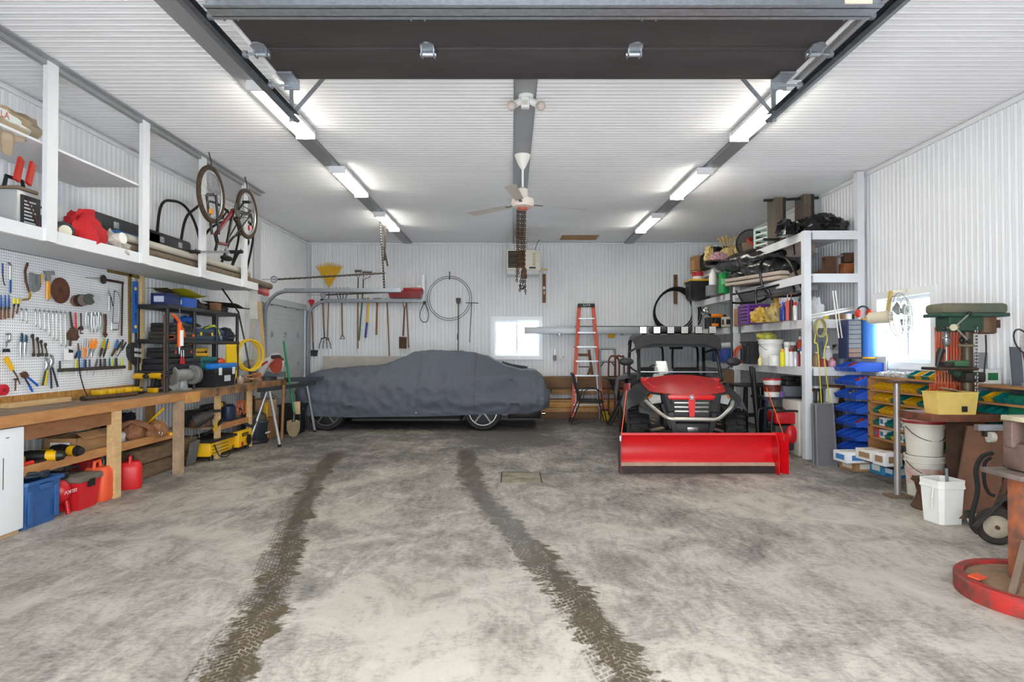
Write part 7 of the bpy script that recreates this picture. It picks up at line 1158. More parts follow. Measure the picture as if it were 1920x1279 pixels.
for k, (a, b) in enumerate((((1561,545), (1573,634)), ((1566,545), (1579,634)))): one('steel_rod', MB().cyl(P(*a, 7.98), P(*b, 7.98), .008), mat((226,222,214), .4), 'pale rod leaning upright at the near shelf bay, the %s one' % ('left' if k == 0 else 'right'), 'rod', 'pale rods')
# ---- fourth level
Z1 = LV[0]
coil('cable_tangle', 'tangle of orange cord at the far end of the fourth shelf', AT(1393, 10.3, Z1+.15), .13, .012, mat((190,74,34), .5), (0, 1, .2), 6, .05, 'cable'); tote('grey_bin', 'dark grey plastic bin on the fourth shelf', AT(1412, 9.9, Z1), (.26, .34, .36), DGREY); bucket('white_pail', 'big white square pail on the fourth shelf', AT(1445, 9.2, Z1), .17, .38, mat((226,226,222), .4), labelm=mat((238,238,236), .4)); one('yellow_sponge', bagmesh(AT(1438, 9.3, Z1+.38), (.17, .13, .06), 25), mat((204,200,70), .6, var=.8, col2=(50,60,70), scale=9), 'yellow and black gloves piled on the white pail', 'gloves')
bottle('paint_tub', 'low white plastic tub in front of the white pail', AT(1452, 8.75, Z1), .085, .15, PLASTICW, PLASTICW, 'jar', cat='tub'); bottle('yellow_bottle', 'small cream bottle left of the white pail', AT(1425, 9.0, Z1), .03, .14, mat((230,216,150), .4), YEL, 'bottle')
cans = [(1467, mat((224,216,30), .4), YEL, 'yellow', .24), (1475, PLASTICW, PLASTICW, 'plain white', .26), (1483, mat((226,222,222), .35), mat((150,40,40), .4), 'white with a dark red cap', .25), (1491, mat((196,200,206), .3, .4), BLACK, 'silver with a black cap', .25), (1496, mat((140,40,44), .4), BLACK, 'dark red', .22), (1503, mat((230,230,232), .4), BLUE, 'white with a blue cap', .26)]
for px, m_, cp, lab, h in cans: bottle('spray_can', lab+' spray can at the front of the fourth shelf', AT(px, 8.5, Z1), .034, h, m_, cp, 'can', 'spray cans on the fourth shelf', labelm=None)
for k, (px, m_, lab) in enumerate(((1476, mat((200,196,190), .4), 'pale'), (1486, mat((120,90,70), .4), 'brown'), (1500, mat((214,90,70), .4), 'red and white'))): bottle('solvent_tin', lab+' tin standing behind the spray cans on the fourth shelf', AT(px, 8.95, Z1), .06 if k == 2 else .045, .42 if k == 2 else .34, m_, PLASTICW, 'jug' if k == 2 else 'tin', labelm=mat((226,224,220), .5) if k == 2 else None)
for k, (px, Y, r_, h, m_, cp, kd, lab) in enumerate(((1531, 8.45, .055, .2, mat((150,120,90), .4), PLASTICW, 'jug', 'brown-labelled jug'), (1553, 8.5, .07, .28, mat((218,218,222), .4), PLASTICW, 'jug', 'white plastic jug'), (1544, 8.35, .05, .13, mat((150,40,60), .4), PLASTICW, 'bottle', 'dark pink bottle'), (1560, 8.35, .05, .12, mat((222,160,180), .4), RED, 'bottle', 'pale pink bottle'), (1567, 8.55, .04, .3, mat((90,80,76), .4), BLACK, 'tin', 'dark tin'), (1540, 8.6, .05, .34, mat((90,110,130), .4), mat((60,90,140), .4), 'bottle', 'blue-grey bottle'))): bottle('fluid_jug', lab+' on the near bay of the fourth shelf', AT(px, Y, Z1), r_, h, m_, cp, kd)
q = AT(1579, 8.34, Z1); t = thing('funnel_pail', 'galvanised funnel sitting in a grey pail beside the blue bins', 'funnel', q); MB().lathe([(.09, 0), (.11, .18), (.115, .18), (.1, .02)], q, n=22).build('pail', mat((90,96,108), .45, .4), t); MB().lathe([(.115, .18), (.117, .22), (.06, .3), (.02, .34), (.018, .4)], q, n=22).build('cone', mat((176,178,182), .45, .5), t)
YROPE = mat((206,198,40), .6)
for k, (pts, lab) in enumerate((([(1537,600), (1527,640), (1533,650), (1538,720), (1541,770), (1543,812)], 'longer'), ([(1539,600), (1551,633), (1545,660), (1549,700), (1556,755)], 'shorter'))): one('yellow_rope', MB().tube(smoothpath([P(a, b, 8.0) for a, b in pts], 6), .007, 6), YROPE, 'yellow rope hanging down the near shelf bay, the %s strand' % lab, 'rope', 'yellow ropes'); 
coil('rope_knot', 'knotted dirty rope bundle hooked on the near shelf edge', P(1538, 615, 8.0), .07, .009, mat((150,140,110), .8), (0, 1, 0), 5, .03, 'rope', oval=1.6)
one('white_pipe', MB().cyl(AT(1346, 11.7, Z1+.3), AT(1380, 10.9, Z1+.3), .06), mat((196,198,200), .5), 'fat pale pipe on the far end of the fourth shelf', 'pipe'); carton('blue_crate', 'blue plastic box at the far end of the fourth shelf', AT(1362, 11.4, Z1), (.3, .7, .24), mat((26,60,140), .5), cat='box'); one('brown_board', MB().beam(AT(1364, 9.9, 0), AT(1367, 10.2, 1.1), .16, .03, up=(0,1,0)), WOODD, 'brown board standing between the vehicle and the shelving', 'board')
# ---- below the shelves
t = thing('steel_stool', 'black angle-iron stand under the shelving', 'stand', AT(1410, 9.6, 0)); 
for px in (1392, 1424): MB().beam(AT(px, 9.6, 0), AT(px+(6 if px < 1400 else -4), 9.7, .87), .05, .05, up=(0,1,0)).build('leg', BLACK, t); MB().beam(AT(px+6, 10.1, 0), AT(px+6, 10.05, .87), .05, .05, up=(0,1,0)).build('leg', BLACK, t)
MB().b2(AT(1384, 9.5, .87), AT(1436, 10.2, .9)).build('top', DSTEEL, t); MB().b2(AT(1392, 9.6, .4), AT(1426, 9.65, .46)).build('cross_bar', BLACK, t)
for k, (a, b) in enumerate((((1408,687), (1424,812)), ((1412,690), (1409,812)))): one('black_pipe', MB().cyl(P(*a, 9.1), V((P(*b, 9.1).x, 9.1-.3*k, .01)), .028), BLACK, 'black pipe standing in front of the stand, the %s one' % ('slanted' if k == 0 else 'upright'), 'pipe')
t = thing('folding_workbench', 'dark blue work stand carrying the red-lidded pail', 'stand', AT(1465, 9.0, 0)); MB().b2(AT(1432, 8.9, .72), AT(1500, 9.4, .76)).build('top', mat((40,46,60), .5), t)
for px in (1436, 1496): MB().beam(AT(px-6, 8.95, 0), AT(px, 8.95, .72), .04, .05, up=(0,1,0)).build('leg', mat((34,44,64), .5), t); MB().beam(AT(px, 9.35, 0), AT(px, 9.35, .72), .04, .05, up=(0,1,0)).build('leg', mat((34,44,64), .5), t)
bucket('seed_pail', 'white pail with a red lid and red picture label on the work stand', AT(1447, 9.05, .76), .125, .25, PLASTICW, lid=mat((196,40,44), .4), labelm=mat((150,60,40), .5, var=1., col2=(40,30,30), scale=14)); carton('grey_case', 'grey metal case on the work stand', AT(1480, 9.15, .76), (.3, .26, .15), mat((112,116,122), .5), cat='case'); case('battery_box', 'black case stacked on the grey case', AT(1482, 9.2, .911), (.22, .2, .14), BLACK, front='-y'); carton('purple_card', 'small purple printed card on the work stand edge', AT(1466, 8.88, .761), (.06, .02, .08), mat((110,80,160), .5))
def generator():
    c = AT(1470, 8.62, 0); t = thing('generator', 'red portable generator in a black tube frame under the shelving', 'generator', c)
    MB().b2(c+V((-.17, -.12, .42)), c+V((.14, .2, .58)), bev=.03).build('fuel_tank', mat((186,26,34), .4), t); MB().ell(c+V((.04, -.12, .28)), (.09, .06, .13), 14, 8).build('recoil_cover', mat((200,26,36), .4), t); MB().b2(c+V((-.16, -.08, .06)), c+V((.15, .2, .4)), bev=.02).build('engine', DGREY, t); MB().b2(c+V((-.24, -.1, .1)), c+V((-.16, .1, .34)), bev=.01).build('panel', mat((34,30,30), .5), t)
    for y in (-.2, .26): MB().tube(smoothpath([c+V((-.26, y, .03)), c+V((-.26, y, .5)), c+V((-.2, y, .6)), c+V((.14, y, .6)), c+V((.2, y, .5)), c+V((.2, y, .03))], 4), .015, 8).build('frame_loop', BLACK, t)
    for x in (-.26, .2): MB().cyl(c+V((x, -.2, .04)), c+V((x, .26, .04)), .015).build('frame_bar', BLACK, t)
    MB().cyl(c+V((-.02, .0, .58)), c+V((-.02, .0, .62)), .03).build('fuel_cap', BLACK, t)
generator()
cf = AT(1501, 8.5, 0); t = thing('file_cabinet', 'narrow beige metal cabinet behind the white front post', 'cabinet', cf); MB().b2(cf+V((-.08, -.1, 0)), cf+V((.32, .4, .74)), bev=.006).build('body', mat((204,200,192), .45), t); MB().b2(cf+V((-.075, -.108, .03)), cf+V((.31, -.1, .37)), bev=.004).build('drawer', mat((208,204,196), .45), t); MB().b2(cf+V((-.075, -.108, .39)), cf+V((.31, -.1, .72)), bev=.004).build('drawer', mat((208,204,196), .45), t); MB().prism([cf+V((.04+dx, -.111, .54+dz)) for dx, dz in ((-.08, 0), (0, -.06), (.08, 0), (0, .06))], (0, .003, 0)).build('emblem', mat((150,110,80), .5), t); MB().box(cf+V((.06, -.114, .22)), (.05, .012, .06)).build('handle', STEEL, t)
for k, (px, Y, r_, h, m_, lab) in enumerate(((1529, 8.55, .15, .22, mat((170,172,176), .4, .5), 'shiny metal tub'), (1556, 8.5, .12, .2, PLASTICW, 'small white pail'), (1562, 8.75, .14, .22, mat((128,84,52), .8), 'brown wicker basket'))): bucket('floor_pail', lab+' on the low stand under the near shelf bay', AT(px, Y, .72), r_, h, m_, handle=False)
t = thing('low_stand', 'low dark bench under the near shelf bay', 'bench', AT(1540, 8.6, 0)); MB().b2(AT(1520, 8.32, .68), AT(1578, 8.95, .72)).build('top', DGREY, t)
for px in (1524, 1570): MB().b2(AT(px, 8.36, 0), AT(px+4, 8.4, .68)).build('leg', DGREY, t); MB().b2(AT(px, 8.88, 0), AT(px+4, 8.92, .68)).build('leg', DGREY, t)
for k, (px, m_, lab) in enumerate(((1521, mat((226,222,222), .4), 'white'), (1527, mat((60,56,54), .4), 'black'), (1533, mat((140,130,126), .3, .4), 'silver'), (1539, mat((44,44,44), .4), 'second black'))): bottle('aerosol_can', lab+' aerosol can in the row on the low bench', AT(px, 8.36, .72), .024, .2, m_, RED if k == 0 else BLACK, 'can', 'cans on the low bench')
for k, (x0, x1, d, lab) in enumerate(((1517, 1561, 0, 'rear'), (1524, 1569, .06, 'front'))):
    a, b = P(x0+5, 757, 7.98-d), P(x1-8, 757, 7.98-d); c, e = V((P(x1, 868, 7.72-d).x, 7.72-d, .0)), V((P(x0+8, 868, 7.72-d).x, 7.72-d, .0)); t = thing('mesh_filter', 'grey mesh filter panel leaning on the shelf post, the %s one' % lab, 'filter panel', (c+e)/2, 'mesh filters')
    MB().prism([a, b, c, e], (0, .012, .002)).build('mesh', mat((98,98,102), .7, bump=.6, bscale=90), t)
    for u, v in ((a, b), (b, c), (c, e), (e, a)): MB().beam(u, v, .014, .022, up=(0,1,0)).build('frame_bar', mat((150,152,154), .4, .5), t)
# ================================================================ RIGHT: BIN RACKS
BINB = mat((40,88,196), .4, var=.15)
def bin_mesh(w, d, h, m, name):
    """open-fronted stacking bin; front faces -x, origin at base centre"""
    mb = MB(); x0, x1, y = -d/2, d/2, w/2; t_ = .004
    side = [(x0, 0), (x1, 0), (x1, h), (x0+d*.42, h), (x0-.02, h*.42)]
    for s_ in (-1, 1): mb.prism([(a, s_*y, b) for a, b in side], (0, -s_*t_, 0))
    mb.b2((x0, -y, 0), (x1, y, t_)); mb.b2((x1-t_, -y, 0), (x1, y, h)); mb.prism([(x0, -y, 0), (x0-.02, -y, h*.42), (x0-.02+t_, -y, h*.42), (x0+t_, -y, 0)], (0, 2*y, 0)); mb.b2((x0-.03, -y, h*.4), (x0-.014, y, h*.46))
    o = mb.build(name, m, org=(0, 0, 0)); return o
ROWN = ['top', 'second', 'third', 'fourth', 'fifth', 'sixth', 'bottom']
rk = thing('bin_stand', 'upright steel stand holding the tall stack of blue bins', 'stand', (4.62, 7.9, 0)); 
for y in (7.62, 8.12): MB().b2((4.6, y, 0), (4.63, y+.03, 1.36)).build('upright', GALV, rk)
MB().b2((4.592, 7.6, .02), (4.6, 8.16, 1.36)).build('back_panel', mat((206,208,212), .5), rk)
src = None; contents = [mat((150,40,40), .5), mat((120,110,100), .5), mat((90,84,78), .5), mat((190,180,170), .5)]
for r in range(7):
    z = 1.17-.172*r
    for k in range(3):
        y = 7.72+.17*k; lab = 'blue stacking bin in the %s row, %s from the camera end' % (ROWN[r], ('nearest', 'middle', 'farthest')[k])
        if src is None: src = tag(bin_mesh(.16, .34, .115, BINB, 'stacking_bin'), lab, 'bin', 'blue stacking bins'); o = src
        else: o = dup(src, label=lab)
        o.location = (4.42, y, z)
        if (r+k) % 2 == 0: pass
for k, (r, kk, m_, lab) in enumerate(((0, 1, 0, 'red and grey fittings heaped in the middle bin of the top blue row'), (1, 0, 0, 'red parts heaped in the nearest bin of the second blue row'), (2, 1, 2, 'grey bolts in the middle bin of the third blue row'), (4, 0, 0, 'red caps in the nearest bin of the fifth blue row'))): one('bin_contents', bagmesh((4.38, 7.72+.17*kk, 1.176-.172*r), (.1, .06, .05), 50+k, amp=.5, fr=10), contents[m_], lab, 'fittings')
q = V((4.36, 7.98, 1.33)); t = thing('drawer_organiser', 'dark drawer organiser cabinet standing on the blue bins', 'organiser', q); MB().b2(q+V((-.09, -.1, 0)), q+V((.1, .12, .5)), bev=.006).build('frame', mat((30,44,84), .5), t)
for k in range(8): MB().b2(q+V((-.075, -.108, .02+k*.059)), q+V((.085, -.1, .07+k*.059))).build('drawer', mat((90,88,90) if k > 1 else (120,76,50), .3, var=.3, scale=30), t)
q = V((4.55, 7.88, 1.33)); t = thing('blue_roll', 'blue cylinder with yellow end rings on the blue bins', 'canister', q); MB().cyl(q+V((0,0,.02)), q+V((0,0,.49)), .085, n=24).build('roll', mat((58,124,214), .45, bump=.2), t)
for z in (0, .49): MB().cyl(q+V((0,0,z)), q+V((0,0,z+.022)), .092, n=24).build('end_ring', YEL, t)
q = V((4.47, 7.86, 1.856)); t = thing('ear_muffs', 'red and black ear muffs lying on the drawer organiser', 'ear muffs', q)
for s_ in (-1, 1): MB().ell(q+V((.07*s_, 0, .05)), (.035, .05, .055), 14, 8).build('cup', mat((206,58,34), .4), t)
MB().tube(arc(q+V((0, .01, .06)), .08, -.2, PI+.2, 14, (1,0,0), (0,0,1)), .012, 8).build('headband', BLACK, t); bottle('pill_tub', 'small white and blue box-like tub on the drawer organiser', V((4.33, 7.95, 1.831)), .035, .09, PLASTICW, BLUE, 'jar', cat='tub')
# wooden rack of yellow and teal bins
WX0, WX1, WY0, WY1 = 4.4, 4.68, 4.95, 7.62
wr = thing('bin_rack', 'wooden shelf rack full of small bins under the side window', 'rack', (4.55, 6.3, 0)); RWD = mat((176,128,78), .65, var=.6, col2=(146,100,58), scale=6, stretch=(5,1,5))
WZ = [1.12, .965, .825, .68, .535, .39, .24]
for z in WZ: MB().b2((WX0-.02, WY0, z-.02), (WX1, WY1, z)).build('shelf', RWD, wr)
for y in (WY1-.01, 6.05, WY0): MB().b2((WX0-.02, y-.02, 0), (WX1, y+.02, 1.12)).build('upright', RWD, wr)
PERF = mat((168,170,176), .5, var=.9, col2=(96,98,104), scale=90); MB().b2((WX1-.02, WY0, .05), (WX1-.008, WY1, 1.12)).build('back_panel', PERF, wr)
YB_ = mat((222,170,20), .42, var=.1); src = {}
pat = ['YYYYYYYTYYTYYTTYTTTTT', 'YYYTTYYTYYYTYTTTTTTTT', 'TYYYTTTTYYTTYTTTTTTTT', 'TWTTWTYYTTTTTTTTTTTTT', 'RWTYWTTTYTTTTTTTTTTTT']
for r, row in enumerate(pat):
    z = WZ[r+1]+.001; ny = 0; nt_ = 0
    for k, chh in enumerate(row):
        y = WY1-.1-.118*k
        if abs(y-6.05) < .075 or y < WY0+.07: continue
        if chh in 'YT':
            nm = 'yellow' if chh == 'Y' else 'teal'
            lab = '%s parts bin at place %s on the %s shelf of the wooden rack' % (nm, (ORD+['thirteenth','fourteenth','fifteenth','sixteenth','seventeenth','eighteenth','nineteenth','twentieth','twenty-first'])[k], ROWN[r])
            if chh not in src: src[chh] = o = tag(bin_mesh(.108, .19, .088, YB_ if chh == 'Y' else TEAL, 'parts_bin'), lab, 'bin', 'small bins in the wooden rack')
            else: o = dup(src[chh], label=lab)
            o.location = (4.52, y, z)
        else: carton('parts_carton', '%s small carton among the bins on the %s shelf of the rack, place %s' % ('white' if chh == 'W' else 'red', ROWN[r], ORD[k]), (4.5, y, z), (.17, .1, .1), mat((214,212,206), .6) if chh == 'W' else mat((190,44,46), .5), printm=mat((60,110,140), .5))
for k in range(8):
    chh = 'TYTYTTTT'[k]; o = dup(src[chh], label='%s parts bin on top of the wooden rack, %s from the window end' % ('yellow' if chh == 'Y' else 'teal', ORD[k])); o.location = (4.55, 6.9-.118*k, 1.121)
for k, (y, h, lab) in enumerate(((7.45, .04, 'small clutter tray of screws at the far end of the rack top'), (7.15, .05, 'grey parts tray in the middle of the rack top'))): tote('parts_tray', lab, (4.55, y, 1.121), (.2, .24, h), mat((206,208,212), .5)); one('screw_heap', bagmesh((4.55, y, 1.13), (.08, .09, .03), 60+k, amp=.6, fr=14), mat((196,198,202), .4, .3), 'heap of bright fittings in the %s tray on the rack top' % ('far' if k == 0 else 'grey'), 'fittings')
carton('green_carton', 'green and white carton on the rack top by the window', (4.56, 6.02, 1.121), (.16, .3, .14), mat((220,222,220), .6), printm=mat((30,110,70), .5))
# boxes on the floor below
for k, (px, py, s_, m_, pm, rz, lab) in enumerate(((1605, 884, (.3, .3, .12), mat((160,122,84), .8), mat((214,206,194), .6), .1, 'open brown carton on the floor before the wooden rack'), (1650, 892, (.16, .22, .16), mat((58,140,190), .6), mat((226,228,230), .6), .1, 'light blue carton on the floor next to the brown carton'), (1676, 897, (.2, .24, .14), mat((40,120,180), .6), mat((210,224,232), .6), .1, 'deeper blue carton beside the pipe stand'))): c = PZ(px, py); carton('floor_carton', lab, c+V((.1, .12, 0)), s_, m_, rz, k == 0, printm=pm)
for k, (px, Y, z, s_, m_, lab) in enumerate(((1596, 7.28, .135, (.3, .26, .12), mat((222,224,228), .6), 'white carton with blue print on the brown carton'), (1634, 7.0, .2, (.2, .3, .12), mat((216,214,208), .6), 'white carton with brown print left of the pipe stand'), (1662, 6.75, .19, (.2, .2, .14), mat((226,226,228), .6), 'white fastener carton above the blue cartons'))): carton('fastener_carton', lab, AT(px, Y, z), s_, m_, .1, printm=mat((60,120,180) if k == 0 else (150,120,90), .6))
one('low_plank', MB().b2(AT(1616, 7.35, .16), AT(1672, 6.62, .19)), BLACK, 'black board laid over the floor cartons', 'board')
# ================================================================ WALL FAN
def wfan():
    c = P(1690, 592, 7.15); ax = V((.62, -.78, .05)).normalized(); t = thing('wall_fan', 'cream wall fan with a wire cage in front of the side window', 'fan', c-V((0,0,.23))); cr = mat((214,204,180), .5)
    MB().tube([c-ax*.36, c-ax*.34, c-ax*.12, c-ax*.08], [.05, .07, .075, .04], 18).build('motor', cr, t); MB().cyl(c-ax*.37, c-ax*.34, .045).build('rear_cap', mat((196,176,130), .5), t)
    br = c-ax*.14; MB().beam(br+V((0,0,.06)), br+V((.06, .04, .3)), .045, .03, up=(1,0,0)).build('bracket', mat((200,172,84), .5), t); MB().beam(br+V((.06, .04, .3)), V((XR-.02, br.y+.1, br.z+.32)), .05, .03).build('wall_arm', cr, t)
    b = ax.cross(V((0,0,1))).normalized(); u = b.cross(ax); WM = mat((150,146,138), .4, .6); cage = MB()
    for dd, R in ((.07, .12), (.05, .2), (0, .265), (-.05, .235)): MB().torus(c+ax*dd, R, .005, axis=ax, n=40, m=5).build('cage_ring', WM, t)
    for i in range(30):
        a = 2*PI*i/30; d = b*math.cos(a)+u*math.sin(a); cage.tube([c+ax*.085+d*.04, c+ax*.06+d*.19, c+d*.266, c-ax*.06+d*.22], .0026, 4)
    cage.build('cage_wires', WM, t, stuff=True)
    for k in range(3):
        rows = []
        for i in range(6):
            a0 = k*2*PI/3+.5; r_ = .04+.19*i/5; rows.append([c+ax*(.02*w)+(b*math.cos(a0+w*.42*(1-.1*i))+u*math.sin(a0+w*.42*(1-.1*i)))*r_ for w in (-1, -.4, .2, .8, 1.2)])
        MB().grid(rows).build('blade', mat((98,90,84), .6), t)
wfan()
# ================================================================ DRILL PRESS ON ITS STAND
def press():
    Y = 5.72; t = thing('drill_press', 'old green drill press with a rusty motor by the side window', 'drill press', AT(1812, Y, .87)); GR = mat((42,76,60), .45, var=.3, scale=8); f = lambda x, y, dY=0: P(x, y, Y+dY)
    a, b = f(1750, 589), f(1871, 570); MB().b2((a.x, Y-.13, a.z), (b.x, Y+.13, b.z), bev=.03).build('belt_cover', mat((112,104,84), .6, var=.7, col2=(70,92,74), scale=4), t); MB().b2((a.x-.008, Y-.138, a.z-.03), (b.x+.006, Y+.138, a.z+.005), bev=.008).build('cover_rim', GR, t)
    a, b = f(1766, 622), f(1830, 590); MB().b2((a.x, Y-.1, a.z), (b.x, Y+.1, b.z), bev=.02).build('head', GR, t); MB().cyl(f(1773, 622), f(1773, 610), .04).build('quill_nose', GR, t)
    a, b = f(1832, 591), f(1866, 626); MB().tube([V((a.x+.085, Y+.02, b.z)), V((a.x+.085, Y+.02, b.z+.01)), V((a.x+.085, Y+.02, a.z-.01)), V((a.x+.085, Y+.02, a.z))], [.07, .088, .088, .07], 22).build('motor', mat((112,84,60), .6, .3, var=.6, col2=(80,62,50), scale=7), t); MB().b2(f(1866, 615)+V((0, -.03, 0)), f(1871, 600)+V((0, .05, 0))).build('junction_box', RUST, t)
    c = V((f(1816, 640).x, Y+.02, 0)); MB().cyl(V((c.x, c.y, .9)), V((c.x, c.y, 1.63)), .048, n=20).build('column', mat((98,84,68), .5, .5, var=.5), t); MB().cyl(V((c.x, c.y, .87)), V((c.x, c.y, .98)), .075).build('column_foot', DSTEEL, t); MB().torus(V((c.x, c.y, f(0, 648).z)), .06, .012, n=20).build('collar', mat((150,140,112), .5, .4), t)
    q = f(1774, 622); MB().lathe([(.02, 0), (.028, -.03), (.028, -.05), (.036, -.06), (.036, -.1), (.018, -.14)], q, n=18).build('chuck', STEEL, t); MB().cyl(q+V((0,0,-.13)), q+V((0,0,-.27)), .007).build('drill_bit', SIL, t)
    hb = f(1792, 613, -.12); MB().cyl(f(1792, 613, -.09), f(1788, 614, -.2), .03).build('feed_hub', mat((170,160,130), .5, .3), t)
    for a, kn in (((1818, 588), 1), ((1816, 640), 1), ((1770, 616), 1)): e = f(*a, -.16); MB().cyl(f(1790, 613, -.16), e, .008).build('feed_handle', SIL, t); MB().ell(e, (.02, .02, .02)).build('knob', BLACK, t)
    a, b = f(1742, 694), f(1815, 688); MB().b2((a.x, Y-.14, a.z), (b.x, Y+.12, b.z), bev=.01).build('table', mat((84,66,54), .5, .5, var=.5), t); MB().tube([f(1784, 695), V((c.x, c.y, f(0, 705).z))], [.04, .06], 10).build('table_arm', mat((50,74,60), .5), t); MB().b2(V((c.x-.1, Y-.1, f(0, 716).z)), V((c.x+.09, Y+.1, f(0, 697).z)), bev=.02).build('table_bracket', DSTEEL, t)
    a, b = f(1780, 687), f(1806, 676); MB().b2((a.x, Y-.08, a.z), (b.x, Y+.06, b.z), bev=.008).build('drill_vise', mat((56,100,64), .5), t); MB().b2((f(1756, 0).x, Y-.06, f(0, 687).z), (f(1778, 0).x, Y+.05, f(0, 679).z)).build('vise_jaw', DSTEEL, t); MB().ell(f(1803, 638), (.022, .022, .03)).build('black_knob', BLACK, t)
    ch = f(1831, 612, -.1); chain(ch, V((ch.x-.005, ch.y, 1.0)), STEEL, t, r=.005, l=.04)
    MB().tube(smoothpath([f(1848, 628), f(1849, 660), f(1846, 690), f(1845, 712)], 4), .008, 6).build('power_cord', DGREY, t)
    return Y
YD = press()
t = thing('steel_table', 'heavy rusty steel plate table under the drill press', 'table', AT(1797, YD, 0)); a, b = P(1739, 779, YD-.15), P(1856, 764, YD-.15); PLT = mat((128,76,56), .65, .3, var=.8, col2=(82,60,50), scale=9)
MB().b2((a.x, YD-.2, .80), (b.x+.05, YD+.25, .868), bev=.005).build('plate', PLT, t); MB().b2((AT(1783, YD, 0).x, YD-.08, 0), (AT(1812, YD, 0).x, YD+.08, .8)).build('pedestal', mat((86,64,50), .6, .3, var=.5, scale=5), t); MB().b2((AT(1770, YD, 0).x, YD-.2, 0), (AT(1826, YD, 0).x, YD+.2, .02)).build('foot_plate', RUST, t)
yb = AT(1780, YD-.12, .868); t = thing('yellow_tub', 'stained yellow plastic tub on the drill press table', 'tub', yb); MB().grid([[yb+V((a*.185*q, b*.1*q, z)) for a, b in ((-1,-1),(1,-1),(1,1),(-1,1))] for z, q in ((0, .9), (.19, 1.), (.195, 1.03), (.2, 1.03), (.2, .98), (.02, .88))], closed_u=True, cap=True).build('tub', mat((226,196,110), .55, var=.5, col2=(190,160,84), scale=6), t); MB().box(yb+V((.06, -.1, .05)), (.05, .01, .05), bev=.004).build('burn_hole', BLACK, t); MB().box(yb+V((.03, .0, .21)), (.2, .12, .01), rot=R3(.4, .1, .2)).build('card', mat((140,124,106), .8), t)
hank('cable_hank', 'bundle of orange extension cord hanging behind the drill press', AT(1783, 5.95, 1.66), .26, .62, mat((196,86,46), .5), 10, PI/2); hank('cable_loop', 'second orange cord loop drooping below the drill table', AT(1770, 5.93, 1.12), .24, .24, mat((186,78,44), .5), 7, PI/2)
one('black_flashlight', MB().tube([P(1757, 687, 5.62), P(1762, 663, 5.62), P(1766, 655, 5.62)], [.016, .03, .034], 10), BLACK, 'black spotlight propped on the drill press table', 'spotlight')
# steel bars at the wall
one('steel_plate_bar', MB().beam(V((4.55, 5.55, .9)), V((4.57, 5.62, 1.47)), .1, .012, up=(0,1,0)), mat((96,102,110), .5, .4), 'flat grey steel bar leaning at the wall behind the vise', 'bar'); one('square_post', MB().b2(V((4.52, 5.98, .87)), V((4.6, 6.06, 1.42)), bev=.006), mat((146,150,154), .5, .3), 'short grey pipe standing behind the drill press column', 'pipe'); carton('green_case', 'dark green metal box stacked right of the drill press', (4.55, 5.3, 0), (.22, .5, 1.05), mat((14,96,70), .5), cat='cabinet')
for k in range(4): MB().b2((4.425, 5.08, .12+k*.24), (4.439, 5.52, .32+k*.24)).build('drawer', mat((18,108,80), .5), bpy.data.objects['green_case'])
t = thing('landing_net', 'rusty rod with a wire hoop leaning on the right wall', 'net', P(1880, 770, 5.0)); MB().cyl(V((4.2, 4.95, .9)), P(1919, 662, 4.9), .009).build('rod', RUST, t); q = P(1917, 640, 4.95); MB().torus(q, .1, .007, axis=(.4, -1, .3), n=28, m=6).build('hoop', DSTEEL, t); MB().ell(q+V((.03,.0,-.0)), (.05, .01, .07), 10, 6).build('mesh', mat((170,168,166), .6, alpha=.5), t)
# pipe stand
c = PZ(1683, 932); t = thing('pipe_stand', 'grey steel pipe on a square foot plate standing before the bin rack', 'stand', c); MB().box(c+V((0, 0, .012)), (.2, .16, .024)).build('foot_plate', mat((112,98,80), .7, .2), t); MB().cyl(c+V((0, 0, .02)), c+V((-.0, 0, 1.12)), .03, n=18).build('pipe', mat((160,158,154), .4, .5, var=.3, col2=(120,70,60), scale=4), t); MB().box(c+V((0, 0, 1.13)), (.17, .12, .025)).build('top_plate', RUST, t)
# pails
PW = mat((222,218,206), .45, var=.3, col2=(180,170,150), scale=5); c = PZ(1735, 930)+V((.03, .05, 0)); c.z = 0
bucket('plastic_pail', 'lower white plastic pail of the stack beside the pipe stand', c, .175, .4, PW, handle=True, labelm=mat((216,214,204), .5, var=.9, col2=(196,90,50), scale=8)); t = bucket('plastic_pail', 'upper white plastic pail with a red lid on the pail stack', c+V((0,0,.401)), .178, .33, PW, handle=True, lid=mat((150,40,36), .5)); 
c = PZ(1752, 960)+V((.1, .12, 0)); c.z = 0; t = thing('wheel_rim', 'rusty steel wheel rim on the floor between the pails', 'wheel rim', c); MB().lathe([(.19, 0), (.2, .01), (.17, .06), (.15, .14), (.17, .23), (.2, .25), (.19, .26), (.14, .2), (.13, .1)], c, n=30).build('rim', RUST, t); one('rusty_plate', MB().box(c+V((-.02, -.02, .275)), (.34, .14, .025), rot=R3(-.2)).jitter(.006, 9), RUST, 'rusty bent plate lying on the wheel rim', 'plate')
c = PZ(1776, 984)+V((.03, .1, 0)); c.z = 0; t = thing('square_bucket', 'white square bucket on the floor in front of the rim', 'bucket', c); L = Loc(c, .15)
def sq(q, z): return [L(.125*q*a, .125*q*b, z) for a, b in ((-1,-.75),(-.75,-1),(.75,-1),(1,-.75),(1,.75),(.75,1),(-.75,1),(-1,.75))]
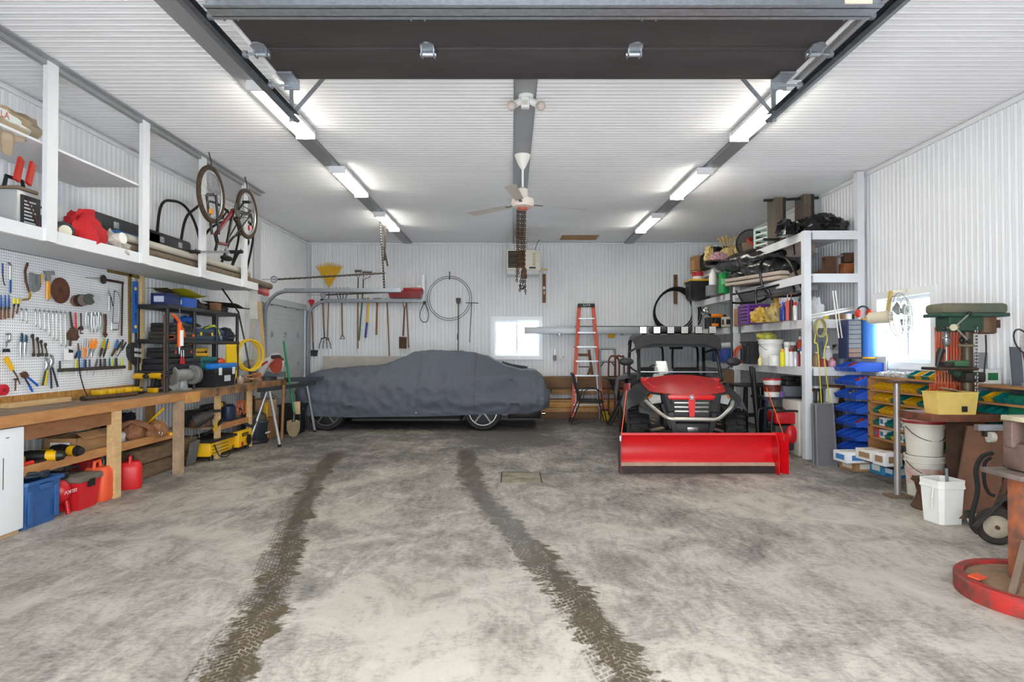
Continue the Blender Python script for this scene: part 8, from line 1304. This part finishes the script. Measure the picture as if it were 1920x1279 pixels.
MB().grid([sq(.84, 0), sq(.97, .29), sq(1.04, .295), sq(1.04, .31), sq(1., .315), sq(1.02, .36), sq(.97, .36), sq(.82, .02)], closed_u=True, cap=True).build('body', mat((232,232,228), .45, var=.2, col2=(190,188,182), scale=5), t); MB().tube([L(-.13, -.05, .32), L(-.17, -.08, .22), L(-.15, -.06, .14)], .006, 6).build('handle', PLASTICW, t); MB().cyl(L(.1, .05, .2), L(.1, .06, .43), .012).build('stirring_rod', GREY, t)
# creeper leaning, studs, hose, hand truck
CR = mat((112,72,46), .65, var=.7, col2=(70,52,42), scale=5)
a, b = PZ(1812, 985), P(1836, 800, 5.35); a.z = .05; t = thing('mechanic_creeper', 'brown wooden creeper board with casters leaning on the bench', 'creeper', (a.x, a.y, 0)); ex = V((.16, -.05, 0)); MB().prism([a-ex*.6, a+ex*1.3, b+ex*1.2, b-ex*.5], (.01, .03, .0)).build('board', CR, t)
for q in (a+V((0, -.05, .0)), b+V((.03, -.06, -.1))): w_ = q+V((.0, -.02, .02)); MB().cyl(w_+V((-.015,0,0)), w_+V((.03,0,0)), .045, n=18).build('caster_wheel', mat((196,190,178), .5), t); MB().box(w_+V((.0, .03, .03)), (.07, .05, .06), bev=.01).build('caster_fork', DSTEEL, t)
one('steel_bracket', MB().box(b+V((.04, -.06, .0)), (.22, .05, .05)), GALV, 'pale metal bracket at the top of the creeper', 'bracket')
a = PZ(1870, 965)+V((.06,.25,0)); a.z = 0; one('wood_stud', MB().beam(a, V((a.x+.03, a.y+.1, .86)), .1, .05, up=(0,1,0)), mat((140,84,50), .65, var=.6, col2=(96,60,40), scale=5, stretch=(6,6,1)), 'rusty brown timber post behind the vise stand', 'post')
hp = [P(1860, 850, 4.75), P(1842, 856, 4.7), P(1830, 880, 4.68), P(1833, 920, 4.66), P(1824, 960, 4.64), P(1822, 985, 4.6), P(1834, 1000, 4.56)]; one('black_hose', MB().tube(smoothpath(hp, 6), .017, 8), BLACKR, 'black rubber hose hanging beside the creeper', 'hose'); one('black_hose', MB().tube(smoothpath([P(1858, 858, 4.8), P(1846, 870, 4.8), P(1846, 905, 4.8), P(1855, 925, 4.78), P(1866, 930, 4.76)], 6), .013, 8), BLACKR, 'thinner black hose loop behind the hanging hose', 'hose')
c = V((P(1857, 0, 4.62).x, 4.62, .135)); t = thing('hand_truck', 'rusty hand truck with a rubber wheel beside the vise stand', 'hand truck', (c.x, c.y, 0)); ax = V((-.45, -.9, 0)).normalized(); MB().lathe([(.085, -.035), (.12, -.035), (.135, -.015), (.135, .015), (.12, .035), (.085, .035), (.085, -.035)], c, ax, 30, cap=False).build('tyre', mat((52,46,42), .85), t); MB().lathe([(.015, -.04), (.05, -.03), (.086, -.02), (.086, .02), (.05, .03), (.015, .04)], c, ax, 24).build('wheel_disc', mat((186,172,150), .6, var=.4), t); MB().cyl(c+ax*.06, c-ax*.3, .014).build('axle', RUST, t); MB().tube([P(1826, 990, 4.5), P(1855, 962, 4.55), P(1886, 930, 4.6)], .016, 8).build('frame_bar', DSTEEL, t); MB().beam(c-ax*.15, V((c.x+.35, c.y+.1, .9)), .03, .03).build('upright', RUST, t)
# ================================================================ VISE STAND
def vise():
    c = V((3.06, 3.6, 0)); t = thing('vise_stand', 'heavy rusty vise on an orange post with a round red base', 'vise', c); ORR = mat((176,100,62), .7, .1, var=1., col2=(92,72,66), scale=7, bump=.4, bscale=20); RB = mat((176,36,32), .6, var=1., col2=(84,60,52), scale=9, bump=.3)
    MB().lathe([(.34, .0), (.41, .0), (.415, .01), (.415, .095), (.405, .105), (.36, .105), (.355, .02)], c, n=64).build('base_ring', RB, t); MB().lathe([(.356, .018), (.356, .085), (.001, .09)], c, n=48).build('base_plate', mat((150,120,94), .9, var=.5, scale=6), t)
    MB().box(c+V((.0, .05, .47)), (.17, .17, .84), bev=.012).build('post', ORR, t)
    for a, b in (((-.27, -.13, .06), (-.08, -.0, .33)), ((.26, -.16, .06), (.08, -.02, .33)), ((.1, .32, .06), (.03, .13, .33))): MB().beam(c+V(a), c+V(b), .035, .05).build('brace', mat((126,106,90), .6, .3, var=.4), t)
    MB().box(c+V((0, .03, .72)), (.42, .3, .03), bev=.004).build('top_plate', mat((130,116,108), .6, .3, var=.5), t); IR = mat((132,112,104), .5, .45, var=.7, col2=(98,66,52), scale=7, bump=.2)
    MB().box(c+V((-.02, .0, .82)), (.2, .26, .17), bev=.03).build('vise_body', IR, t); MB().box(c+V((-.02, -.12, .95)), (.24, .07, .16), bev=.015).build('front_jaw', IR, t); MB().box(c+V((-.02, .06, .95)), (.24, .07, .16), bev=.015).build('rear_jaw', IR, t); MB().box(c+V((-.02, -.03, 1.045)), (.25, .26, .03), bev=.005).build('anvil_top', mat((200,190,160), .5, var=.4), t)
    MB().cyl(c+V((-.03, -.28, .86)), c+V((-.03, .0, .86)), .035, n=18).build('screw', STEEL, t); MB().ell(c+V((-.03, -.28, .86)), (.05, .05, .05), 16, 10).build('screw_head', mat((160,120,96), .5, .4), t); MB().cyl(c+V((-.045, -.29, .9)), c+V((.03, -.3, .55)), .012, n=10).build('handle_bar', SIL, t); MB().ell(c+V((.03, -.3, .545)), (.022, .022, .022)).build('handle_ball', SIL, t)
    MB().cyl(c+V((-.08, -.1, 1.09)), c+V((.22, -.02, 1.11)), .02).build('clamp_rod', DSTEEL, t); MB().cyl(c+V((-.04, -.09, 1.07)), c+V((-.04, -.09, 1.14)), .04).build('clamp_nut', DSTEEL, t); MB().prism([c+V(q) for q in ((-.15, -.14, 1.06), (-.09, -.14, 1.06), (-.1, -.14, 1.16), (-.16, -.14, 1.26), (-.2, -.14, 1.26), (-.15, -.14, 1.15))], (0, .02, 0)).build('scrap_steel', mat((112,118,124), .5, .4), t)
    one('orange_scrap', MB().box(c+V((-.32, .06, .112)), (.09, .06, .008), rot=R3(.5, .1)), mat((214,80,44), .6), 'torn orange scrap on the red vise base', 'scrap')
vise()
